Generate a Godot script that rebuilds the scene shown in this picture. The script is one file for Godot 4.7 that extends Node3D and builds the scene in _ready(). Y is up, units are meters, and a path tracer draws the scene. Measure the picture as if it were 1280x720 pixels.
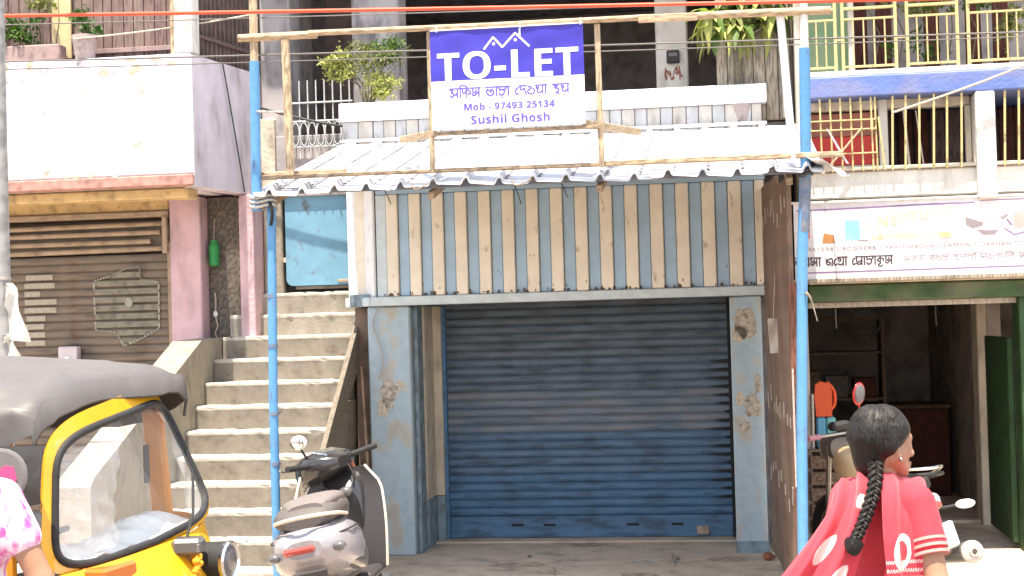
extends Node3D
# A shuttered shop with a TO-LET board, seen across a street.

var rng := RandomNumberGenerator.new()
var M := {}
var T := {}
var names := {}


class MB:
	var v := PackedVector3Array()
	var n := PackedVector3Array()
	var uv := PackedVector2Array()

	func tri(a: Vector3, b: Vector3, c: Vector3, na: Vector3, nb: Vector3, nc: Vector3, ua := Vector2.ZERO, ub := Vector2.ZERO, uc := Vector2.ZERO) -> void:
		if (c - a).cross(b - a).dot(na + nb + nc) >= 0.0:
			v.append_array([a, b, c])
			n.append_array([na, nb, nc])
			uv.append_array([ua, ub, uc])
		else:
			v.append_array([a, c, b])
			n.append_array([na, nc, nb])
			uv.append_array([ua, uc, ub])

	func flat(a: Vector3, b: Vector3, c: Vector3, nn: Vector3) -> void:
		tri(a, b, c, nn, nn, nn)

	func quad(a: Vector3, b: Vector3, c: Vector3, d: Vector3, nn: Vector3) -> void:
		tri(a, b, c, nn, nn, nn)
		tri(a, c, d, nn, nn, nn)

	# a chamfered box
	func box(c: Vector3, s: Vector3, b := 0.004, basis := Basis.IDENTITY) -> void:
		var h := s * 0.5
		b = minf(b, minf(h.x, minf(h.y, h.z)) * 0.9)
		var at := func(sg: Vector3, ax: int) -> Vector3:
			var p := Vector3(sg.x * (h.x - b), sg.y * (h.y - b), sg.z * (h.z - b))
			p[ax] = sg[ax] * h[ax]
			return c + basis * p
		for ax in 3:
			var o1 := (ax + 1) % 3
			var o2 := (ax + 2) % 3
			for s0 in [-1.0, 1.0]:
				var q := []
				for k in [[-1.0, -1.0], [1.0, -1.0], [1.0, 1.0], [-1.0, 1.0]]:
					var sg := Vector3.ZERO
					sg[ax] = s0
					sg[o1] = k[0]
					sg[o2] = k[1]
					q.append(at.call(sg, ax))
				var nn := Vector3.ZERO
				nn[ax] = s0
				quad(q[0], q[1], q[2], q[3], basis * nn)
			for s1 in [-1.0, 1.0]:
				for s2 in [-1.0, 1.0]:
					var lo := Vector3.ZERO
					lo[ax] = -1.0
					lo[o1] = s1
					lo[o2] = s2
					var hi := lo
					hi[ax] = 1.0
					var n2 := Vector3.ZERO
					n2[o1] = s1
					n2[o2] = s2
					quad(at.call(lo, o1), at.call(lo, o2), at.call(hi, o2), at.call(hi, o1), basis * n2.normalized())
		for sx in [-1.0, 1.0]:
			for sy in [-1.0, 1.0]:
				for sz in [-1.0, 1.0]:
					var sg := Vector3(sx, sy, sz)
					flat(at.call(sg, 0), at.call(sg, 1), at.call(sg, 2), basis * sg.normalized())

	func span(a: Vector3, b: Vector3, bev := 0.004) -> void:
		box((a + b) * 0.5, (b - a).abs(), bev)

	# a board of section w x h from a to b
	func bar(a: Vector3, b: Vector3, w: float, h: float, bev := 0.003, up := Vector3.UP) -> void:
		var d := (b - a).normalized()
		if absf(d.dot(up)) > 0.98:
			up = Vector3(0, 0, 1)
		var x := up.cross(d).normalized()
		var y := d.cross(x)
		box((a + b) * 0.5, Vector3(w, h, a.distance_to(b)), bev, Basis(x, y, d))

	func tube(pts: Array, radii: Variant, seg := 8, caps := true, closed := false) -> void:
		var m := pts.size()
		var rings := []
		var nrms := []
		var up := Vector3.UP
		var t0: Vector3 = (pts[1] - pts[0]).normalized()
		if absf(t0.dot(up)) > 0.9:
			up = Vector3.RIGHT
		var x := up.cross(t0).normalized()
		for i in m:
			var pa: Vector3 = pts[(i - 1 + m) % m] if closed or i > 0 else pts[0]
			var pb: Vector3 = pts[(i + 1) % m] if closed or i < m - 1 else pts[m - 1]
			var t := (pb - pa).normalized()
			x = (x - t * x.dot(t)).normalized()
			var y := t.cross(x)
			var r: float = radii[i] if radii is Array or radii is PackedFloat32Array else radii
			var ring := []
			var nr := []
			for k in seg:
				var a := TAU * k / seg
				var d := x * cos(a) + y * sin(a)
				ring.append(pts[i] + d * r)
				nr.append(d)
			rings.append(ring)
			nrms.append(nr)
		for i in (m if closed else m - 1):
			var j := (i + 1) % m
			for k in seg:
				var l := (k + 1) % seg
				tri(rings[i][k], rings[j][k], rings[j][l], nrms[i][k], nrms[j][k], nrms[j][l])
				tri(rings[i][k], rings[j][l], rings[i][l], nrms[i][k], nrms[j][l], nrms[i][l])
		if caps and not closed:
			for e in [0, m - 1]:
				var nn: Vector3 = (pts[0] - pts[1]).normalized() if e == 0 else (pts[m - 1] - pts[m - 2]).normalized()
				for k in range(1, seg - 1):
					flat(rings[e][0], rings[e][k], rings[e][k + 1], nn)

	# profile of Vector2(radius, height) turned about local y
	func lathe(profile: Array, seg := 16, xf := Transform3D.IDENTITY, arc := TAU) -> void:
		for i in profile.size() - 1:
			var p: Vector2 = profile[i]
			var q: Vector2 = profile[i + 1]
			var d := q - p
			if d.length() < 1e-6:
				continue
			var nn := Vector2(d.y, -d.x).normalized()
			for k in seg:
				var a := arc * k / seg
				var b := arc * (k + 1) / seg
				var A := Vector3(cos(a), 0, sin(a))
				var B := Vector3(cos(b), 0, sin(b))
				var na := xf.basis * (A * nn.x + Vector3.UP * nn.y)
				var nb := xf.basis * (B * nn.x + Vector3.UP * nn.y)
				var pa := xf * (A * p.x + Vector3.UP * p.y)
				var pb := xf * (B * p.x + Vector3.UP * p.y)
				var qa := xf * (A * q.x + Vector3.UP * q.y)
				var qb := xf * (B * q.x + Vector3.UP * q.y)
				tri(pa, pb, qb, na, nb, nb)
				tri(pa, qb, qa, na, nb, na)

	# a grid of points; thick > 0 gives a sheet with two faces and edges
	func surf(g: Array, thick := 0.0, flip := false, wrap := false) -> void:
		var a := g.size()
		var b: int = g[0].size()
		var nn := []
		for i in a:
			var row := PackedVector3Array()
			for j in b:
				var du: Vector3 = g[mini(i + 1, a - 1)][j] - g[maxi(i - 1, 0)][j]
				var dv: Vector3 = (g[i][(j + 1) % b] - g[i][(j - 1 + b) % b]) if wrap else (g[i][mini(j + 1, b - 1)] - g[i][maxi(j - 1, 0)])
				var c := du.cross(dv)
				c = c.normalized() if c.length() > 1e-12 else Vector3.UP
				row.append(-c if flip else c)
			nn.append(row)
		var cols := b if wrap else b - 1
		for side in ([0.5, -0.5] if thick > 0.0 else [0.0]):
			var sg := -1.0 if side < 0.0 else 1.0
			for i in a - 1:
				for j in cols:
					var k := (j + 1) % b
					var p := [g[i][j] + nn[i][j] * thick * side, g[i + 1][j] + nn[i + 1][j] * thick * side, g[i + 1][k] + nn[i + 1][k] * thick * side, g[i][k] + nn[i][k] * thick * side]
					var u := [Vector2(float(j) / (b - 1), float(i) / (a - 1)), Vector2(float(j) / (b - 1), float(i + 1) / (a - 1)), Vector2(float(j + 1) / (b - 1), float(i + 1) / (a - 1)), Vector2(float(j + 1) / (b - 1), float(i) / (a - 1))]
					tri(p[0], p[1], p[2], nn[i][j] * sg, nn[i + 1][j] * sg, nn[i + 1][k] * sg, u[0], u[1], u[2])
					tri(p[0], p[2], p[3], nn[i][j] * sg, nn[i + 1][k] * sg, nn[i][k] * sg, u[0], u[2], u[3])
		if thick > 0.0:
			var rim := []
			for j in b:
				rim.append([0, j])
			if not wrap:
				for i in range(1, a):
					rim.append([i, b - 1])
			_rim(g, nn, rim, thick)
			rim = []
			for j in b:
				rim.append([a - 1, j])
			if not wrap:
				rim.reverse()
				for i in range(a - 2, -1, -1):
					rim.append([i, 0])
			_rim(g, nn, rim, thick)

	func _rim(g: Array, nn: Array, rim: Array, thick: float) -> void:
		var mid: Vector3 = g[g.size() / 2][g[0].size() / 2]
		for k in rim.size() - 1:
			var i: int = rim[k][0]
			var j: int = rim[k][1]
			var i2: int = rim[k + 1][0]
			var j2: int = rim[k + 1][1]
			var p: Vector3 = g[i][j]
			var q: Vector3 = g[i2][j2]
			var o: Vector3 = (q - p).cross(nn[i][j]).normalized()
			if o.dot(p - mid) < 0.0:
				o = -o
			var h := thick * 0.5
			quad(p + nn[i][j] * h, q + nn[i2][j2] * h, q - nn[i2][j2] * h, p - nn[i][j] * h, o)

	# a polygon in a plane, given its thickness
	func prism(poly: PackedVector2Array, xf: Transform3D, depth: float) -> void:
		var idx := Geometry2D.triangulate_polygon(poly)
		var z := xf.basis.z.normalized()
		var f := func(p: Vector2, d: float) -> Vector3: return xf * Vector3(p.x, p.y, 0) + z * d
		for k in range(0, idx.size(), 3):
			flat(f.call(poly[idx[k]], depth), f.call(poly[idx[k + 1]], depth), f.call(poly[idx[k + 2]], depth), z)
			flat(f.call(poly[idx[k]], 0.0), f.call(poly[idx[k + 1]], 0.0), f.call(poly[idx[k + 2]], 0.0), -z)
		var sgn := -1.0 if Geometry2D.is_polygon_clockwise(poly) else 1.0
		for k in poly.size():
			var p := poly[k]
			var q := poly[(k + 1) % poly.size()]
			var d := (q - p).normalized()
			var nn := (xf.basis * Vector3(d.y * sgn, -d.x * sgn, 0)).normalized()
			quad(f.call(p, 0.0), f.call(q, 0.0), f.call(q, depth), f.call(p, depth), nn)

	func ball(c: Vector3, r: Vector3, seg := 12, basis := Basis.IDENTITY) -> void:
		var rows := maxi(4, seg / 2)
		for i in rows:
			for k in seg:
				var q := []
				for d in [[0, 0], [1, 0], [1, 1], [0, 1]]:
					var th: float = PI * (i + d[0]) / rows
					var ph: float = TAU * (k + d[1]) / seg
					q.append(Vector3(sin(th) * cos(ph), cos(th), sin(th) * sin(ph)))
				var w := []
				var m := []
				for p in q:
					w.append(c + basis * (p * r))
					m.append((basis * (p / r)).normalized())
				tri(w[0], w[1], w[2], m[0], m[1], m[2])
				tri(w[0], w[2], w[3], m[0], m[2], m[3])

	# a flat stroke of paint along a line, in the plane z = 0 of xf
	func stroke(pts: Array, w: float, xf: Transform3D) -> void:
		var nz := xf.basis.z.normalized()
		for k in pts.size() - 1:
			var p: Vector2 = pts[k]
			var q: Vector2 = pts[k + 1]
			var d := (q - p).normalized() * w * 0.5
			var s := Vector2(-d.y, d.x)
			if k == 0:
				p -= d * 0.6
			q += d * 0.6
			var z := 0.00002 * (k % 7)
			quad(xf * Vector3(p.x + s.x, p.y + s.y, z), xf * Vector3(q.x + s.x, q.y + s.y, z), xf * Vector3(q.x - s.x, q.y - s.y, z), xf * Vector3(p.x - s.x, p.y - s.y, z), nz)

	func mesh() -> ArrayMesh:
		var a := []
		a.resize(Mesh.ARRAY_MAX)
		a[Mesh.ARRAY_VERTEX] = v
		a[Mesh.ARRAY_NORMAL] = n
		a[Mesh.ARRAY_TEX_UV] = uv
		var m := ArrayMesh.new()
		m.add_surface_from_arrays(Mesh.PRIMITIVE_TRIANGLES, a)
		return m


# a body as a field of tapered bones, meshed as surface nets
class Field:
	var lo: Vector3
	var cell: float
	var nx: int
	var ny: int
	var nz: int
	var f := PackedFloat32Array()

	func _init(a: Vector3, b: Vector3, c: float) -> void:
		lo = a
		cell = c
		nx = int((b.x - a.x) / c) + 2
		ny = int((b.y - a.y) / c) + 2
		nz = int((b.z - a.z) / c) + 2
		f.resize(nx * ny * nz)
		f.fill(1.0)

	# sq squashes the cross-section along z
	func bone(a: Vector3, b: Vector3, ra: float, rb: float, k := 0.02, sq := 1.0, cut := false) -> void:
		var reach := maxf(ra, rb) / minf(sq, 1.0) + k + cell * 2.0
		var mn := Vector3(minf(a.x, b.x), minf(a.y, b.y), minf(a.z, b.z)) - Vector3.ONE * reach
		var mx := Vector3(maxf(a.x, b.x), maxf(a.y, b.y), maxf(a.z, b.z)) + Vector3.ONE * reach
		var i0 := clampi(int((mn.x - lo.x) / cell), 0, nx)
		var i1 := clampi(int((mx.x - lo.x) / cell) + 1, 0, nx)
		var j0 := clampi(int((mn.y - lo.y) / cell), 0, ny)
		var j1 := clampi(int((mx.y - lo.y) / cell) + 1, 0, ny)
		var k0 := clampi(int((mn.z - lo.z) / cell), 0, nz)
		var k1 := clampi(int((mx.z - lo.z) / cell) + 1, 0, nz)
		var ba := b - a
		ba.z *= sq
		var l2 := maxf(ba.length_squared(), 1e-9)
		for z in range(k0, k1):
			for y in range(j0, j1):
				var row := (z * ny + y) * nx
				for x in range(i0, i1):
					var p := lo + Vector3(x, y, z) * cell - a
					p.z *= sq
					var t := clampf(p.dot(ba) / l2, 0.0, 1.0)
					var d := p.distance_to(ba * t) - lerpf(ra, rb, t)
					var e := f[row + x]
					if cut:
						f[row + x] = maxf(e, -d)
						continue
					var h := maxf(k - absf(d - e), 0.0) / k
					f[row + x] = minf(d, e) - h * h * k * 0.25

	func mesh_into(mb: MB, xf := Transform3D.IDENTITY) -> void:
		var idx := PackedInt32Array()
		idx.resize(nx * ny * nz)
		idx.fill(-1)
		var pts := PackedVector3Array()
		var nrm := PackedVector3Array()
		var sx := 1
		var sy := nx
		var sz := nx * ny
		var offs := [0, sx, sy, sx + sy, sz, sx + sz, sy + sz, sx + sy + sz]
		var edges := [[0, 1], [2, 3], [4, 5], [6, 7], [0, 2], [1, 3], [4, 6], [5, 7], [0, 4], [1, 5], [2, 6], [3, 7]]
		var cor := []
		for c in 8:
			cor.append(Vector3(c & 1, (c >> 1) & 1, (c >> 2) & 1))
		for z in nz - 1:
			for y in ny - 1:
				for x in nx - 1:
					var o := x + y * sy + z * sz
					var neg := 0
					for c in 8:
						if f[o + offs[c]] < 0.0:
							neg += 1
					if neg == 0 or neg == 8:
						continue
					var p := Vector3.ZERO
					var cnt := 0
					for e in edges:
						var a := f[o + offs[e[0]]]
						var b := f[o + offs[e[1]]]
						if (a < 0.0) != (b < 0.0):
							p += cor[e[0]].lerp(cor[e[1]], a / (a - b))
							cnt += 1
					p /= cnt
					var g := Vector3.ZERO
					for c in 8:
						g += (cor[c] * 2.0 - Vector3.ONE) * f[o + offs[c]]
					idx[o] = pts.size()
					pts.append(xf * (lo + (Vector3(x, y, z) + p) * cell))
					nrm.append((xf.basis * g).normalized())
		for z in range(1, nz - 1):
			for y in range(1, ny - 1):
				for x in range(1, nx - 1):
					var o := x + y * sy + z * sz
					var a := f[o] < 0.0
					for ax in 3:
						var st: int = [sx, sy, sz][ax]
						if (f[o + st] < 0.0) == a:
							continue
						var u: int = [sy, sz, sx][ax]
						var w: int = [sz, sx, sy][ax]
						var q := [idx[o], idx[o - u], idx[o - u - w], idx[o - w]]
						if q.min() < 0:
							continue
						mb.tri(pts[q[0]], pts[q[1]], pts[q[2]], nrm[q[0]], nrm[q[1]], nrm[q[2]])
						mb.tri(pts[q[0]], pts[q[2]], pts[q[3]], nrm[q[0]], nrm[q[2]], nrm[q[3]])


func numbered(parent: Node, called: String) -> String:
	var key := "%d/%s" % [parent.get_instance_id(), called]
	names[key] = names.get(key, -1) + 1
	return called if names[key] == 0 else "%s_%03d" % [called, names[key]]


func put(parent: Node, called: String, shape: Variant, m: Material, xf := Transform3D.IDENTITY) -> MeshInstance3D:
	var o := MeshInstance3D.new()
	o.name = numbered(parent, called)
	o.mesh = shape.mesh() if shape is MB else shape
	o.material_override = m
	o.transform = xf
	parent.add_child(o, true)
	return o


func tag(o: Node, label: String, category := "", group := "", kind := "") -> Node:
	if label:
		o.set_meta("label", label)
	if category:
		o.set_meta("category", category)
	if group:
		o.set_meta("group", group)
	if kind:
		o.set_meta("kind", kind)
	return o


func thing(called: String, label: String, category: String, at := Vector3.ZERO, turn := 0.0, group := "") -> Node3D:
	var o := Node3D.new()
	o.name = numbered(self, called)
	o.position = at
	o.rotation.y = turn
	add_child(o, true)
	tag(o, label, category, group)
	return o


func part(parent: Node, called: String, a: Vector3, b: Vector3, m: Material, bev := 0.004) -> MeshInstance3D:
	var k := MB.new()
	k.box(Vector3.ZERO, (b - a).abs(), bev)
	return put(parent, called, k, m, Transform3D(Basis.IDENTITY, (a + b) * 0.5))


func barpart(parent: Node, called: String, a: Vector3, b: Vector3, w: float, h: float, m: Material, bev := 0.002) -> MeshInstance3D:
	var k := MB.new()
	k.bar(a, b, w, h, bev)
	return put(parent, called, k, m)


func tubepart(parent: Node, called: String, pts: Array, r: Variant, m: Material, seg := 8) -> MeshInstance3D:
	var k := MB.new()
	k.tube(pts, r, seg)
	return put(parent, called, k, m)


func sag(a: Vector3, b: Vector3, drop: float, steps := 16) -> Array:
	var r := []
	for i in steps + 1:
		var t := float(i) / steps
		r.append(a.lerp(b, t) - Vector3(0, drop * 4.0 * t * (1.0 - t), 0))
	return r


func smooth(pts: Array, each := 6, closed := false) -> Array:
	var r := []
	var m := pts.size()
	for i in (m if closed else m - 1):
		var p0 = pts[(i - 1 + m) % m] if closed or i > 0 else pts[0]
		var p1 = pts[i]
		var p2 = pts[(i + 1) % m]
		var p3 = pts[(i + 2) % m] if closed or i + 2 < m else pts[m - 1]
		for k in each:
			r.append(p1.cubic_interpolate(p2, p0, p3, float(k) / each))
	if not closed:
		r.append(pts[m - 1])
	return r


func fit_text(parent: Node, called: String, text: String, box: Rect2, z: float, m: Material, weight := 700, slant := 0.0, face := "Droid Sans") -> MeshInstance3D:
	var f := SystemFont.new()
	f.font_names = PackedStringArray([face])
	f.font_weight = weight
	var t := TextMesh.new()
	t.font = f
	t.text = text
	t.font_size = 64
	t.pixel_size = 0.01
	t.depth = 0.02
	t.curve_step = 2.0
	var a := t.get_aabb()
	var sx := box.size.x / maxf(a.size.x, 1e-4)
	var sy := box.size.y / maxf(a.size.y, 1e-4)
	var c := box.get_center()
	var o := put(parent, called, t, m, Transform3D(Basis(Vector3(sx, slant * sx, 0), Vector3(0, sy, 0), Vector3(0, 0, 0.15)), Vector3(c.x - a.get_center().x * sx, c.y - a.get_center().y * sy, z)))
	return o


func noise_tex(freq: float, seed_: int, stops: Array, kind := FastNoiseLite.TYPE_SIMPLEX_SMOOTH, octaves := 5, size := 512, gain := 0.5) -> NoiseTexture2D:
	var f := FastNoiseLite.new()
	f.noise_type = kind
	f.seed = seed_
	f.frequency = freq
	f.fractal_octaves = octaves
	f.fractal_gain = gain
	var t := NoiseTexture2D.new()
	t.width = size
	t.height = size
	t.seamless = true
	t.seamless_blend_skirt = 0.15
	t.noise = f
	var g := Gradient.new()
	var offs := PackedFloat32Array()
	var cols := PackedColorArray()
	for s in stops:
		offs.append(s[0])
		cols.append(Color(s[1].linear_to_srgb(), s[1].a))
	g.offsets = offs
	g.colors = cols
	t.color_ramp = g
	return t


func bump_tex(freq: float, seed_: int, strength: float, octaves := 4) -> NoiseTexture2D:
	var f := FastNoiseLite.new()
	f.noise_type = FastNoiseLite.TYPE_SIMPLEX_SMOOTH
	f.seed = seed_
	f.frequency = freq
	f.fractal_octaves = octaves
	var t := NoiseTexture2D.new()
	t.width = 512
	t.height = 512
	t.seamless = true
	t.noise = f
	t.as_normal_map = true
	t.bump_strength = strength
	return t


func grey(x: float) -> Color:
	return Color(x, x, x)


func textures() -> void:
	T.fine = noise_tex(0.03, 3, [[0.2, grey(0.62)], [0.45, grey(0.86)], [0.8, grey(1.0)]])
	T.mottle = noise_tex(0.008, 5, [[0.15, grey(0.58)], [0.45, grey(0.85)], [0.75, grey(1.0)]], FastNoiseLite.TYPE_SIMPLEX_SMOOTH, 6)
	T.calm = noise_tex(0.01, 7, [[0.1, grey(0.84)], [0.9, grey(1.0)]])
	T.grain = noise_tex(0.012, 9, [[0.25, grey(0.5)], [0.5, grey(0.85)], [0.75, grey(1.0)]], FastNoiseLite.TYPE_SIMPLEX, 5)
	T.dirt = noise_tex(0.009, 11, [[0.45, Color(0.10, 0.075, 0.05, 0.0)], [0.75, Color(0.10, 0.075, 0.05, 0.22)], [0.92, Color(0.07, 0.05, 0.035, 0.5)]], FastNoiseLite.TYPE_SIMPLEX_SMOOTH, 6)
	T.rust = noise_tex(0.012, 13, [[0.7, Color(0.16, 0.07, 0.035, 0.0)], [0.8, Color(0.16, 0.07, 0.035, 0.3)], [0.93, Color(0.08, 0.04, 0.025, 0.8)]], FastNoiseLite.TYPE_SIMPLEX_SMOOTH, 6)
	T.peel = noise_tex(0.008, 17, [[0.66, Color(0.45, 0.43, 0.38, 0.0)], [0.69, Color(0.46, 0.43, 0.37, 0.6)], [0.9, Color(0.40, 0.36, 0.30, 0.8)]], FastNoiseLite.TYPE_SIMPLEX_SMOOTH, 6)
	T.dust = noise_tex(0.006, 19, [[0.25, Color(0.34, 0.28, 0.22, 0.05)], [0.75, Color(0.34, 0.28, 0.22, 0.35)]], FastNoiseLite.TYPE_SIMPLEX_SMOOTH, 5)
	T.soot = noise_tex(0.01, 23, [[0.5, Color(0.03, 0.028, 0.03, 0.0)], [0.85, Color(0.03, 0.028, 0.03, 0.5)]], FastNoiseLite.TYPE_SIMPLEX_SMOOTH, 5)
	T.ochre = noise_tex(0.008, 29, [[0.7, Color(0.62, 0.5, 0.26, 0.0)], [0.82, Color(0.6, 0.44, 0.2, 0.35)], [0.95, Color(0.3, 0.2, 0.12, 0.7)]], FastNoiseLite.TYPE_SIMPLEX_SMOOTH, 6)
	T.bump = bump_tex(0.04, 31, 6.0)
	T.lump = bump_tex(0.012, 37, 10.0)
	T.ripple = bump_tex(0.02, 41, 3.0, 2)


# c is the real, linear base colour
func mat(c: Color, rough := 0.85, o := {}) -> StandardMaterial3D:
	var m := StandardMaterial3D.new()
	m.albedo_color = Color(c.linear_to_srgb(), c.a)
	m.roughness = rough
	m.metallic = o.get("metal", 0.0)
	m.metallic_specular = o.get("spec", 0.4)
	var w: bool = o.get("world", true)
	if o.get("tex", "fine") != "":
		m.albedo_texture = T[o.get("tex", "fine")]
	m.uv1_triplanar = true
	m.uv1_world_triplanar = w
	var s = o.get("ts", 1.0)
	m.uv1_scale = s if s is Vector3 else Vector3.ONE * s
	if o.has("n"):
		m.normal_enabled = true
		m.normal_texture = T[o.n]
		m.normal_scale = o.get("ns", 0.5)
	if o.has("ov"):
		m.detail_enabled = true
		m.detail_albedo = T[o.ov]
		m.detail_blend_mode = BaseMaterial3D.BLEND_MODE_MIX
		m.detail_uv_layer = BaseMaterial3D.DETAIL_UV_2
		m.uv2_triplanar = true
		m.uv2_world_triplanar = w
		m.uv2_scale = o.get("os", Vector3.ONE * 0.6)
		m.uv2_offset = o.get("oo", Vector3.ZERO)
	if o.has("coat"):
		m.clearcoat_enabled = true
		m.clearcoat = o.coat
		m.clearcoat_roughness = 0.1
	return m


func leaf_mat(c: Color) -> StandardMaterial3D:
	var m := mat(c, 0.55, {"tex": "fine", "ts": 6.0})
	m.backlight_enabled = true
	m.backlight = Color(0.55, 0.7, 0.2)
	return m


func materials() -> void:
	textures()
	M.ground = mat(Color(0.24, 0.205, 0.17), 0.95, {"tex": "mottle", "ts": 0.7, "n": "bump", "ns": 0.6, "ov": "dirt", "os": Vector3.ONE * 0.35})
	M.apron = mat(Color(0.62, 0.51, 0.405), 0.93, {"tex": "calm", "ts": 0.8, "n": "bump", "ns": 0.6, "ov": "dirt", "os": Vector3.ONE * 0.5})
	M.concrete = mat(Color(0.31, 0.28, 0.23), 0.93, {"tex": "calm", "ts": 1.1, "n": "bump", "ns": 0.25, "ov": "dirt", "os": Vector3(1.5, 0.7, 1.5)})
	M.rail_slab = mat(Color(0.21, 0.18, 0.145), 0.93, {"tex": "fine", "ts": 1.5, "n": "bump", "ns": 0.3})
	M.apron_stain = mat(Color(0.46, 0.37, 0.29), 0.93, {"tex": "mottle", "ts": 2.0})
	M.apron_pale = mat(Color(0.6, 0.53, 0.45), 0.93, {"tex": "mottle", "ts": 2.0})
	M.crate_b = mat(Color(0.13, 0.12, 0.115), 0.9, {"tex": "mottle", "ts": 3.0})
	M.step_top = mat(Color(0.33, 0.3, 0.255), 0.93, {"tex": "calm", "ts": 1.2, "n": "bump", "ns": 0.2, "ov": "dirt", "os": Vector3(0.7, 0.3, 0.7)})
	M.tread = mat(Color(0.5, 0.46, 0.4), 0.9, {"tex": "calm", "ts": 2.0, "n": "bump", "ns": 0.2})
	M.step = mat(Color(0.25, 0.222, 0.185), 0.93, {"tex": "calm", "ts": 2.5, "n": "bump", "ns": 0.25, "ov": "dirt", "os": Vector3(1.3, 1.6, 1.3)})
	M.concrete_dark = mat(Color(0.2, 0.17, 0.15), 0.93, {"tex": "mottle", "ts": 1.0, "n": "bump"})
	M.parapet = mat(Color(0.7, 0.66, 0.74), 0.85, {"tex": "calm", "ts": 0.6, "n": "bump", "ns": 0.25, "ov": "ochre", "os": Vector3(0.7, 0.9, 0.7)})
	M.pinkband = mat(Color(0.5, 0.27, 0.23), 0.9, {"tex": "mottle", "ts": 1.5, "ov": "dirt", "os": Vector3.ONE * 1.5})
	M.pink = mat(Color(0.6, 0.42, 0.47), 0.88, {"tex": "calm", "ts": 0.8, "n": "bump", "ns": 0.2, "ov": "dirt", "os": Vector3(0.8, 0.3, 0.8)})
	M.white_wall = mat(Color(0.74, 0.71, 0.66), 0.88, {"tex": "calm", "ts": 0.7, "n": "bump", "ns": 0.25, "ov": "dirt", "os": Vector3(0.9, 0.35, 0.9), "oo": Vector3(0.3, 0.1, 0)})
	M.cream_wall = mat(Color(0.62, 0.55, 0.45), 0.88, {"tex": "calm", "ts": 0.8, "n": "bump", "ns": 0.25, "ov": "dirt", "os": Vector3(1.1, 0.4, 1.1)})
	M.grey_wall = mat(Color(0.42, 0.39, 0.4), 0.9, {"tex": "mottle", "ts": 0.5, "ov": "soot", "os": Vector3(0.8, 0.3, 0.8)})
	M.lilac = mat(Color(0.66, 0.6, 0.66), 0.88, {"tex": "calm", "ts": 0.8, "ov": "dirt", "os": Vector3(0.8, 0.25, 0.8)})
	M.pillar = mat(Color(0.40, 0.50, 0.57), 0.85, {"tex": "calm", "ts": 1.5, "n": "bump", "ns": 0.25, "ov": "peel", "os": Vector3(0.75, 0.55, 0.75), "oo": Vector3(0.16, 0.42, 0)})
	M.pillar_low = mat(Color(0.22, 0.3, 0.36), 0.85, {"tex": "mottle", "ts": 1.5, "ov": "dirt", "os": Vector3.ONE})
	M.rib_skywhite = mat(Color(0.6, 0.69, 0.76), 0.6, {"tex": "calm", "ts": 1.5})
	M.rib_blue = mat(Color(0.40, 0.56, 0.73), 0.6, {"tex": "calm", "ts": 0.6})
	M.grime = mat(Color(0.12, 0.085, 0.06), 0.9, {"tex": "mottle", "ts": 8.0})
	M.rib_cream = mat(Color(0.88, 0.8, 0.68), 0.6, {"tex": "calm", "ts": 0.6, "ov": "rust", "os": Vector3(1.0, 0.5, 1.0), "oo": Vector3(0.3, 0.6, 0.0)})
	M.rib_white = mat(Color(0.86, 0.87, 0.9), 0.6, {"tex": "calm", "ts": 1.5, "ov": "rust", "os": Vector3(1.5, 0.5, 1.5), "oo": Vector3(0.7, 0.3, 0)})
	M.rib_whitecream = mat(Color(0.84, 0.76, 0.64), 0.6, {"tex": "calm", "ts": 1.5})
	M.rib_pale = mat(Color(0.56, 0.53, 0.49), 0.6, {"tex": "calm", "ts": 1.5, "ov": "dirt", "os": Vector3(1.5, 0.5, 1.5)})
	M.rib_palegrey = mat(Color(0.54, 0.55, 0.57), 0.6, {"tex": "calm", "ts": 1.5, "ov": "dirt", "os": Vector3(1.5, 0.5, 1.5)})
	M.roof_rib_shade = mat(Color(0.24, 0.22, 0.24), 0.9, {"tex": "mottle", "ts": 6.0})  # dark tone painted for the shaded side of the roof ribs
	M.plaster_a = mat(Color(0.5, 0.45, 0.38), 0.95, {"tex": "mottle", "ts": 4.0, "ov": "soot", "os": Vector3.ONE * 3.0})
	M.plaster_b = mat(Color(0.58, 0.5, 0.4), 0.95, {"tex": "mottle", "ts": 6.0})
	M.flange = mat(Color(0.58, 0.66, 0.7), 0.6, {"tex": "calm", "ts": 2.0, "ov": "rust", "os": Vector3(1.6, 1.2, 1.6)})
	for k in 5:
		var t := k / 4.0
		M["slat%d" % k] = mat(Color(0.088, 0.18, 0.31).lerp(Color(0.125, 0.155, 0.195), pow(t, 0.8)), 0.55, {"tex": "mottle", "ts": Vector3(0.5, 3.0, 0.5), "ov": "dust" if k == 2 else "soot", "os": Vector3(0.45, 1.6, 0.45)})
	M.shut_frame = mat(Color(0.09, 0.2, 0.36), 0.6, {"tex": "mottle", "ts": 2.0, "ov": "soot", "os": Vector3.ONE})
	M.oldslat = mat(Color(0.19, 0.155, 0.125), 0.75, {"tex": "mottle", "ts": Vector3(0.6, 3.0, 0.6), "ov": "rust", "os": Vector3(0.5, 1.2, 0.5)})
	M.oldbox = mat(Color(0.40, 0.31, 0.23), 0.8, {"tex": "mottle", "ts": 1.2, "ov": "rust", "os": Vector3(0.9, 1.4, 0.9)})
	M.oldpaint = mat(Color(0.42, 0.38, 0.31), 0.8, {"tex": "fine", "ts": 3.0})
	M.oldgreen = mat(Color(0.225, 0.215, 0.17), 0.8, {"tex": "mottle", "ts": 2.0})
	M.emblem = mat(Color(0.36, 0.35, 0.29), 0.8, {"tex": "mottle", "ts": 4.0})
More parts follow.
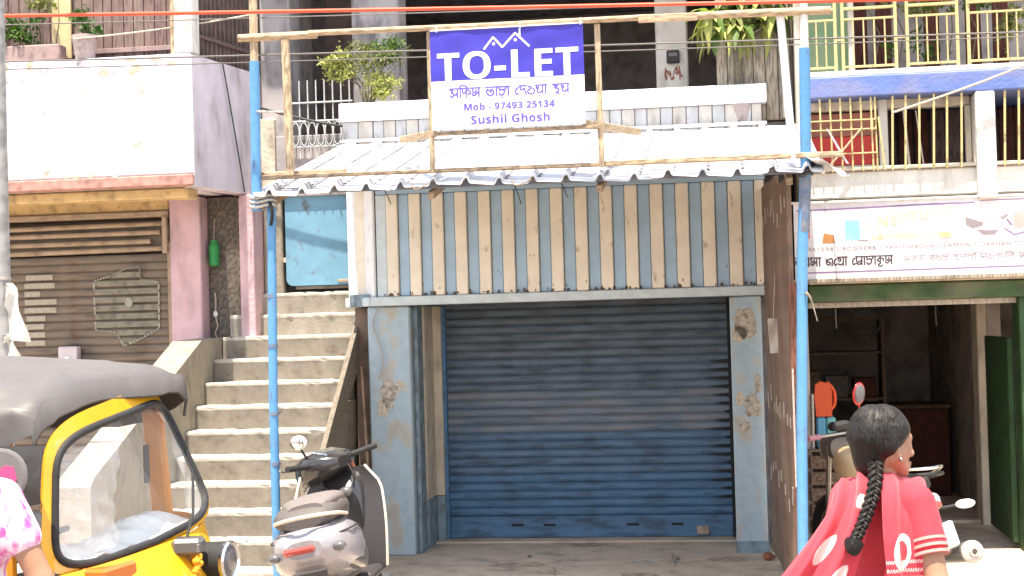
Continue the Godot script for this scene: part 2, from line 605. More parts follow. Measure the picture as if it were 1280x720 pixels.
	M.ochrewood = mat(Color(0.62, 0.45, 0.22), 0.85, {"tex": "mottle", "ts": 1.2, "ov": "rust", "os": Vector3.ONE * 0.9})
	M.blue_pole = mat(Color(0.11, 0.30, 0.56), 0.45, {"tex": "calm", "ts": 3.0, "ov": "rust", "os": Vector3(3.0, 1.1, 3.0), "oo": Vector3(0.1, 0, 0)})
	M.blue_faded = mat(Color(0.12, 0.17, 0.27), 0.6, {"tex": "mottle", "ts": 3.0, "ov": "dust", "os": Vector3.ONE * 2.0})
	M.timber = mat(Color(0.52, 0.39, 0.26), 0.85, {"tex": "grain", "ts": Vector3(1.2, 6.0, 6.0)})
	M.timber_v = mat(Color(0.52, 0.4, 0.27), 0.85, {"tex": "grain", "ts": Vector3(6.0, 1.2, 6.0)})
	M.timber_old = mat(Color(0.4, 0.3, 0.21), 0.9, {"tex": "grain", "ts": Vector3(1.5, 6.0, 6.0), "ov": "dirt", "os": Vector3.ONE})
	M.roof = mat(Color(0.62, 0.62, 0.66), 0.55, {"tex": "calm", "ts": 0.8, "metal": 0.0, "ov": "dirt", "os": Vector3(0.9, 1.0, 0.35), "oo": Vector3(0.2, 0.3, 0.1)})
	M.skyblue = mat(Color(0.18, 0.37, 0.52), 0.5, {"tex": "calm", "ts": 1.0, "ov": "rust", "os": Vector3.ONE * 0.7, "oo": Vector3(0.35, 0.2, 0)})
	M.black = mat(Color(0.02, 0.02, 0.022), 0.7)
	M.rubber = mat(Color(0.03, 0.03, 0.032), 0.65)
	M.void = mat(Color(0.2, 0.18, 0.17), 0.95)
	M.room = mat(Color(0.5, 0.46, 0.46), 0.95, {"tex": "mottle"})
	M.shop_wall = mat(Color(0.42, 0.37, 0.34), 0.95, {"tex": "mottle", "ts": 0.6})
	M.board_brown = mat(Color(0.20, 0.125, 0.095), 0.8, {"tex": "grain", "ts": Vector3(8.0, 1.0, 8.0), "ov": "dust", "os": Vector3(0.6, 0.3, 0.6)})
	M.board_red = mat(Color(0.2, 0.085, 0.055), 0.8, {"tex": "grain", "ts": Vector3(8.0, 1.0, 8.0), "ov": "rust", "os": Vector3(1.2, 0.5, 1.2)})
	M.worn = mat(Color(0.5, 0.45, 0.4), 0.85, {"tex": "mottle", "ts": 8.0})
	M.paper = mat(Color(0.68, 0.64, 0.58), 0.9, {"tex": "calm", "ts": 4.0})
	M.violet = mat(Color(0.055, 0.045, 0.44), 0.45, {"tex": "calm", "ts": 1.0})
	M.sign_white = mat(Color(0.8, 0.8, 0.8), 0.45, {"tex": "calm", "ts": 1.0})
	M.ink_violet = mat(Color(0.12, 0.09, 0.5), 0.6, {"tex": ""})
	M.ink_white = mat(Color(0.82, 0.82, 0.82), 0.5, {"tex": ""})
	M.banner = mat(Color(0.74, 0.70, 0.72), 0.55, {"tex": "calm", "ts": 1.2, "n": "lump", "ns": 0.35})
	M.ink_black = mat(Color(0.06, 0.045, 0.06), 0.7, {"tex": ""})
	M.ink_grey = mat(Color(0.30, 0.26, 0.28), 0.7, {"tex": ""})
	M.ink_mauve = mat(Color(0.22, 0.14, 0.28), 0.7, {"tex": ""})
	M.ink_orange = mat(Color(0.85, 0.52, 0.28), 0.7, {"tex": ""})
	M.ink_peach = mat(Color(0.85, 0.66, 0.42), 0.7, {"tex": ""})
	M.ink_red = mat(Color(0.72, 0.14, 0.07), 0.7, {"tex": ""})
	M.ink_teal = mat(Color(0.25, 0.6, 0.66), 0.7, {"tex": ""})
	M.ink_pink = mat(Color(0.72, 0.35, 0.33), 0.7, {"tex": ""})
	M.ink_brown = mat(Color(0.42, 0.19, 0.07), 0.7, {"tex": ""})
	M.grille = mat(Color(0.62, 0.5, 0.24), 0.6, {"tex": "fine", "ts": 4.0, "ov": "rust", "os": Vector3.ONE * 2.0})
	M.grille_white = mat(Color(0.6, 0.62, 0.64), 0.6, {"tex": "fine", "ts": 4.0})
	M.slab_blue = mat(Color(0.12, 0.19, 0.5), 0.8, {"tex": "calm", "ts": 1.0, "n": "bump", "ns": 0.2, "ov": "dust", "os": Vector3(0.5, 0.8, 0.5)})
	M.greenpanel = mat(Color(0.22, 0.38, 0.22), 0.75, {"tex": "calm", "ts": 1.0, "ov": "dust", "os": Vector3.ONE * 0.7})
	M.red_panel = mat(Color(0.6, 0.06, 0.055), 0.6, {"tex": "calm", "ts": 1.0})
	M.red_old = mat(Color(0.36, 0.15, 0.11), 0.8, {"tex": "mottle", "ts": 1.0})
	M.darkred = mat(Color(0.10, 0.028, 0.018), 0.75, {"tex": "grain", "ts": Vector3(6.0, 0.8, 6.0)})
	M.green_dark = mat(Color(0.04, 0.10, 0.035), 0.6, {"tex": "mottle", "ts": 1.5, "ov": "dust", "os": Vector3.ONE * 0.6})
	M.green_door = mat(Color(0.035, 0.085, 0.035), 0.6, {"tex": "mottle", "ts": 1.0})
	M.maroon = mat(Color(0.2, 0.125, 0.125), 0.85, {"tex": "grain", "ts": Vector3(5.0, 0.8, 5.0), "ov": "dust", "os": Vector3(0.8, 0.3, 0.8)})
	M.bamboo = mat(Color(0.16, 0.11, 0.10), 0.85, {"tex": "grain", "ts": Vector3(6.0, 1.0, 6.0)})
	M.yellowboard = mat(Color(0.66, 0.53, 0.3), 0.8, {"tex": "calm", "ts": 2.0})
	M.trough = mat(Color(0.34, 0.25, 0.24), 0.9, {"tex": "mottle", "ts": 2.0})
	M.pot = mat(Color(0.44, 0.37, 0.36), 0.9, {"tex": "mottle", "ts": 3.0})
	M.soil = mat(Color(0.06, 0.045, 0.03), 0.95)
	M.leaf_a = leaf_mat(Color(0.10, 0.17, 0.035))
	M.leaf_b = leaf_mat(Color(0.24, 0.25, 0.09))
	M.leaf_c = leaf_mat(Color(0.06, 0.14, 0.03))
	M.leaf_y = leaf_mat(Color(0.42, 0.43, 0.13))
	M.bark = mat(Color(0.17, 0.15, 0.11), 0.95, {"tex": "mottle", "ts": 6.0})
	M.cable_red = mat(Color(0.62, 0.1, 0.05), 0.5, {"tex": ""})
	M.cable_grey = mat(Color(0.16, 0.145, 0.14), 0.6, {"tex": ""})
	M.cable_dark = mat(Color(0.05, 0.05, 0.05), 0.6, {"tex": ""})
	M.rope = mat(Color(0.62, 0.54, 0.44), 0.9)
	M.greypole = mat(Color(0.38, 0.37, 0.36), 0.75, {"tex": "mottle", "ts": 2.0})
	M.greencan = mat(Color(0.03, 0.26, 0.07), 0.4, {"tex": "calm", "ts": 3.0})
	M.meter = mat(Color(0.05, 0.045, 0.05), 0.6)
	M.scribble = mat(Color(0.3, 0.12, 0.09), 0.8, {"tex": ""})
	M.plank = mat(Color(0.42, 0.36, 0.29), 0.85, {"tex": "grain", "ts": Vector3(6.0, 0.8, 6.0), "ov": "dirt", "os": Vector3(1.2, 0.3, 1.2)})
	# the rickshaw
	M.auto_yellow = mat(Color(0.78, 0.40, 0.015), 0.35, {"tex": "calm", "ts": 1.5, "coat": 0.4, "ov": "dust", "os": Vector3.ONE * 0.8})
	M.auto_yellow.detail_enabled = false
	M.auto_orange = mat(Color(0.7, 0.26, 0.015), 0.4, {"tex": "calm", "ts": 2.0})
	M.canvas = mat(Color(0.115, 0.105, 0.103), 0.45, {"tex": "calm", "ts": 1.0, "n": "ripple", "ns": 0.25})
	M.canvas_dark = mat(Color(0.055, 0.05, 0.052), 0.4, {"tex": "calm", "ts": 1.0, "n": "ripple", "ns": 0.6})
	M.canvas_in = mat(Color(0.08, 0.07, 0.065), 0.9)
	M.stain_a = mat(Color(0.52, 0.46, 0.36), 0.9, {"tex": "mottle", "ts": 5.0})
	M.stain_b = mat(Color(0.5, 0.46, 0.5), 0.9, {"tex": "mottle", "ts": 5.0})
	M.glass = mat(Color(1, 1, 1, 0.06), 0.04, {"tex": ""})
	M.glass.transparency = BaseMaterial3D.TRANSPARENCY_ALPHA
	M.film = mat(Color(0.9, 0.9, 0.9, 0.18), 0.2, {"tex": ""})  # clear plastic; its whiteness also stands for reflections on the windscreen
	M.film.transparency = BaseMaterial3D.TRANSPARENCY_ALPHA
	M.whitecloth = mat(Color(0.86, 0.84, 0.8), 0.85, {"tex": "calm", "ts": 4.0, "n": "ripple", "ns": 0.8})
	M.seat_brown = mat(Color(0.17, 0.09, 0.075), 0.6, {"tex": "mottle", "ts": 3.0})
	M.chrome = mat(Color(0.7, 0.7, 0.7), 0.18, {"tex": "", "metal": 1.0})
	M.steel = mat(Color(0.42, 0.41, 0.4), 0.35, {"tex": "fine", "ts": 4.0, "metal": 0.8})
	M.lens_orange = mat(Color(0.6, 0.15, 0.02), 0.2, {"tex": "", "coat": 0.5})
	M.lens_red = mat(Color(0.3, 0.05, 0.04), 0.2, {"tex": "", "coat": 0.5})
	M.marigold = mat(Color(0.75, 0.33, 0.02), 0.8, {"tex": "fine", "ts": 20.0})
	M.greyplastic = mat(Color(0.2, 0.19, 0.19), 0.5, {"tex": "calm", "ts": 3.0})
	M.handpink = mat(Color(0.78, 0.08, 0.22), 0.6, {"tex": ""})
	# the scooter and motorcycle
	M.sc_dark = mat(Color(0.028, 0.026, 0.028), 0.22, {"tex": "calm", "ts": 3.0, "coat": 0.7})
	M.sc_inner = mat(Color(0.05, 0.047, 0.05), 0.5, {"tex": "calm", "ts": 3.0})
	M.sc_silver = mat(Color(0.30, 0.28, 0.30), 0.25, {"tex": "calm", "ts": 3.0, "coat": 0.6})
	M.sc_grey = mat(Color(0.11, 0.105, 0.11), 0.3, {"tex": "calm", "ts": 3.0, "coat": 0.5})
	M.seat = mat(Color(0.12, 0.105, 0.1), 0.6, {"tex": "fine", "ts": 5.0, "n": "bump", "ns": 0.3})
	M.seat_top = mat(Color(0.2, 0.17, 0.165), 0.6, {"tex": "fine", "ts": 5.0, "n": "bump", "ns": 0.3})
	M.beige_trim = mat(Color(0.6, 0.52, 0.43), 0.5, {"tex": ""})
	M.brownpart = mat(Color(0.3, 0.11, 0.06), 0.5, {"tex": "fine", "ts": 6.0})
	M.mirror = mat(Color(0.6, 0.62, 0.64), 0.06, {"tex": "", "metal": 1.0})
	M.red_paint = mat(Color(0.5, 0.03, 0.03), 0.3, {"tex": "", "coat": 0.5})
	M.beige_tank = mat(Color(0.66, 0.48, 0.28), 0.35, {"tex": "calm", "ts": 4.0, "coat": 0.4})
	# people
	M.skin = mat(Color(0.36, 0.19, 0.12), 0.55, {"tex": "calm", "ts": 8.0})
	M.skin.subsurf_scatter_enabled = true
	M.skin.subsurf_scatter_strength = 0.1
	M.hair = mat(Color(0.012, 0.009, 0.008), 0.5, {"tex": "grain", "ts": Vector3(22.0, 2.0, 22.0), "n": "lump", "ns": 1.6, "spec": 0.4, "world": false})
	M.red_cloth = mat(Color(0.52, 0.036, 0.055), 0.8, {"tex": "calm", "ts": 5.0, "n": "bump", "ns": 0.25})
	M.red_cloth.rim_enabled = true
	M.red_cloth.rim = 0.4
	M.cream_cloth = mat(Color(0.62, 0.27, 0.25), 0.85, {"tex": "calm", "ts": 6.0})
	M.pink_tie = mat(Color(1, 1, 1), 0.85, {"tex": ""})
	M.pink_tie.albedo_texture = noise_tex(0.012, 47, [[0.3, Color(0.55, 0.06, 0.3)], [0.45, Color(0.72, 0.3, 0.5)], [0.55, Color(0.78, 0.66, 0.74)], [0.8, Color(0.8, 0.72, 0.78)]])
	M.pink_tie.uv1_scale = Vector3(3.5, 1.8, 3.5)
	M.dark_cloth = mat(Color(0.08, 0.06, 0.1), 0.9)
	M.orange_plastic = mat(Color(0.62, 0.09, 0.025), 0.4, {"tex": "calm", "ts": 4.0})
	M.blue_plastic = mat(Color(0.1, 0.3, 0.45), 0.45, {"tex": "calm", "ts": 4.0})
	M.pinkgrip = mat(Color(0.45, 0.2, 0.24), 0.6, {"tex": ""})
	M.crate = mat(Color(0.16, 0.11, 0.08), 0.9, {"tex": "grain", "ts": 4.0})


func _ready() -> void:
	rng.seed = 20240517
	var cam := Camera3D.new()
	cam.name = "camera"
	cam.position = Vector3(1.698, 1.86, 11.93)
	cam.rotation_degrees = Vector3(1.206, 8.1, -1.6)
	cam.fov = 21.458
	cam.near = 0.05
	cam.far = 600.0
	add_child(cam)
	cam.current = true
	var sun := DirectionalLight3D.new()
	sun.name = "sun"
	sun.light_energy = 1.4
	sun.light_color = Color(1.0, 0.95, 0.87)
	sun.light_angular_distance = 0.53
	sun.shadow_enabled = true
	var el := deg_to_rad(76.0)
	var az := deg_to_rad(10.0)
	var to_sun := Vector3(-sin(az) * cos(el), sin(el), cos(az) * cos(el))
	sun.look_at_from_position(Vector3.ZERO, -to_sun, Vector3(0, 0, 1))
	add_child(sun)
	var we := WorldEnvironment.new()
	we.name = "world_environment"
	var e := Environment.new()
	e.background_mode = Environment.BG_SKY
	var sky := Sky.new()
	var sm := ProceduralSkyMaterial.new()
	sm.sky_top_color = Color(0.68, 0.73, 0.8)
	sm.sky_horizon_color = Color(0.88, 0.87, 0.85)
	sm.sky_curve = 0.2
	sm.ground_bottom_color = Color(0.36, 0.33, 0.3)
	sm.ground_horizon_color = Color(0.62, 0.6, 0.57)
	sky.sky_material = sm
	e.sky = sky
	e.background_energy_multiplier = 1.25
	e.tonemap_mode = Environment.TONE_MAPPER_LINEAR
	e.tonemap_exposure = 2.95
	e.sdfgi_enabled = true
	e.ssao_enabled = true
	e.ssil_enabled = true
	we.environment = e
	add_child(we)
	materials()
	ground()
	left_house()
	middle_house()
	staircase()
	loft()
	right_house()
	awning()
	board_frame()
	notice_board()
	banner()
	plants()
	cables()
	auto_rickshaw()
	scooter()
	motorcycle()
	sprayer()
	people()
	small_things()


func ground() -> void:
	var k := MB.new()
	var g := []
	for i in 41:
		var row := []
		for j in 41:
			var x := (i - 20) / 20.0
			var z := (j - 20) / 20.0
			row.append(Vector3(signf(x) * pow(absf(x), 3.0) * 280.0, -0.012, signf(z) * pow(absf(z), 3.0) * 280.0))
		g.append(row)
	k.surf(g, 0.0, true)
	tag(put(self, "ground", k, M.ground), "dusty street ground running past the shops", "", "", "structure")
	k = MB.new()
	g = []
	for i in 61:
		var row := []
		for j in 31:
			var x := -9.0 + i * 0.3
			var z := -1.7 + j * 0.2
			row.append(Vector3(x, 0.004 + 0.005 * sin(x * 2.3 + z) * sin(z * 1.7 - x * 0.6), z))
		g.append(row)
	k.surf(g, 0.0, true)
	var p := put(self, "pavement", k, M.apron)
	tag(p, "worn concrete apron in front of the shutters", "", "", "structure")
	for q in [[Vector2(-0.6, 0.5), Vector2(0.35, 0.62), Vector2(0.8, 0.55), Vector2(1.7, 0.68)], [Vector2(0.35, 0.62), Vector2(0.42, 1.3), Vector2(0.3, 2.2)], [Vector2(2.5, 0.9), Vector2(3.4, 0.7), Vector2(4.6, 0.85)], [Vector2(1.2, 0.0), Vector2(1.25, 0.6)]]:
		k = MB.new()
		var line := []
		for a in smooth(q, 10):
			line.append(Vector2(a.x + rng.randf_range(-0.012, 0.012), -a.y + rng.randf_range(-0.012, 0.012)))
		k.stroke(line, 0.006, Transform3D(Basis(Vector3(1, 0, 0), Vector3(0, 0, -1), Vector3(0, 1, 0)), Vector3(0, 0.0105, 0)))
		put(p, "crack", k, M.concrete_dark)
	for q in 26:
		var c := Vector2(rng.randf_range(-1.0, 4.2), rng.randf_range(-0.5, 2.2))
		var r := rng.randf_range(0.02, 0.16)
		var poly := PackedVector2Array()
		for a in 16:
			poly.append(Vector2(c.x + cos(TAU * a / 16.0) * r * rng.randf_range(0.7, 1.15) * 1.6, -c.y + sin(TAU * a / 16.0) * r * rng.randf_range(0.7, 1.15)))
		k = MB.new()
		k.prism(poly, Transform3D(Basis(Vector3(1, 0, 0), Vector3(0, 0, -1), Vector3(0, 1, 0)), Vector3(0, 0.0065 + q * 0.00008, 0)), 0.003)
		put(p, "stain", k, M.apron_stain if q % 3 else M.apron_pale)


# a roller shutter of separate slats, front of the slats at z
func shutter(t: Node3D, x0: float, x1: float, y0: float, y1: float, z: float, pitch: float, pick: Callable) -> void:
	var k := MB.new()
	var w := x1 - x0
	var prof := PackedVector2Array()
	for i in 8:
		var a := -PI / 2 + PI * i / 7.0
		prof.append(Vector2(0.016 * cos(a) - 0.002, sin(a) * pitch * 0.43))
	prof.append(Vector2(-0.006, pitch * 0.5))
	prof.append(Vector2(-0.012, pitch * 0.5))
	prof.append(Vector2(-0.012, -pitch * 0.5))
	prof.append(Vector2(-0.006, -pitch * 0.5))
	# the profile lies in (z, y) and runs along x
	k.prism(prof, Transform3D(Basis(Vector3(0, 0, 1), Vector3(0, 1, 0), Vector3(-1, 0, 0)), Vector3(w / 2, 0, 0)), w)
	var m := k.mesh()
	var n := int((y1 - y0) / pitch)
	for i in n:
		var o := put(t, "slat", m, pick.call(i, n), Transform3D(Basis(Vector3(1, 0, 0), rng.randf_range(-0.05, 0.05)), Vector3((x0 + x1) / 2, y0 + (i + 0.5) * pitch, z + rng.randf_range(-0.002, 0.002))))
		o.position.x += rng.randf_range(-0.002, 0.002)


func left_house() -> void:
	var t := thing("corner_house", "white and lilac house with a jutting balcony and pink ground floor", "house")
	# ground floor
	part(t, "pillar", Vector3(-2.93, 0, -0.6), Vector3(-2.66, 2.97, -0.28), M.pink, 0.01)
	part(t, "pillar", Vector3(-2.325, 0, -0.6), Vector3(-2.2, 2.97, -0.28), M.pink, 0.008)
	part(t, "threshold_wall", Vector3(-2.655, 0, -0.62), Vector3(-2.33, 1.62, -0.33), M.concrete, 0.006)
	part(t, "wall", Vector3(-8.5, 0, -5.5), Vector3(-2.215, 2.97, -1.2), M.room, 0.01)
	part(t, "side_wall", Vector3(-2.66, 0, -1.195), Vector3(-2.2, 2.97, -0.605), M.room, 0.01)
	part(t, "pillar", Vector3(-8.5, 0, -1.19), Vector3(-6.0, 2.97, -0.3), M.pink, 0.01)
	# balcony
	part(t, "floor_slab", Vector3(-8.5, 2.985, -5.5), Vector3(-2.53, 3.07, 0.43), M.lilac, 0.006)
	part(t, "balcony_edge", Vector3(-8.5, 2.985, 0.435), Vector3(-2.405, 3.07, 0.565), M.pinkband, 0.008)
	part(t, "balcony_wall", Vector3(-8.5, 3.073, 0.43), Vector3(-2.41, 4.02, 0.55), M.parapet, 0.012)
	var side := MB.new()
	side.prism(PackedVector2Array([Vector2(-2.40, -0.548), Vector2(-2.53, -0.42), Vector2(-2.36, 0.58), Vector2(-2.2, 0.58)]), Transform3D(Basis(Vector3(1, 0, 0), Vector3(0, 0, -1), Vector3(0, 1, 0)), Vector3(0, 2.975, 0)), 1.035)
	put(t, "balcony_wall", side, M.lilac)
	for i in 34:
		var sx := rng.randf_range(-4.3, -2.45)
		var top := i % 3 > 0
		var hgt := rng.randf_range(0.015, 0.05) if not top else rng.randf_range(0.02, 0.09)
		var wid := rng.randf_range(0.01, 0.06)
		var sy := 4.005 - hgt * rng.randf_range(0.2, 1.6) if top else 3.085
		if i % 7 == 0:
			sy = rng.randf_range(3.3, 3.8)
			hgt *= 0.4
			wid *= 0.4
		var poly := PackedVector2Array()
		for q in 12:
			var an := TAU * q / 12.0
			poly.append(Vector2(sx + cos(an) * wid * rng.randf_range(0.6, 1.1), sy + sin(an) * hgt * 0.5 * rng.randf_range(0.6, 1.1)))
		var ks := MB.new()
		ks.prism(poly, Transform3D(Basis.IDENTITY, Vector3(0, 0, 0.5495)), 0.0012 + 0.00003 * i)
		put(t, "stain", ks, M.stain_a if i % 2 == 0 else M.stain_b)
	part(t, "balcony_beam", Vector3(-8.5, 2.90, 0.2), Vector3(-2.5, 2.98, 0.42), M.ochrewood, 0.01)
	part(t, "corner_post", Vector3(-2.545, 4.025, 0.36), Vector3(-2.40, 5.6, 0.54), M.white_wall, 0.008)
	part(t, "upper_wall", Vector3(-8.5, 3.075, -5.5), Vector3(-2.34, 5.6, -0.6), M.grey_wall, 0.01)
	part(t, "roof_slab", Vector3(-8.6, 5.605, -5.6), Vector3(-2.3, 5.72, 0.3), M.white_wall, 0.01)
	# maroon boards closing the balcony
	var x := -8.4
	while x < -2.66:
		var w := rng.randf_range(0.075, 0.1)
		part(t, "board", Vector3(x, 4.025, 0.24 + rng.randf_range(-0.006, 0.006)), Vector3(x + w - 0.006, 5.6, 0.27), M.maroon, 0.003)
		x += w
	part(t, "board_rail", Vector3(-8.4, 4.10, 0.275), Vector3(-2.64, 4.14, 0.295), M.trough, 0.003)
	barpart(t, "board", Vector3(-2.60, 4.02, 0.42), Vector3(-2.60, 5.6, 0.42), 0.03, 0.02, M.timber_v)
	part(t, "cream_board", Vector3(-3.65, 4.07, 0.30), Vector3(-3.49, 5.6, 0.325), M.yellowboard, 0.004)
	# bamboo screen at the side
	for i in 13:
		var z := -0.55 + i * 0.07
		var sx := -2.30 - (z + 0.55) * 0.19
		part(t, "screen_slat", Vector3(sx - 0.02, 4.015, z), Vector3(sx, 5.6, z + 0.05), M.bamboo, 0.004)
	for y in [4.2, 4.7, 5.2]:
		barpart(t, "screen_rail", Vector3(-2.275, y, -0.55), Vector3(-2.44, y, 0.34), 0.018, 0.03, M.bamboo)
	# door at the foot of the balcony
	var d := part(t, "door", Vector3(-2.655, 1.63, -0.50), Vector3(-2.33, 2.97, -0.46), mat(Color(0.075, 0.065, 0.06), 0.7, {"tex": "mottle", "ts": 4.0, "ov": "dust", "os": Vector3.ONE * 6.0}), 0.004)
	tubepart(d, "handle", [Vector3(-0.11, -0.14, 0.03), Vector3(-0.10, -0.22, 0.05), Vector3(-0.11, -0.3, 0.03)], 0.008, M.worn, 6)
	part(t, "wall_fitting", Vector3(-2.34, 2.935, -0.275), Vector3(-2.315, 2.96, -0.255), M.black)
	# shutter and its roll box
	var s := thing("roller_shutter", "old brown roller shutter with a faded painted emblem under the white balcony", "shutter")
	shutter(s, -5.98, -2.985, 0.06, 2.52, -0.42, 0.07, func(_i, _n): return M.oldslat)
	part(s, "guide_rail", Vector3(-2.985, 0, -0.46), Vector3(-2.935, 2.6, -0.36), M.oldbox, 0.004)
	part(s, "bottom_bar", Vector3(-5.98, 0.0, -0.44), Vector3(-2.985, 0.06, -0.40), M.oldbox, 0.004)
	part(s, "roll_cover", Vector3(-5.98, 2.86, -0.6), Vector3(-2.94, 2.975, -0.30), M.ochrewood, 0.012)
	part(s, "cover_ledge", Vector3(-5.98, 2.815, -0.6), Vector3(-2.94, 2.857, -0.27), M.oldbox, 0.006)
	part(s, "roll_drum", Vector3(-5.98, 2.52, -0.62), Vector3(-2.99, 2.81, -0.43), M.oldslat, 0.05)
	part(s, "cover_bracket", Vector3(-2.985, 2.50, -0.30), Vector3(-2.945, 2.81, -0.25), M.oldbox, 0.004)
	for y in [2.55, 2.615, 2.685, 2.755]:
		var sh := 0.0 if y > 2.7 else rng.randf_range(0.03, 0.16)
		tubepart(s, "cover_rib", [Vector3(-5.95, y, -0.385), Vector3(-4.4, y - rng.randf_range(0.0, 0.012), -0.38), Vector3(-3.0 - sh, y + rng.randf_range(-0.01, 0.01), -0.385)], 0.022, M.oldbox, 8)
	# faded paint on the slats
	var z := -0.4025
	var at := Transform3D(Basis.IDENTITY, Vector3(0, 0, z))
	var bars := [[342, 350, 362, 0.17], [354, 346, 362, 0.19], [369, 360, 374, 0.1], [381, 352, 364, 0.2], [390, 352, 364, 0.2], [402, 360, 376, 0.12], [412, 358, 377, 0.12], [423, 358, 377, 0.12], [432, 358, 377, 0.12]]
	var yy := 2.335
	for b in bars:
		var k := MB.new()
		var wd: float = b[3] * 1.45
		k.box(Vector3.ZERO, Vector3(wd, 0.046, 0.006), 0.002)
		put(s, "painted_bar", k, M.oldpaint, Transform3D(Basis.IDENTITY, Vector3(-4.13 + (wd - 0.3) * 0.5 + rng.randf_range(-0.01, 0.01), snappedf(yy - 0.06 - 0.035, 0.07) + 0.06 + 0.035, z)))
		yy -= 0.07
	var em := PackedVector2Array([Vector2(-3.66, 2.29), Vector2(-3.5, 2.33), Vector2(-3.37, 2.39), Vector2(-3.25, 2.40), Vector2(-3.235, 2.29), Vector2(-3.08, 2.26), Vector2(-3.085, 1.87), Vector2(-3.25, 1.79), Vector2(-3.4, 1.73), Vector2(-3.47, 1.85), Vector2(-3.65, 1.87)])
	var k2 := MB.new()
	for i in 12:
		var ey := 0.06 + 0.07 * (int((1.72 - 0.06) / 0.07) + i) + 0.035
		var xs := []
		for q in em.size():
			var a := em[q]
			var b := em[(q + 1) % em.size()]
			if (a.y - ey) * (b.y - ey) < 0.0:
				xs.append(lerpf(a.x, b.x, (ey - a.y) / (b.y - a.y)))
		if xs.size() < 2:
			continue
		k2 = MB.new()
		var wd: float = xs.max() - xs.min()
		k2.box(Vector3.ZERO, Vector3(wd, 0.048, 0.005), 0.002)
		put(s, "painted_emblem", k2, M.oldgreen, Transform3D(Basis.IDENTITY, Vector3(xs.min() + wd * 0.5, ey, z)))
	k2 = MB.new()
	var loop := []
	for p in em:
		loop.append(p)
	loop.append(em[0])
	for i in loop.size() - 1:
		for q in 6:
			if rng.randf() < 0.08:
				continue
			var a: Vector2 = loop[i].lerp(loop[i + 1], q / 6.0)
			var b: Vector2 = loop[i].lerp(loop[i + 1], (q + 1) / 6.0)
			k2.stroke([a, b], 0.014, at.translated(Vector3(0, 0, 0.004)))
	tag(put(s, "emblem_outline", k2, M.emblem), "", "", "", "stuff")
	k2 = MB.new()
	var dot := PackedVector2Array()
	for i in 12:
		dot.append(Vector2(-3.35 + 0.035 * cos(TAU * i / 12), 2.1 + 0.04 * sin(TAU * i / 12)))
	k2.prism(dot, at.translated(Vector3(0, 0, 0.003)), 0.003)
	put(s, "emblem_dot", k2, M.emblem)
	# green bottle hanging by the door
	var b := thing("green_bottle", "bright green plastic bottle hanging on the dark door beside the pink pillar", "bottle", Vector3(-2.585, 2.385, -0.40))
	b.scale = Vector3.ONE * 0.88
	k2 = MB.new()
	k2.lathe([Vector2(0, 0), Vector2(0.04, 0), Vector2(0.052, 0.02), Vector2(0.048, 0.09), Vector2(0.052, 0.12), Vector2(0.052, 0.19), Vector2(0.036, 0.225), Vector2(0.034, 0.245), Vector2(0.0, 0.25)], 14)
	put(b, "body", k2, M.greencan)
	tubepart(b, "hanging_string", [Vector3(0, 0.25, 0), Vector3(0.0, 0.45, -0.03)], 0.003, M.rope, 5)
	# padlock charm on a string
	b = thing("door_charm", "small white charm on a string hung on the dark door", "charm", Vector3(-2.6, 1.98, -0.44))
	k2 = MB.new()
	k2.ball(Vector3.ZERO, Vector3(0.022, 0.028, 0.012), 10)
	put(b, "charm", k2, M.sign_white)
	tubepart(b, "string", [Vector3(0, -0.02, 0), Vector3(0.02, -0.1, 0.005), Vector3(-0.005, -0.16, 0.003), Vector3(0.012, -0.22, 0.0)], 0.006, M.rope, 5)


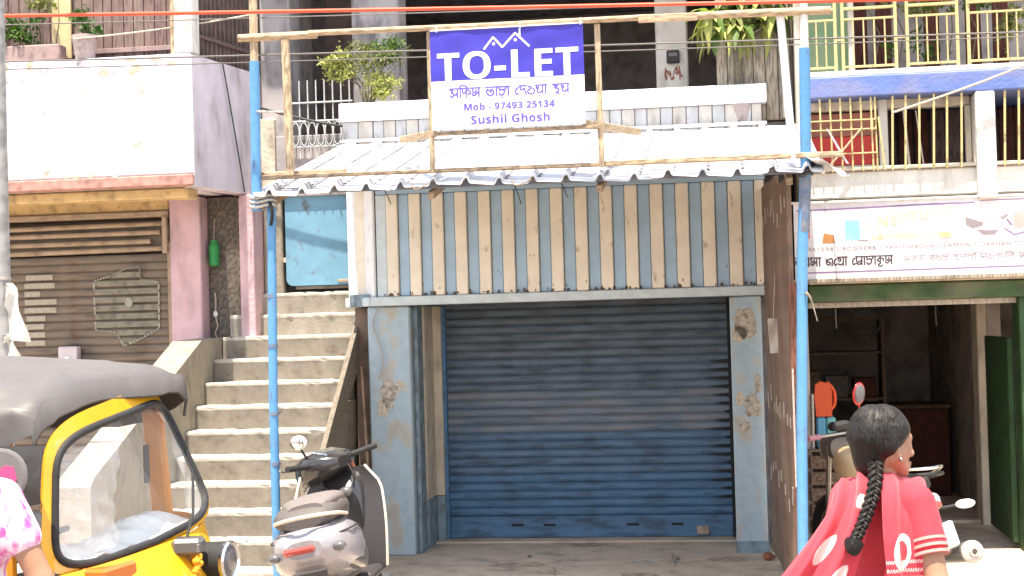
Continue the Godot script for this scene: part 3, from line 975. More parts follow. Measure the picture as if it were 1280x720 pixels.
func middle_house() -> void:
	var t := thing("shop_building", "two storey shop building with blue shutter and open upper floor", "building")
	# ground floor bay
	part(t, "pillar", Vector3(-1.18, 0, -0.35), Vector3(-0.835, 1.995, 0.0), M.pillar, 0.012)
	part(t, "pillar", Vector3(1.702, 0, -0.6), Vector3(1.945, 1.995, 0.0), M.pillar, 0.012)
	part(t, "pillar_foot", Vector3(1.698, 0.0, -0.6), Vector3(1.95, 0.1, 0.006), M.pillar_low, 0.006)
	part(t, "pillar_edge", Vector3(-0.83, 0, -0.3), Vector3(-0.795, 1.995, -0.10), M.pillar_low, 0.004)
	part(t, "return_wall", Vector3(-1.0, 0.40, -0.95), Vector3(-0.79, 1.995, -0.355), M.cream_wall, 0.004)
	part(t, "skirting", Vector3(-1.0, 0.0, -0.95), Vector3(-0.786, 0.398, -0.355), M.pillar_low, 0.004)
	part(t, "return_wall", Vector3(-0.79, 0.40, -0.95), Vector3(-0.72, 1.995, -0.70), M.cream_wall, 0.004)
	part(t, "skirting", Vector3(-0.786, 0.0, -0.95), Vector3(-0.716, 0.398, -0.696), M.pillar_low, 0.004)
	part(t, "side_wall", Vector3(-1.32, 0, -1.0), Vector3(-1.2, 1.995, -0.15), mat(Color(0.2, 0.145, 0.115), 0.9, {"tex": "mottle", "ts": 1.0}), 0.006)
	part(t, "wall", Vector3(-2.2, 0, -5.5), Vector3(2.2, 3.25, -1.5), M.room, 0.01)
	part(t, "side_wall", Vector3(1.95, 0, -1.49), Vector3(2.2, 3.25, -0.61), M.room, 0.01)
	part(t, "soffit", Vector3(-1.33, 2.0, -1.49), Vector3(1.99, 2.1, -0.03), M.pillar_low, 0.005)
	part(t, "threshold", Vector3(-0.8, 0.0, -1.2), Vector3(1.72, 0.022, -0.60), M.apron, 0.008)
	# head of the stairs
	part(t, "stair_wall", Vector3(-2.195, 1.9, -0.9), Vector3(-2.03, 2.95, -0.53), M.concrete, 0.01)
	part(t, "stair_wall", Vector3(-2.03, 1.95, -1.2), Vector3(-1.34, 2.14, -0.6), M.concrete, 0.006)
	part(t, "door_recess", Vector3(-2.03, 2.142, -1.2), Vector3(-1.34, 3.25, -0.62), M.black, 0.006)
	# upper floor
	part(t, "floor_slab", Vector3(-1.34, 3.26, -5.5), Vector3(2.25, 3.36, -0.14), M.grey_wall, 0.006)
	part(t, "floor_slab", Vector3(-2.2, 3.26, -5.5), Vector3(-1.345, 3.36, -0.62), M.grey_wall, 0.006)
	part(t, "column", Vector3(-1.385, 3.37, -0.9), Vector3(-0.985, 5.3, -0.55), M.grey_wall, 0.012)
	part(t, "column", Vector3(-2.19, 3.37, -0.9), Vector3(-1.93, 5.3, -0.55), M.grey_wall, 0.012)
	part(t, "column", Vector3(1.135, 3.37, -1.6), Vector3(1.41, 5.3, -1.3), M.white_wall, 0.012)
	part(t, "dado_wall", Vector3(-2.06, 2.955, -0.60), Vector3(-1.36, 3.47, -0.515), M.grey_wall, 0.006)
	part(t, "dado_pilaster", Vector3(-2.19, 2.955, -0.60), Vector3(-2.065, 3.62, -0.50), M.cream_wall, 0.006)
	part(t, "wall", Vector3(-1.9, 3.37, -1.75), Vector3(-1.55, 5.3, -1.62), mat(Color(0.17, 0.13, 0.12), 0.9, {"tex": "mottle"}), 0.006)
	part(t, "back_wall", Vector3(-2.2, 3.37, -5.4), Vector3(2.2, 5.3, -5.2), M.room, 0.006)
	part(t, "side_wall", Vector3(-2.2, 3.37, -5.2), Vector3(-2.05, 5.3, -0.905), M.room, 0.006)
	part(t, "side_wall", Vector3(1.68, 3.37, -5.2), Vector3(2.25, 5.3, -0.14), M.cream_wall, 0.006)
	part(t, "ceiling_slab", Vector3(-2.2, 5.305, -5.5), Vector3(2.25, 5.5, -0.2), M.grey_wall, 0.01)
	part(t, "lintel", Vector3(-0.98, 4.86, -0.9), Vector3(1.67, 5.3, -0.6), M.grey_wall, 0.01)
	# board wall on the right of the upper floor
	var x := 1.66
	while x < 2.22:
		var w := rng.randf_range(0.085, 0.11)
		part(t, "plank", Vector3(x, 3.365, -0.12 + rng.randf_range(-0.006, 0.006)), Vector3(minf(x + w - 0.006, 2.245), 5.3, -0.085), M.plank, 0.004)
		x += w
	tubepart(t, "downpipe", [Vector3(2.19, 3.37, -0.03), Vector3(2.19, 5.3, -0.03)], 0.035, M.worn, 10)
	# the meter and the scrawl under it
	var m := thing("electricity_meter", "small dark electricity meter on the white upper column", "meter", Vector3(1.285, 4.10, -1.26))
	part(m, "case", Vector3(-0.055, -0.055, -0.035), Vector3(0.055, 0.055, 0.02), M.meter, 0.008)
	part(m, "window", Vector3(-0.04, 0.0, 0.021), Vector3(0.04, 0.03, 0.026), M.greyplastic, 0.003)
	var k := MB.new()
	var at := Transform3D(Basis.IDENTITY, Vector3(1.29, 3.96, -1.297))
	for i in 7:
		var pts := []
		for q in 5:
			pts.append(Vector2(-0.08 + i * 0.022 + rng.randf_range(-0.02, 0.02), rng.randf_range(-0.06, 0.06)))
		k.stroke(smooth(pts, 3), 0.009, at)
	tag(put(self, "painted_scrawl", k, M.scribble), "reddish scrawl painted on the white upper column", "graffiti")
	# roller shutter
	var s := thing("roller_shutter", "wide closed blue roller shutter between two pale blue pillars", "shutter")
	shutter(s, -0.70, 1.70, 0.205, 2.03, -0.80, 0.07, func(i: int, n: int): return M["slat%d" % clampi(int(5.6 * i / n + rng.randf_range(-0.2, 0.2)), 0, 4)])
	var bp := part(s, "bottom_plate", Vector3(-0.70, 0.024, -0.82), Vector3(1.70, 0.205, -0.79), M.slat0, 0.006)
	for xx in [-0.62, -0.35, 0.35, 0.72]:
		part(bp, "lift_handle", Vector3(xx - 0.05, 0.01, 0.016), Vector3(xx + 0.05, 0.026, 0.03), M.black, 0.003)
	part(bp, "lock_hasp", Vector3(0.88, -0.07, 0.016), Vector3(0.98, 0.0, 0.035), M.oldbox, 0.004)
	part(s, "guide_rail", Vector3(-0.745, 0.02, -0.86), Vector3(-0.69, 1.99, -0.74), M.shut_frame, 0.004)
	part(s, "guide_rail", Vector3(1.675, 0.02, -0.86), Vector3(1.7, 1.99, -0.74), M.black, 0.004)
	for q in [[1.82, 1.78, 0.10, 0.13, 0], [1.77, 1.70, 0.06, 0.07, 1], [1.86, 1.15, 0.07, 0.10, 0], [1.76, 1.20, 0.035, 0.06, 1], [1.79, 0.98, 0.05, 0.05, 0], [-1.02, 1.30, 0.07, 0.15, 0], [-1.07, 1.18, 0.04, 0.09, 1], [-0.93, 1.36, 0.03, 0.05, 1], [1.90, 1.32, 0.03, 0.09, 0]]:
		var poly2 := PackedVector2Array()
		for i in 22:
			var a := TAU * i / 22.0
			var rr := rng.randf_range(0.7, 1.1)
			poly2.append(Vector2(q[0] + cos(a) * q[2] * rr, q[1] + sin(a) * q[3] * rr))
		k = MB.new()
		k.prism(poly2, Transform3D(Basis.IDENTITY, Vector3(0, 0, 0.0005)), 0.0015)
		put(t, "peeled_patch", k, M.plaster_a if q[4] == 0 else M.plaster_b)
	for i in 17:
		k = MB.new()
		var yy := 0.32 + i * 0.07 + 0.035
		var ln := rng.randf_range(0.05, 0.22)
		k.prism(PackedVector2Array([Vector2(1.674, yy - 0.014), Vector2(1.674, yy + 0.014), Vector2(1.674 - ln * 0.5, yy + 0.008), Vector2(1.674 - ln, yy)]), Transform3D(Basis.IDENTITY, Vector3(0, 0, -0.7845)), 0.001)
		put(s, "grease_smear", k, M.black)
	# pale blue door at the head of the stairs
	var d := thing("sheet_door", "sky blue sheet metal door with rounded corner at the head of the stairs", "door", Vector3(-1.73, 2.2, -0.56))
	k = MB.new()
	var poly := PackedVector2Array()
	for c in [[-0.215, 0.06, PI, 1.5 * PI]]:
		for i in 7:
			var a: float = lerpf(c[2], c[3], i / 6.0)
			poly.append(Vector2(c[0] + 0.06 * cos(a), c[1] + 0.06 * sin(a)))
	poly.append_array(PackedVector2Array([Vector2(0.30, 0), Vector2(0.30, 0.78), Vector2(-0.275, 0.78)]))
	k.prism(poly, Transform3D.IDENTITY, 0.012)
	put(d, "sheet", k, M.skyblue)
	part(d, "bottom_edge", Vector3(-0.2, -0.03, -0.03), Vector3(0.30, -0.004, 0.005), M.concrete_dark, 0.003)
	part(d, "latch", Vector3(0.17, 0.02, 0.012), Vector3(0.28, 0.045, 0.022), M.oldbox, 0.003)
	part(d, "hinge", Vector3(-0.30, 0.2, -0.005), Vector3(-0.272, 0.24, 0.016), M.worn, 0.003)
	# railing beside the column upstairs
	var f := thing("railing", "white railing of thin rods with a row of ovals on the upper landing", "railing", Vector3(-1.64, 3.36, -0.44))
	for i in 8:
		var rx := -0.255 + i * 0.072
		tubepart(f, "rod", [Vector3(rx, -0.1, 0), Vector3(rx, 0.56, 0)], 0.0065, M.grille_white, 6)
	for y in [0.37, 0.215, 0.0]:
		tubepart(f, "rail", [Vector3(-0.275, y, 0.007), Vector3(0.275, y, 0.007)], 0.008, M.grille_white, 6)
	for i in 7:
		var loop := []
		for q in 12:
			loop.append(Vector3(-0.219 + i * 0.072 + 0.033 * cos(TAU * q / 12), 0.107 + 0.098 * sin(TAU * q / 12), 0.012))
		k = MB.new()
		k.tube(loop, 0.005, 5, false, true)
		put(f, "oval", k, M.grille_white)


func staircase() -> void:
	var t := thing("staircase", "concrete staircase of worn steps rising to the blue sheet door", "staircase")
	var h := 0.1785
	for k in range(1, 13):
		var z := 1.80 - (k - 1) * 0.2234
		if k == 11:
			z = -0.42
		if k == 12:
			z = -0.49
		var mb := MB.new()
		var g := []
		# a step with an uneven worn nosing
		var x0 := -2.47 + rng.randf_range(-0.006, 0.006)
		var x1 := -1.35 + rng.randf_range(-0.01, 0.01)
		var back := -0.62
		var prof := [Vector2(back, h), Vector2(z - 0.014, h), Vector2(z - 0.004, h - 0.004), Vector2(z, h - 0.014), Vector2(z - 0.004, h - 0.05), Vector2(z - 0.006, 0.0)]
		for i in 29:
			var x := lerpf(x0, x1, i / 28.0)
			var row := []
			for j in prof.size():
				var p: Vector2 = prof[j]
				var wear := (-0.012 if rng.randf() < 0.06 else 0.0) + 0.008 * sin(x * 13.0 + k * 2.1) * sin(x * 5.3 + k) + rng.randf_range(-0.003, 0.003)
				if i == 0 or i == 28:
					wear -= 0.008
				if j == 0 or j == 5:
					wear = 0.0
				row.append(Vector3(x, p.y + wear * (0.4 if j < 3 else 0.0) - h, p.x + wear))
			g.append(row)
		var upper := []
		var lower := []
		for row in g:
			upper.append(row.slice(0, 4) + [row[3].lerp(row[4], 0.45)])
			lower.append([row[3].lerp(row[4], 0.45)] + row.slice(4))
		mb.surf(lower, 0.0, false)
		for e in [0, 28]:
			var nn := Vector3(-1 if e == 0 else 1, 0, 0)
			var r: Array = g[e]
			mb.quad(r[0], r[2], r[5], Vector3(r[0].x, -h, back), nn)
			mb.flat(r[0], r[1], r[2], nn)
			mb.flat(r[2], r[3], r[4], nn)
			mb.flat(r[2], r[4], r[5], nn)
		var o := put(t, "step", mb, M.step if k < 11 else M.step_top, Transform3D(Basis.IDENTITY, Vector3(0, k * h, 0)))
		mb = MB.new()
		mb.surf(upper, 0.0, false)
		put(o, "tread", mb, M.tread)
	# low wall on the left, sloping with the stairs
	var mb := MB.new()
	mb.prism(PackedVector2Array([Vector2(-0.3, 0), Vector2(2.45, 0), Vector2(2.45, 0.84), Vector2(2.38, 0.90), Vector2(0.27, 1.765), Vector2(-0.3, 1.78)]), Transform3D(Basis(Vector3(0, 0, 1), Vector3(0, 1, 0), Vector3(-1, 0, 0)), Vector3(-2.475, 0, 0)), 0.24)
	put(t, "side_wall", mb, M.concrete)
	# slanting rail slab on the right
	mb = MB.new()
	mb.prism(PackedVector2Array([Vector2(-0.45, 1.72), Vector2(-0.45, 2.0), Vector2(-0.33, 1.99), Vector2(1.30, 0.66), Vector2(1.30, 0.50), Vector2(0.6, 1.0)]), Transform3D(Basis(Vector3(0, 0, 1), Vector3(0, 1, 0), Vector3(-1, 0, 0)), Vector3(-1.295, 0, 0)), 0.04)
	put(t, "rail_slab", mb, M.rail_slab)
	for z in [-0.30, -0.08, 0.14]:
		part(t, "bracket", Vector3(-1.36, 1.60 - (z + 0.3) * 0.8, z), Vector3(-1.345, 1.66 - (z + 0.3) * 0.8, z + 0.1), M.brownpart, 0.004)


# the striped metal cladding of the loft over the shutter
func loft() -> void:
	var t := thing("striped_cladding", "blue and cream striped metal cladding over the shutter with pale capping above", "cladding")
	part(t, "flange", Vector3(-1.14, 2.0, -0.02), Vector3(2.0, 2.073, 0.05), M.flange, 0.006)
	var kf := MB.new()
	kf.box(Vector3.ZERO, Vector3(0.33, 0.073, 0.06), 0.006)
	put(t, "flange", kf, M.flange, Transform3D(Basis(Vector3.UP, deg_to_rad(-40.0)), Vector3(-1.262, 2.037, -0.10)))
	part(t, "pale_rib", Vector3(-1.34, 2.96, -0.028), Vector3(-1.215, 3.487, 0.016), M.rib_palegrey, 0.005)
	part(t, "pale_rib", Vector3(-1.21, 2.96, -0.028), Vector3(-1.093, 3.487, 0.022), M.rib_pale, 0.005)
	part(t, "cap_rail", Vector3(-1.36, 3.49, -0.09), Vector3(2.035, 3.635, 0.06), M.rib_white, 0.008)
	part(t, "backing", Vector3(-1.11, 2.08, -0.135), Vector3(2.0, 3.485, -0.03), M.concrete_dark, 0.004)
	part(t, "top_batten", Vector3(-1.08, 2.895, -0.02), Vector3(2.0, 2.97, 0.040), M.rib_blue, 0.004)
	# left end, turned back towards the stairs; colours whitened to hold its extra skylight
	var turned := Basis(Vector3.UP, deg_to_rad(-40.0))
	for q in [[-1.335, -0.205, 0.115, M.rib_white], [-1.245, -0.128, 0.115, M.rib_whitecream], [-1.155, -0.052, 0.115, M.rib_white]]:
		var kk := MB.new()
		kk.box(Vector3.ZERO, Vector3(q[2], 0.885, 0.03), 0.006)
		put(t, "rib", kk, q[3], Transform3D(turned, Vector3(q[0], 2.5175, q[1])))
	var x := -1.09
	var i := 0
	while x < 1.975:
		var w := lerpf(0.089, 0.1, (x + 1.1) / 3.1)
		var cream := i % 2 == 1
		if cream:
			w += 0.006
		var x1 := minf(x + w, 1.995)
		part(t, "rib", Vector3(x + 0.002, 2.075, -0.028), Vector3(x1 - 0.002, 2.893, 0.032 if cream else 0.010), M.rib_cream if cream else (M.rib_skywhite if i == 0 else M.rib_blue), 0.007)
		part(t, "pale_rib", Vector3(x + 0.002, 2.972, -0.028), Vector3(x1 - 0.002, 3.487, 0.022 if cream else 0.014), M.rib_pale if cream else M.rib_palegrey, 0.005)
		x += w
		i += 1
	# grime gathered along the foot of the stripes
	for q in 90:
		var gx := rng.randf_range(-1.06, 1.97)
		var near := rng.randf() < 0.75
		var gy := 2.078 + (rng.randf_range(0.0, 0.012) if near else pow(rng.randf(), 2.0) * 0.3)
		var gw := rng.randf_range(0.004, 0.016) if near else rng.randf_range(0.002, 0.006)
		var gh := rng.randf_range(0.005, 0.02) if near else rng.randf_range(0.004, 0.016)
		var poly := PackedVector2Array()
		for a in 9:
			poly.append(Vector2(gx + cos(TAU * a / 9.0) * gw * rng.randf_range(0.6, 1.2), maxf(2.075, gy + gh * 0.4 + sin(TAU * a / 9.0) * gh * rng.randf_range(0.6, 1.2))))
		if Geometry2D.triangulate_polygon(poly).size() == 0:
			continue
		var kg := MB.new()
		kg.prism(poly, Transform3D(Basis.IDENTITY, Vector3(0, 0, 0.0315)), 0.001 + 0.00002 * q)
		put(t, "grime_spot", kg, M.grime)
	# rods and a bent wire hanging at the top
	for q in [[0.05, 0.16], [0.42, 0.12], [-1.0, 0.12]]:
		tubepart(t, "hanging_wire", [Vector3(q[0], 2.93, 0.06), Vector3(q[0] + 0.03, 2.93 - q[1] * 0.5, 0.07), Vector3(q[0] + 0.05, 2.93 - q[1], 0.06)], 0.004, M.cable_dark, 5)
	tubepart(t, "wire", smooth([Vector3(-1.07, 2.02, 0.03), Vector3(-1.13, 1.86, 0.03), Vector3(-1.08, 1.7, 0.04), Vector3(-1.05, 1.56, 0.03), Vector3(-1.09, 1.42, 0.03)], 5), 0.006, M.worn, 5)


func right_house() -> void:
	var t := thing("agro_shop_building", "cream building with blue slab, barred windows and a dark open shop", "building")
	part(t, "upper_wall", Vector3(2.30, 2.70, -0.1), Vector3(9.0, 2.905, 0.28), M.white_wall, 0.012)
	part(t, "window_sill", Vector3(2.32, 2.908, -0.05), Vector3(9.0, 2.935, 0.31), M.cream_wall, 0.006)
	part(t, "column", Vector3(3.545, 2.66, 0.0), Vector3(3.685, 3.452, 0.36), M.white_wall, 0.01)
	part(t, "column", Vector3(5.3, 2.66, 0.0), Vector3(5.45, 3.452, 0.36), M.white_wall, 0.01)
	part(t, "blue_slab", Vector3(2.32, 3.458, -1.5), Vector3(9.0, 3.615, 0.34), M.slab_blue, 0.01)
	part(t, "slab_top", Vector3(2.30, 3.618, -1.5), Vector3(9.0, 3.66, 0.31), M.white_wall, 0.006)
	part(t, "side_wall", Vector3(2.255, 2.1, -5.5), Vector3(2.30, 5.6, 0.2), M.cream_wall, 0.006)
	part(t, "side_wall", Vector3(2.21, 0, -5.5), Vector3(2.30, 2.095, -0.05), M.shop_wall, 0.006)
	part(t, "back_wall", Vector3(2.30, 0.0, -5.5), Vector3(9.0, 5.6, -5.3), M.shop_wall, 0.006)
	part(t, "floor_slab", Vector3(2.305, 2.60, -5.29), Vector3(9.0, 2.69, -0.11), M.shop_wall, 0.006)
	part(t, "far_wall", Vector3(8.8, 0.0, -5.29), Vector3(9.0, 5.6, 0.0), M.cream_wall, 0.006)
	part(t, "roof_slab", Vector3(2.2, 5.605, -5.6), Vector3(9.2, 5.75, 0.6), M.white_wall, 0.01)
	part(t, "lintel", Vector3(2.305, 2.065, -0.06), Vector3(9.0, 2.58, 0.2), M.cream_wall, 0.008)
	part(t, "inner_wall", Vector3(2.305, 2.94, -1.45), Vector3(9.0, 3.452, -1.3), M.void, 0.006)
	part(t, "inner_wall", Vector3(2.305, 3.665, -1.4), Vector3(9.0, 5.6, -1.25), M.room, 0.006)
	# left window: red panel behind cream bars
	part(t, "shutter_panel", Vector3(2.33, 2.97, 0.06), Vector3(2.86, 3.19, 0.08), M.red_panel, 0.004)
	part(t, "shutter_panel", Vector3(2.33, 3.193, 0.06), Vector3(2.86, 3.37, 0.08), M.red_old, 0.004)
	part(t, "window_frame", Vector3(2.865, 2.936, 0.1), Vector3(2.93, 3.455, 0.16), M.white_wall, 0.006)
	part(t, "window_frame", Vector3(2.32, 3.385, 0.02), Vector3(3.54, 3.456, 0.14), M.cream_wall, 0.006)
	part(t, "window_frame", Vector3(2.32, 2.936, 0.04), Vector3(2.86, 2.965, 0.12), M.cream_wall, 0.004)
	part(t, "window_frame", Vector3(3.50, 2.936, 0.1), Vector3(3.54, 3.38, 0.16), M.cream_wall, 0.004)
	for x in [2.95, 3.08, 3.20, 3.33, 3.45, 3.73, 3.86, 3.98]:
		part(t, "dark_board", Vector3(x, 2.94, -0.55), Vector3(x + 0.11, 3.44, -0.52), M.darkred if int(x * 100) % 2 == 0 else M.bamboo, 0.006)
	for x in [2.35, 2.425, 2.50, 2.575, 2.65, 2.725, 2.80, 2.83]:
		barpart(t, "window_bar", Vector3(x, 2.9, 0.315), Vector3(x - 0.006, 3.455, 0.315), 0.013, 0.013, M.grille)
	for y in [3.035, 3.215, 3.285]:
		barpart(t, "window_bar", Vector3(2.33, y, 0.326), Vector3(2.83, y, 0.326), 0.012, 0.01, M.grille)
	barpart(t, "window_bar", Vector3(2.845, 3.30, 0.33), Vector3(2.88, 2.9, 0.335), 0.014, 0.012, M.grille)
	barpart(t, "window_latch", Vector3(2.795, 3.29, 0.335), Vector3(2.795, 3.20, 0.335), 0.02, 0.016, M.grille)
	for x in [2.95, 3.045, 3.145, 3.25, 3.345, 3.45, 3.76, 3.86, 3.98, 4.1, 4.22, 4.34, 4.46]:
		barpart(t, "window_bar", Vector3(x - 0.012, 2.9, 0.315), Vector3(x + 0.004, 3.455, 0.315), 0.016, 0.016, M.grille)
	barpart(t, "prop_stick", Vector3(3.075, 2.93, 0.2), Vector3(3.05, 3.36, 0.16), 0.018, 0.014, M.worn)
	barpart(t, "prop_stick", Vector3(3.18, 2.93, 0.2), Vector3(3.14, 3.36, 0.14), 0.01, 0.01, M.worn)
	# balcony railing above
	var r := thing("balcony_railing", "cream painted balcony railing above the blue slab", "railing", Vector3(0, 3.663, 0.24))
	part(t, "green_panel", Vector3(2.33, 3.663, 0.06), Vector3(2.665, 5.2, 0.09), M.greenpanel, 0.006)
	part(t, "balcony_post", Vector3(2.655, 3.663, 0.13), Vector3(2.70, 5.6, 0.2), M.white_wall, 0.006)
	for seg in [[2.345, 2.555], [2.61, 3.0], [3.085, 3.45], [3.53, 3.95], [4.03, 4.45], [4.53, 4.95], [5.03, 5.5]]:
		var a: float = seg[0]
		var b: float = seg[1]
		for y in [0.035, 0.395]:
			barpart(r, "rail", Vector3(a, y, 0), Vector3(b, y, 0), 0.016, 0.016, M.grille)
		barpart(r, "rail", Vector3(a, 0.475, 0), Vector3(b, 0.475, 0), 0.03, 0.02, M.grille)
		for x in [a, b]:
			barpart(r, "post", Vector3(x, 0, 0.002), Vector3(x, 0.62, 0.002), 0.024, 0.024, M.grille)
		var n := int((b - a) / 0.068)
		for i in range(1, n):
			var x := lerpf(a, b, float(i) / n)
			barpart(r, "bar", Vector3(x, 0.035, 0.001), Vector3(x, 0.395, 0.001), 0.011, 0.011, M.grille)
	for x in [2.582, 3.043, 3.49, 3.99]:
		barpart(r, "link", Vector3(x - 0.03, 0.24, 0), Vector3(x + 0.03, 0.24, 0), 0.016, 0.014, M.grille)
	barpart(r, "hand_rail", Vector3(2.34, 0.60, 0.0), Vector3(5.5, 0.60, 0.0), 0.035, 0.02, M.grille)
	for x in [2.74, 2.93, 3.3, 3.62, 3.83]:
		part(t, "dark_board", Vector3(x, 3.67, -0.5), Vector3(x + 0.12, 5.2, -0.47), M.darkred, 0.006)
	# shop front
	part(t, "shutter_housing", Vector3(2.30, 1.93, -0.08), Vector3(9.0, 2.06, 0.14), M.green_dark, 0.012)
	part(t, "shutter_edge", Vector3(2.30, 1.885, -0.03), Vector3(3.86, 1.928, 0.03), M.worn, 0.004)
	part(t, "door_post", Vector3(3.845, 0, -0.15), Vector3(3.95, 1.928, 0.12), M.green_door, 0.008)
	part(t, "side_pillar", Vector3(3.952, 0, -0.15), Vector3(4.5, 1.928, 0.18), M.cream_wall, 0.01)
	part(t, "side_pillar", Vector3(6.6, 0, -0.15), Vector3(9.0, 1.928, 0.18), M.cream_wall, 0.01)
	part(t, "door_leaf", Vector3(3.80, 0.05, -1.2), Vector3(3.845, 1.62, -0.16), M.green_door, 0.008)
	part(t, "inner_pillar", Vector3(3.78, 0, -1.75), Vector3(3.86, 1.95, -1.45), M.cream_wall, 0.008)
	part(t, "inner_wall", Vector3(3.86, 0, -5.29), Vector3(3.98, 2.59, -1.46), M.shop_wall, 0.008)
	part(t, "shop_step", Vector3(2.305, 0.0, -5.29), Vector3(3.855, 0.035, -1.56), M.apron, 0.012)
	# what stands in the dark of the shop
	var sh := thing("shop_shelf", "dark wooden shelf rack with boxes inside the open shop", "shelf", Vector3(2.75, 0.035, -3.4))
	for x in [-0.42, 0.42]:
		part(sh, "upright", Vector3(x - 0.02, 0, -0.2), Vector3(x + 0.02, 1.75, 0.2), M.crate)
	for y in [0.1, 0.5, 0.95, 1.4, 1.73]:
		part(sh, "shelf_board", Vector3(-0.4, y, -0.2), Vector3(0.4, y + 0.025, 0.2), M.crate)
	for i in 9:
		var bx := -0.3 + (i % 3) * 0.27
		var by: float = [0.125, 0.525, 0.975][i / 3]
		var b := thing("stock_carton", ["brown", "greyish", "dark red", "plain brown", "dull grey", "deep red", "small brown", "blackish", "narrow red"][i] + " carton on the " + ["lowest", "middle", "upper"][i / 3] + " board of the shop shelf", "carton", Vector3(2.75 + bx, 0.035 + by, -3.38))
		part(b, "box", Vector3(-0.11, 0, -0.12), Vector3(0.11, rng.randf_range(0.18, 0.3), 0.12), [M.crate, M.crate_b, M.darkred][i % 3], 0.006)
	var c := thing("shop_counter", "reddish wooden counter at the back of the open shop", "counter", Vector3(3.4, 0.035, -3.6))
	part(c, "body", Vector3(-0.38, 0, -0.3), Vector3(0.38, 0.85, 0.3), M.darkred, 0.01)
	part(c, "top", Vector3(-0.4, 0.853, -0.33), Vector3(0.4, 0.89, 0.33), M.crate, 0.006)
	for i in 4:
		var h := thing("hanging_tool", ["long handled sprayer lance hanging", "coiled hose hanging", "short metal lamp hanging", "narrow pipe hanging"][i] + " from the ceiling of the dark shop", "tool", Vector3(2.62 + i * 0.3, 1.95, -1.9 - 0.25 * (i % 2)))
		if i == 1:
			var k := MB.new()
			var loop := []
			for q in 20:
				loop.append(Vector3(0.13 * cos(TAU * q / 20), -0.2 + 0.13 * sin(TAU * q / 20), 0.012 * sin(q)))
			k.tube(loop, 0.014, 6, false, true)
			put(h, "coil", k, M.rubber)
			tubepart(h, "string", [Vector3(0, 0.6, 0), Vector3(0, -0.07, 0)], 0.003, M.rope, 5)
		elif i == 2:
			var k := MB.new()
			k.lathe([Vector2(0.02, 0.06), Vector2(0.05, 0.05), Vector2(0.13, -0.04), Vector2(0.13, -0.05)], 16)
			put(h, "shade", k, M.rubber)
			tubepart(h, "cord", [Vector3(0, 0.6, 0), Vector3(0, 0.05, 0)], 0.004, M.cable_dark, 5)
		else:
			tubepart(h, "rod", [Vector3(0, 0.6, 0), Vector3(0.02, -0.25, 0)], 0.009, M.steel, 6)
			tubepart(h, "head", [Vector3(0.02, -0.25, 0), Vector3(0.03, -0.33, 0.02)], 0.02, M.rubber, 8)


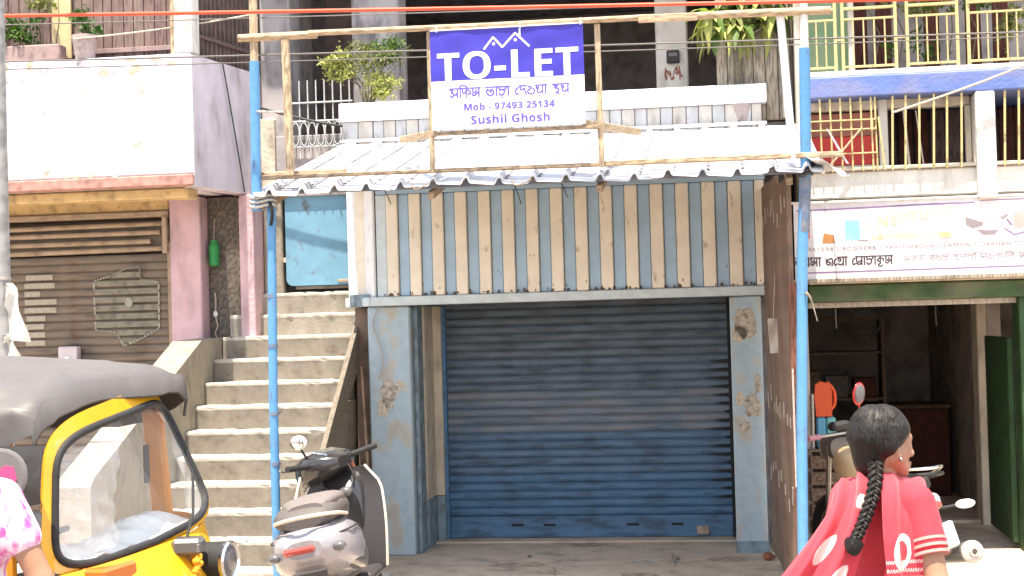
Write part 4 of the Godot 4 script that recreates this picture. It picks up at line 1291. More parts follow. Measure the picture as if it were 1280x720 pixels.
func awning() -> void:
	var t := thing("tin_awning", "sloping awning of whitish corrugated tin sheets over the shop front", "awning")
	var y0 := 3.30
	var y1 := 2.742
	var z0 := 0.065
	var z1 := 2.36
	var pitch := 0.215
	var x := -1.345
	var s := 0
	var slope := (y1 - y0) / (z1 - z0)
	while x < 2.2:
		var ribs := 4 if s < 3 else 3
		var w := ribs * pitch + 0.05
		if s == 4:
			w = 2.31 - x
		var g := []
		var n := int(w / pitch * 18.0)
		var off := rng.randf_range(-0.025, 0.02)
		for i in n + 1:
			var xx := x + w * i / n
			var ph := fposmod(xx + 1.345, pitch) / pitch
			var up := 0.036 * smoothstep(0.0, 1.0, clampf(1.6 - absf(ph - 0.5) * 12.0, 0.0, 1.0)) - 0.012 * (fposmod(ph + 0.5, 1.0) - 0.5)
			var row := []
			for j in 11:
				var v := minf(1.0, j / 8.0)
				var z := lerpf(z0, z1 + off + 0.008 * sin(xx * 9.0 + s), v) + 0.006 * maxf(0.0, j - 8.0)
				row.append(Vector3(xx, y0 + (z - z0) * slope - 0.009 * maxf(0.0, j - 8.0) + up + 0.004 * (s % 2) + 0.003 * sin(xx * 3.1 + v * 2.0) + (0.008 * sin(xx * 7.0 + s * 1.7) * v * v * v), z))
			g.append(row)
		var k := MB.new()
		k.surf(g, 0.003, true)
		var o := put(t, "tin_sheet", k, M.roof)
		# shaded right side of each rib, painted as a dark strip along its foot
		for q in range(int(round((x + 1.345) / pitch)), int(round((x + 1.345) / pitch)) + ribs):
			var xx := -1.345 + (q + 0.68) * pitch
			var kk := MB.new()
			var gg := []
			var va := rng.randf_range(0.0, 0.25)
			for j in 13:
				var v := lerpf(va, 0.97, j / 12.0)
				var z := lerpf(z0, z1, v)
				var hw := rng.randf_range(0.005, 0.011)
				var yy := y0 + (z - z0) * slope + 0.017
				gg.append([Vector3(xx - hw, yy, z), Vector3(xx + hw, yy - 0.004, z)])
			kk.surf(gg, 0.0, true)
			put(o, "painted_rib_shade", kk, M.roof_rib_shade)
		x += ribs * pitch
		s += 1
	# timber under and over the sheets
	for v in [0.06, 0.5, 0.93]:
		var z := lerpf(z0, z1, v)
		var y := y0 + (z - z0) * slope - 0.028
		barpart(t, "purlin", Vector3(-1.30, y, z), Vector3(2.28, y, z), 0.045, 0.04, M.blue_faded if v > 0.9 else M.timber_old, 0.004)
	for xx in [-1.27, -0.2, 0.9, 2.1]:
		barpart(t, "rafter", Vector3(xx, y0 - 0.095, z0 + 0.02), Vector3(xx, y0 - 0.095 + (2.2 - z0) * slope, 2.22), 0.04, 0.05, M.timber_old, 0.004)
	part(t, "rear_flashing", Vector3(-1.34, 3.31, 0.063), Vector3(2.03, 3.335, 0.12), M.roof, 0.004)
	# crumpled end of the last sheet on the right
	var g := []
	for i in 9:
		var row := []
		for j in 7:
			var u := i / 8.0
			var v := j / 6.0
			row.append(Vector3(2.20 + u * 0.26, 2.83 - u * 0.10 - 0.05 * u * v + 0.02 * sin(u * 9.0 + v * 4.0), 2.05 + v * 0.36 + 0.02 * sin(u * 7.0)))
		g.append(row)
	var k := MB.new()
	k.surf(g, 0.003, true)
	put(t, "crumpled_sheet", k, M.roof)
	# scraps under the edge
	for q in [[-0.3, 0.06], [0.35, 0.08]]:
		tubepart(t, "hanging_wire", smooth([Vector3(q[0], 2.76, 2.36), Vector3(q[0] + 0.03, 2.715, 2.37), Vector3(q[0] + 0.05 + q[1], 2.75, 2.36)], 4), 0.004, M.timber_old, 5)
	# posts
	var p := thing("awning_post", "blue iron post carrying the right end of the awning", "post", Vector3(2.1, 0, 2.28))
	tubepart(p, "pipe", [Vector3(0, 0, 0), Vector3(0.02, 1.0, 0), Vector3(0.06, 2.2, 0), Vector3(0.1, 2.78, 0.0), Vector3(0.112, 3.50, 0.06)], [0.034, 0.034, 0.034, 0.034, 0.034], M.blue_pole, 12)
	tubepart(p, "bare_top", [Vector3(0.112, 3.50, 0.06), Vector3(0.118, 4.0, 0.06)], 0.026, M.white_wall, 10)
	tubepart(p, "faded_sleeve", [Vector3(0.074, 2.36, 0.0), Vector3(0.097, 2.70, 0)], 0.036, M.blue_faded, 12)
	for q in [[2.745, 0.10], [2.72, 0.09]]:
		k = MB.new()
		var loop := []
		for i in 12:
			loop.append(Vector3(q[1] + 0.045 * cos(TAU * i / 12), q[0] + 0.01 * sin(i * 1.3), 0.045 * sin(TAU * i / 12)))
		k.tube(loop, 0.012, 6, false, true)
		put(p, "rope_tie", k, M.cable_dark)
	tubepart(p, "rag", smooth([Vector3(0.07, 1.98, 0.04), Vector3(0.098, 1.95, 0.04), Vector3(0.12, 1.88, 0.02), Vector3(0.14, 1.80, 0.02)], 4), [0.01, 0.014, 0.012, 0.009, 0.008, 0.007, 0.006, 0.005, 0.004, 0.004, 0.003, 0.003, 0.002], M.plank, 6)
	p = thing("awning_post", "slim blue pipe standing in front of the stairs under the awning corner", "post", Vector3(-1.275, 0, 2.28))
	tubepart(p, "pipe", [Vector3(0, 0, 0), Vector3(0.0, 1.4, 0), Vector3(0.02, 2.74, 0)], 0.030, M.blue_pole, 12)
	for y in [1.72, 1.28, 2.05, 0.95]:
		tubepart(p, "collar", [Vector3(0.005, y, 0), Vector3(0.005, y + 0.025, 0)], 0.0335, M.blue_faded, 12)
	p = thing("frame_post", "upper post, blue below and bare wood above, lashed beside the slim blue pipe", "post", Vector3(-1.342, 2.62, 2.33))
	tubepart(p, "blue_length", [Vector3(0, 0, 0), Vector3(0.01, 0.98, 0)], 0.033, M.blue_pole, 12)
	tubepart(p, "bare_length", [Vector3(0.01, 0.98, 0), Vector3(0.012, 2.0, 0)], 0.028, M.timber_v, 12)
	for y in [0.03, 0.06, 0.09]:
		k = MB.new()
		var loop := []
		for i in 14:
			loop.append(Vector3(0.04 + 0.085 * cos(TAU * i / 14), y + 0.01 * sin(i * 1.1), -0.02 + 0.06 * sin(TAU * i / 14)))
		k.tube(loop, 0.011, 6, false, true)
		put(p, "rope_tie", k, M.worn)
	tubepart(p, "rope_end", smooth([Vector3(0.1, 0.05, 0.03), Vector3(0.115, -0.02, 0.03), Vector3(0.1, -0.1, 0.02)], 3), 0.012, M.black, 6)
	# brown boards closing the right side
	var b := thing("side_partition", "brown wooden partition of worn hinged boards beside the right pillar", "partition")
	var pts := [Vector3(1.985, 0, 0.06), Vector3(2.03, 0, 0.7), Vector3(2.045, 0, 1.35), Vector3(2.10, 0, 2.05)]
	for i in 3:
		var a: Vector3 = pts[i]
		var c: Vector3 = pts[i + 1]
		var d := (c - a).normalized()
		var xa := Vector3.UP.cross(d)
		k = MB.new()
		var top: float = [2.82, 2.80, 2.72][i]
		k.box(Vector3.ZERO, Vector3(0.03, top - 0.03, a.distance_to(c) - 0.012), 0.005)
		var o := put(b, "board", k, M.board_brown if i < 2 else M.board_brown, Transform3D(Basis(xa, Vector3.UP, d), (a + c) / 2 + Vector3(0, top / 2 + 0.02, 0)))
		for y in [0.55, -0.2, -0.75]:
			for q in 3:
				var kk := MB.new()
				kk.box(Vector3.ZERO, Vector3(0.004, rng.randf_range(0.06, 0.13), rng.randf_range(0.03, 0.05)), 0.0015)
				put(o, "worn_patch", kk, M.worn, Transform3D(Basis(Vector3(1, 0, 0), rng.randf_range(-0.3, 0.3)), Vector3(-0.0165, y + rng.randf_range(-0.06, 0.06) + (0.6 if y > 0.5 else 0.0), -0.2 + q * 0.2 + rng.randf_range(-0.04, 0.04))))
	part(b, "end_post", Vector3(2.075, 0.0, 2.06), Vector3(2.125, 2.05, 2.11), M.board_red, 0.004)
	part(b, "end_strip", Vector3(2.08, 0.75, 2.115), Vector3(2.092, 1.5, 2.12), M.worn, 0.001)
	var pp := thing("paper_tag", "crumpled paper tag hanging on the brown partition", "paper", Vector3(2.035, 1.82, 1.2))
	g = []
	for i in 6:
		var row := []
		for j in 5:
			row.append(Vector3(-0.075 + 0.085 * j / 4.0 + 0.012 * i / 5.0, -0.24 * i / 5.0, 0.06 - 0.05 * j / 4.0 + 0.012 * sin(i * 1.2 + j)))
		g.append(row)
	k = MB.new()
	k.surf(g, 0.002)
	put(pp, "sheet", k, M.paper)
	tubepart(pp, "string", [Vector3(-0.015, 0.3, 0), Vector3(-0.035, -0.01, 0.035)], 0.003, M.rope, 5)


func board_frame() -> void:
	var t := thing("sign_frame", "rough timber frame standing on the awning edge around the TO-LET board", "frame")
	var z := 2.35
	var k := MB.new()
	k.tube([Vector3(-1.43, 3.755, z), Vector3(-0.9, 3.752, z)], 0.026, 8)
	put(t, "rail", k, M.timber)
	k = MB.new()
	k.tube([Vector3(-0.95, 3.757, z + 0.03), Vector3(0.2, 3.742, z + 0.03), Vector3(1.3, 3.738, z + 0.03)], 0.019, 8)
	put(t, "rail", k, M.timber)
	k = MB.new()
	k.tube([Vector3(1.2, 3.735, z), Vector3(1.75, 3.735, z), Vector3(2.38, 3.725, z)], [0.022, 0.024, 0.026], 8)
	put(t, "rail", k, M.timber)
	barpart(t, "splice_board", Vector3(1.19, 3.725, z + 0.055), Vector3(1.56, 3.722, z + 0.055), 0.012, 0.05, M.timber, 0.004)
	k = MB.new()
	k.bar(Vector3(-1.115, 3.73, z), Vector3(-1.10, 2.84, z), 0.048, 0.04, 0.004)
	put(t, "leg", k, M.timber_v)
	k = MB.new()
	k.bar(Vector3(-0.158, 3.73, z), Vector3(-0.158, 2.82, z), 0.032, 0.03, 0.004)
	put(t, "leg", k, M.timber_v)
	k = MB.new()
	k.bar(Vector3(0.925, 3.72, z), Vector3(0.93, 2.81, z), 0.036, 0.03, 0.004)
	put(t, "leg", k, M.timber_v)
	barpart(t, "cross_rail", Vector3(-0.16, 3.065, z + 0.02), Vector3(0.93, 3.065, z + 0.02), 0.02, 0.025, M.timber_old)
	barpart(t, "foot_rail", Vector3(-1.3, 2.838, z - 0.03), Vector3(0.95, 2.83, z - 0.03), 0.04, 0.026, M.timber_old, 0.006)
	barpart(t, "foot_rail", Vector3(0.9, 2.838, z - 0.06), Vector3(2.43, 2.835, z - 0.05), 0.05, 0.034, M.timber, 0.006)
	barpart(t, "foot_rail", Vector3(-1.35, 2.852, z - 0.09), Vector3(-0.75, 2.855, z - 0.09), 0.05, 0.05, M.timber, 0.006)
	barpart(t, "prop", Vector3(-0.52, 3.14, 1.55), Vector3(-0.16, 3.075, 2.3), 0.05, 0.045, M.timber, 0.005)
	barpart(t, "prop", Vector3(1.12, 3.12, 1.55), Vector3(0.83, 3.095, 2.3), 0.05, 0.045, M.timber, 0.005)
	barpart(t, "tie", Vector3(-1.34, 3.27, z), Vector3(-1.1, 3.255, z), 0.014, 0.012, M.worn)
	# white pipe leaning at the right end
	var p := thing("white_pipe", "white plastic pipe leaning beside the right blue post", "pipe", Vector3(2.125, 2.8, 2.30))
	tubepart(p, "tube", [Vector3(0.0, 0, 0), Vector3(-0.055, 0.93, 0.02)], 0.026, M.sign_white, 10)


# Bengali letters as strokes: [width, strokes]; 1 is the head line, 0 the foot
func glyphs() -> Dictionary:
	var V := func(a: Array) -> Array:
		var r := []
		for i in range(0, a.size(), 2):
			r.append(Vector2(a[i], a[i + 1]))
		return r
	var dot := [0.36, -0.2, 0.42, -0.2]
	var g := {
		"a": [0.95, 1, [[0.06, 0.8, 0.25, 0.86, 0.34, 0.7, 0.14, 0.54, 0.36, 0.46, 0.38, 0.2, 0.2, 0.06, 0.05, 0.24], [0.37, 0.3, 0.6, 0.3, 0.78, 0.55], [0.78, 1, 0.78, 0]]],
		"ph": [1.0, 1, [[0.1, 1, 0.1, 0.6, 0.24, 0.44, 0.46, 0.64], [0.46, 1, 0.46, 0], [0.46, 0.72, 0.74, 0.76, 0.9, 0.52, 0.78, 0.3, 0.64, 0.4]]],
		"i": [0.25, 1, [[0.12, 1, 0.12, 0], [0.12, 1, 0.1, 1.22, 0.36, 1.34, 0.7, 1.24, 0.85, 1.0]]],
		"s": [0.9, 1, [[0.14, 1, 0.14, 0.6, 0.3, 0.46, 0.46, 0.6, 0.46, 0.78], [0.06, 0.36, 0.2, 0.12, 0.44, 0.28, 0.74, 0.58], [0.74, 1, 0.74, 0]]],
		"bh": [0.95, 1, [[0.32, 0.6, 0.18, 0.74, 0.1, 0.5, 0.2, 0.2, 0.5, 0.06, 0.8, 0.3, 0.76, 0.62, 0.56, 0.72, 0.46, 0.54, 0.6, 0.42]]],
		"aa": [0.3, 1, [[0.15, 1, 0.15, 0]]],
		"rd": [0.85, 1, [[0.12, 1, 0.14, 0.62, 0.44, 0.7, 0.62, 0.44, 0.46, 0.1, 0.2, 0.08, 0.1, 0.28], [0.56, 0.6, 0.72, 0.72, 0.78, 0.9], dot]],
		"d": [0.85, 1, [[0.12, 1, 0.14, 0.62, 0.44, 0.7, 0.62, 0.44, 0.46, 0.1, 0.2, 0.08, 0.1, 0.28], [0.56, 0.6, 0.72, 0.72, 0.78, 0.9]]],
		"e": [0.42, 0, [[0.34, 0.82, 0.14, 0.62, 0.08, 0.3, 0.2, 0.04, 0.36, 0.18]]],
		"da": [0.78, 1, [[0.14, 1, 0.13, 0.66, 0.3, 0.54, 0.52, 0.7, 0.6, 0.4, 0.72, 0.03]]],
		"o": [0.85, 0, [[0.12, 0.82, 0.34, 0.9, 0.44, 0.68, 0.16, 0.5, 0.08, 0.26, 0.3, 0.05, 0.62, 0.1, 0.76, 0.42, 0.62, 0.66]]],
		"y": [0.85, 1, [[0.12, 1, 0.1, 0.62, 0.34, 0.78, 0.16, 0.36, 0.4, 0.14, 0.72, 0.4], [0.72, 1, 0.72, 0], dot]],
		"h": [0.85, 1, [[0.16, 0.84, 0.56, 0.84, 0.24, 0.58, 0.6, 0.5, 0.62, 0.24, 0.4, 0.04, 0.66, -0.06]]],
		"ee": [0.85, 0, [[0.1, 0.8, 0.1, 0.3, 0.34, 0.1, 0.5, 0.36, 0.14, 0.56, 0.7, 0.86, 0.7, 0]]],
		"gr": [0.8, 1, [[0.12, 0.6, 0.14, 0.84, 0.34, 0.8, 0.36, 0.56, 0.2, 0.46], [0.66, 1, 0.66, 0], [0.08, 0.24, 0.32, 0.08, 0.66, 0.26]]],
		"pr": [0.8, 1, [[0.12, 0.95, 0.1, 0.5, 0.32, 0.36, 0.66, 0.6], [0.66, 1, 0.66, 0], [0.08, 0.24, 0.32, 0.06, 0.66, 0.26]]],
		"kt": [0.9, 1, [[0.42, 1, 0.42, 0.1], [0.42, 0.82, 0.08, 0.5, 0.42, 0.3], [0.42, 0.74, 0.74, 0.66, 0.74, 0.4], [0.42, 0.1, 0.2, -0.06, 0.4, -0.26, 0.66, -0.12]]],
		"k": [0.9, 1, [[0.42, 1, 0.42, 0.0], [0.42, 0.82, 0.08, 0.46, 0.42, 0.2], [0.42, 0.74, 0.74, 0.66, 0.74, 0.4]]],
		"r": [0.7, 1, [[0.56, 1, 0.56, 0], [0.56, 0.84, 0.1, 0.46, 0.56, 0.16], [0.28, -0.16, 0.34, -0.16]]],
		"n": [0.8, 1, [[0.1, 0.7, 0.3, 0.8, 0.36, 0.5, 0.16, 0.44, 0.66, 0.4], [0.66, 1, 0.66, 0]]],
		"m": [0.85, 1, [[0.12, 1, 0.12, 0.3, 0.28, 0.2, 0.3, 0.44, 0.14, 0.5, 0.68, 0.46], [0.7, 1, 0.7, 0]]],
		"l": [0.9, 1, [[0.06, 0.3, 0.2, 0.7, 0.36, 0.4, 0.5, 0.7, 0.7, 0.5], [0.72, 1, 0.72, 0]]],
		" ": [0.5, 0, []],
	}
	for key in g:
		var st := []
		for s in g[key][2]:
			st.append(smooth(V.call(s), 4))
		g[key][2] = st
	return g


func bengali(parent: Node, called: String, letters: Array, box: Rect2, z: float, thick: float, m: Material) -> void:
	var g := glyphs()
	var total := 0.0
	for l in letters:
		total += g[l][0]
	var sx := box.size.x / total
	var sy := box.size.y
	var k := MB.new()
	var x := 0.0
	var at := Transform3D(Basis.IDENTITY, Vector3(box.position.x, box.position.y, z))
	for l in letters:
		for s in g[l][2]:
			var pts := []
			for p in s:
				pts.append(Vector2((x + p.x) * sx, p.y * sy))
			k.stroke(pts, thick, at)
		if g[l][1]:
			k.stroke([Vector2(x * sx, sy), Vector2((x + g[l][0]) * sx, sy)], thick * 0.9, at.translated(Vector3(0, 0, 0.0003)))
		x += g[l][0]
	tag(put(parent, called, k, m), "", "", "", "stuff")


# bends a thing's sheets and the print on them by the same wave
func ripple(t: Node3D, skip: Array, wave: Callable) -> void:
	for o in t.get_children():
		if skip.any(func(q): return str(o.name).begins_with(q)):
			continue
		var a: Array = o.mesh.surface_get_arrays(0) if o.mesh is ArrayMesh else o.mesh.get_mesh_arrays()
		var v0: PackedVector3Array = a[Mesh.ARRAY_VERTEX]
		var n0: PackedVector3Array = a[Mesh.ARRAY_NORMAL]
		var nb: Basis = o.transform.basis.inverse().transposed()
		var idx: PackedInt32Array = a[Mesh.ARRAY_INDEX] if a[Mesh.ARRAY_INDEX] != null else PackedInt32Array(range(v0.size()))
		var todo := []
		for i in range(0, idx.size(), 3):
			todo.append([o.transform * v0[idx[i]], o.transform * v0[idx[i + 1]], o.transform * v0[idx[i + 2]], (nb * n0[idx[i]]).normalized()])
		var v := PackedVector3Array()
		var n := PackedVector3Array()
		while todo.size():
			var q: Array = todo.pop_back()
			# long print is cut small enough to follow the wave
			var longest := 0
			var far := 0.0
			for k in 3:
				var d: float = q[k].distance_squared_to(q[(k + 1) % 3])
				if d > far:
					far = d
					longest = k
			if far > 0.0016:
				var c: Vector3 = (q[longest] + q[(longest + 1) % 3]) * 0.5
				var z: Vector3 = q[(longest + 2) % 3]
				todo.append([q[longest], c, z, q[3]])
				todo.append([c, q[(longest + 1) % 3], z, q[3]])
				continue
			for k in 3:
				var p: Vector3 = q[k]
				var nn: Vector3 = q[3]
				if nn.z > 0.5:
					var e := 0.004
					nn = Vector3(-(wave.call(p.x + e, p.y) - wave.call(p.x - e, p.y)) / (2.0 * e), -(wave.call(p.x, p.y + e) - wave.call(p.x, p.y - e)) / (2.0 * e), 1.0).normalized()
				p.z += wave.call(p.x, p.y)
				v.append(p)
				n.append(nn)
		var b := []
		b.resize(Mesh.ARRAY_MAX)
		b[Mesh.ARRAY_VERTEX] = v
		b[Mesh.ARRAY_NORMAL] = n
		var m := ArrayMesh.new()
		m.add_surface_from_arrays(Mesh.PRIMITIVE_TRIANGLES, b)
		o.mesh = m
		o.transform = Transform3D.IDENTITY


func flat_sheet(w: float, y0: float, y1: float, nx: int, ny: int, thick: float) -> MB:
	var g := []
	for i in nx + 1:
		var row := []
		for j in ny + 1:
			row.append(Vector3(w * i / nx, lerpf(y0, y1, float(j) / ny), 0))
		g.append(row)
	var k := MB.new()
	k.surf(g, thick, false)
	return k


func notice_board() -> void:
	var t := thing("to_let_board", "violet and white TO-LET board on the timber frame above the awning", "sign", Vector3(-0.143, 3.085, 2.40))
	# local: 0..0.983 across, 0..0.635 up
	put(t, "white_panel", flat_sheet(0.983, 0.0, 0.311, 60, 20, 0.004), M.sign_white)
	put(t, "violet_panel", flat_sheet(0.983, 0.311, 0.635, 60, 20, 0.004), M.violet)
	part(t, "edge_fold", Vector3(0, 0.633, -0.014), Vector3(0.983, 0.641, 0.010), M.sign_white, 0.002)
	for x in [0.04, 0.58, 0.965]:
		part(t, "tie", Vector3(x, 0.625, -0.02), Vector3(x + 0.008, 0.67, 0.012), M.sign_white, 0.002)
	var z := 0.003
	var X := func(u: float) -> float: return (u - 80.0) / 868.0 * 0.983
	var Y := func(u: float, v: float) -> float: return 0.635 - (v - (70.0 - 25.0 * (u - 80.0) / 868.0)) / 570.0 * 0.635
	fit_text(t, "lettering", "TO-LET", Rect2(X.call(118), Y.call(500, 346), X.call(918) - X.call(118), 0.178), z, M.ink_white)
	var k := MB.new()
	var at := Transform3D(Basis.IDENTITY, Vector3(0, 0, z + 0.0005))
	var line := []
	for p in [[388, 178], [440, 112], [492, 170], [566, 90], [642, 166]]:
		line.append(Vector2(X.call(p[0]), Y.call(p[0], p[1])))
	k.stroke(line, 0.0125, at)
	k.stroke([Vector2(X.call(591), Y.call(591, 104)), Vector2(X.call(591), Y.call(591, 68))], 0.012, at.translated(Vector3(0, 0, 0.0004)))
	for p in [[443, 150], [566, 130]]:
		k.ball(Vector3(X.call(p[0]), Y.call(p[0], p[1]), z), Vector3(0.010, 0.010, 0.001), 10)
	put(t, "roof_symbol", k, M.ink_white)
	bengali(t, "bengali_line", ["a", "i", "ph", "s", " ", "bh", "aa", "rd", "aa", " ", "e", "da", "o", "y", "aa", " ", "h", "y"], Rect2(X.call(185), Y.call(500, 446), X.call(862) - X.call(185), 0.056), z, 0.0095, M.ink_violet)
	fit_text(t, "phone_line", "Mob - 97493 25134", Rect2(X.call(266), Y.call(520, 523), X.call(778) - X.call(266), 0.046), z, M.ink_violet)
	fit_text(t, "name_line", "Sushil Ghosh", Rect2(X.call(303), Y.call(520, 603), X.call(748) - X.call(303), 0.058), z, M.ink_violet)
	ripple(t, ["tie", "edge_fold"], func(x, y): return 0.006 * sin(x * 6.2 + 0.4) * sin(y * 5.0) + 0.002 * sin(x * 23.0 + y * 17.0) * smoothstep(0.3, 0.64, y) + 0.0015 * sin(x * 9.0 - y * 31.0))


func banner() -> void:
	var t := thing("shop_banner", "long whitish printed banner over the open shop on the right", "banner", Vector3(2.20, 2.10, 0.31))
	var k := flat_sheet(3.6, 0.0, 0.578, 180, 24, 0.003)
	put(t, "sheet", k, M.banner)
	barpart(t, "top_batten", Vector3(-0.02, 0.578, 0.0), Vector3(3.62, 0.582, 0.0), 0.022, 0.018, M.white_wall)
	barpart(t, "bottom_batten", Vector3(-0.02, -0.012, -0.005), Vector3(3.62, -0.008, -0.005), 0.05, 0.03, M.plank, 0.003)
	var z := 0.0022
	var at := Transform3D(Basis.IDENTITY, Vector3(0, 0, z))
	# border lines
	k = MB.new()
	k.stroke([Vector2(0.03, 0.52), Vector2(0.36, 0.523), Vector2(0.9, 0.533), Vector2(1.32, 0.535)], 0.012, at)
	k.stroke([Vector2(1.36, 0.548), Vector2(2.2, 0.55), Vector2(3.5, 0.55)], 0.006, at)
	k.stroke([Vector2(0.02, 0.05), Vector2(0.9, 0.052), Vector2(1.8, 0.055), Vector2(3.5, 0.055)], 0.010, at)
	put(t, "border_line", k, M.ink_mauve)
	# the pale title, orange
	fit_text(t, "title", "NEPTUNE", Rect2(0.62, 0.415, 0.54, 0.075), z, M.ink_peach, 700, 0.15)
	k = MB.new()
	k.box(Vector3(0.865, 0.305, z), Vector3(0.59, 0.042, 0.002), 0.0008)
	put(t, "orange_stripe", k, M.ink_peach)
	k = MB.new()
	k.box(Vector3(0.585 + 0.05, 0.305, z + 0.002), Vector3(0.03, 0.03, 0.002), 0.0008)
	k.box(Vector3(1.10, 0.305, z + 0.002), Vector3(0.06, 0.04, 0.002), 0.0008)
	put(t, "orange_mark", k, M.ink_orange)
	fit_text(t, "small_line", "SPRAYERS | FOGGERS | FARM MECHANIZATION | GARDEN TOOLS | BRUSH CUTTER", Rect2(-0.0 + 0.03, 0.205, 2.2, 0.036), z, M.ink_grey, 400)
	bengali(t, "shop_name", ["bh", "r", "s", "aa", " ", "ee", "e", "gr", "aa", " ", "e", "pr", "aa", "d", "aa", "kt", "s"], Rect2(0.0, 0.10, 0.72, 0.062), z, 0.011, M.ink_black)
	bengali(t, "address_line", ["s", "k", "n", " ", "r", "o", "d", " ", "h", "l", "d", "i", " ", "m", "o", "ph", "aa", "i", "l", " ", "s", "n", "k", "m", "aa", "n", "s", "k", "m", "n"], Rect2(0.80, 0.115, 1.3, 0.040), z, 0.0075, M.ink_grey)
	# printed pictures
	k = MB.new()
	k.prism(PackedVector2Array([Vector2(0.05, 0.29), Vector2(0.115, 0.31), Vector2(0.12, 0.43), Vector2(0.085, 0.46), Vector2(0.05, 0.44)]), at, 0.001)
	put(t, "red_picture", k, M.ink_red)
	k = MB.new()
	k.prism(PackedVector2Array([Vector2(0.205, 0.27), Vector2(0.30, 0.27), Vector2(0.29, 0.33), Vector2(0.22, 0.345)]), at, 0.001)
	put(t, "brown_picture", k, M.ink_brown)
	k = MB.new()
	k.prism(PackedVector2Array([Vector2(0.375, 0.285), Vector2(0.485, 0.285), Vector2(0.485, 0.435), Vector2(0.375, 0.435)]), at, 0.001)
	put(t, "teal_picture", k, M.ink_teal)
	k = MB.new()
	k.stroke([Vector2(0.47, 0.285), Vector2(0.54, 0.28)], 0.008, at.translated(Vector3(0, 0, 0.0012)))
	k.stroke([Vector2(0.53, 0.37), Vector2(0.535, 0.43)], 0.007, at)
	put(t, "picture_line", k, M.ink_grey)
	# a tool: dark body, bar and red box
	k = MB.new()
	k.prism(PackedVector2Array([Vector2(1.25, 0.43), Vector2(1.31, 0.41), Vector2(1.38, 0.385), Vector2(1.37, 0.36), Vector2(1.30, 0.345), Vector2(1.255, 0.37)]), at, 0.001)
	k.prism(PackedVector2Array([Vector2(1.33, 0.335), Vector2(1.42, 0.325), Vector2(1.49, 0.33), Vector2(1.46, 0.295), Vector2(1.38, 0.292)]), at, 0.001)
	k.prism(PackedVector2Array([Vector2(1.50, 0.42), Vector2(1.55, 0.445), Vector2(1.56, 0.43), Vector2(1.52, 0.40)]), at, 0.001)
	tag(put(t, "tool_picture", k, M.ink_grey), "", "", "", "stuff")
	k = MB.new()
	k.prism(PackedVector2Array([Vector2(1.595, 0.33), Vector2(1.69, 0.345), Vector2(1.70, 0.44), Vector2(1.66, 0.465), Vector2(1.60, 0.45)]), at, 0.001)
	put(t, "red_box_picture", k, M.ink_pink)
	k = MB.new()
	k.stroke([Vector2(1.53, 0.335), Vector2(1.6, 0.285), Vector2(1.72, 0.32)], 0.012, at)
	k.stroke([Vector2(1.55, 0.40), Vector2(1.58, 0.36)], 0.014, at)
	put(t, "picture_line", k, M.ink_mauve)
	ripple(t, ["top_batten", "bottom_batten"], func(x, y): return (0.007 * sin(x * 3.7 + y * 5.0) + 0.004 * sin(x * 9.0 - y * 7.0) + 0.002 * sin(x * 21.0 + y * 26.0)) * sin(PI * clampf(y / 0.578, 0.02, 0.98)))


func leaf_mesh(l: float, w: float, droop: float) -> ArrayMesh:
	var k := MB.new()
	var g := []
	for i in 7:
		var t := i / 6.0
		var ww := w * sin(PI * pow(t, 0.8)) * 0.5 + 0.0015
		var y := -droop * t * t * l
		g.append([Vector3(-ww, y + ww * 0.35, t * l), Vector3(0, y, t * l), Vector3(ww, y + ww * 0.35, t * l)])
	k.surf(g)
	return k.mesh()


func foliage(mb: MB, c: Vector3, r: Vector3, n: int, l: float, clumps := 12) -> void:
	var cs := []
	for i in clumps:
		var d := Vector3(rng.randfn(), rng.randfn(), rng.randfn()).normalized() * pow(rng.randf(), 0.5)
		cs.append(c + d * r)
	for i in n:
		var cc: Vector3 = cs[rng.randi() % clumps]
		var p := cc + Vector3(rng.randfn(), rng.randfn(), rng.randfn()) * r * 0.2
		var a := Vector3(rng.randfn(), rng.randfn() - 0.2, rng.randfn()).normalized()
		var b := a.cross(Vector3(rng.randfn(), rng.randfn(), rng.randfn())).normalized()
		var s := l * rng.randf_range(0.6, 1.2)
		var nn := a.cross(b)
		mb.quad(p, p + a * s * 0.5 + b * s * 0.24, p + a * s, p + a * s * 0.5 - b * s * 0.24, nn)


func pot(parent: Node, at: Vector3, r: float, h: float) -> void:
	var k := MB.new()
	k.lathe([Vector2(0, 0), Vector2(r * 0.7, 0), Vector2(r * 0.95, h * 0.85), Vector2(r, h * 0.85), Vector2(r, h), Vector2(r * 0.88, h), Vector2(r * 0.85, h * 0.9), Vector2(0, h * 0.9)], 18)
	put(parent, "pot", k, M.pot, Transform3D(Basis.IDENTITY, at))


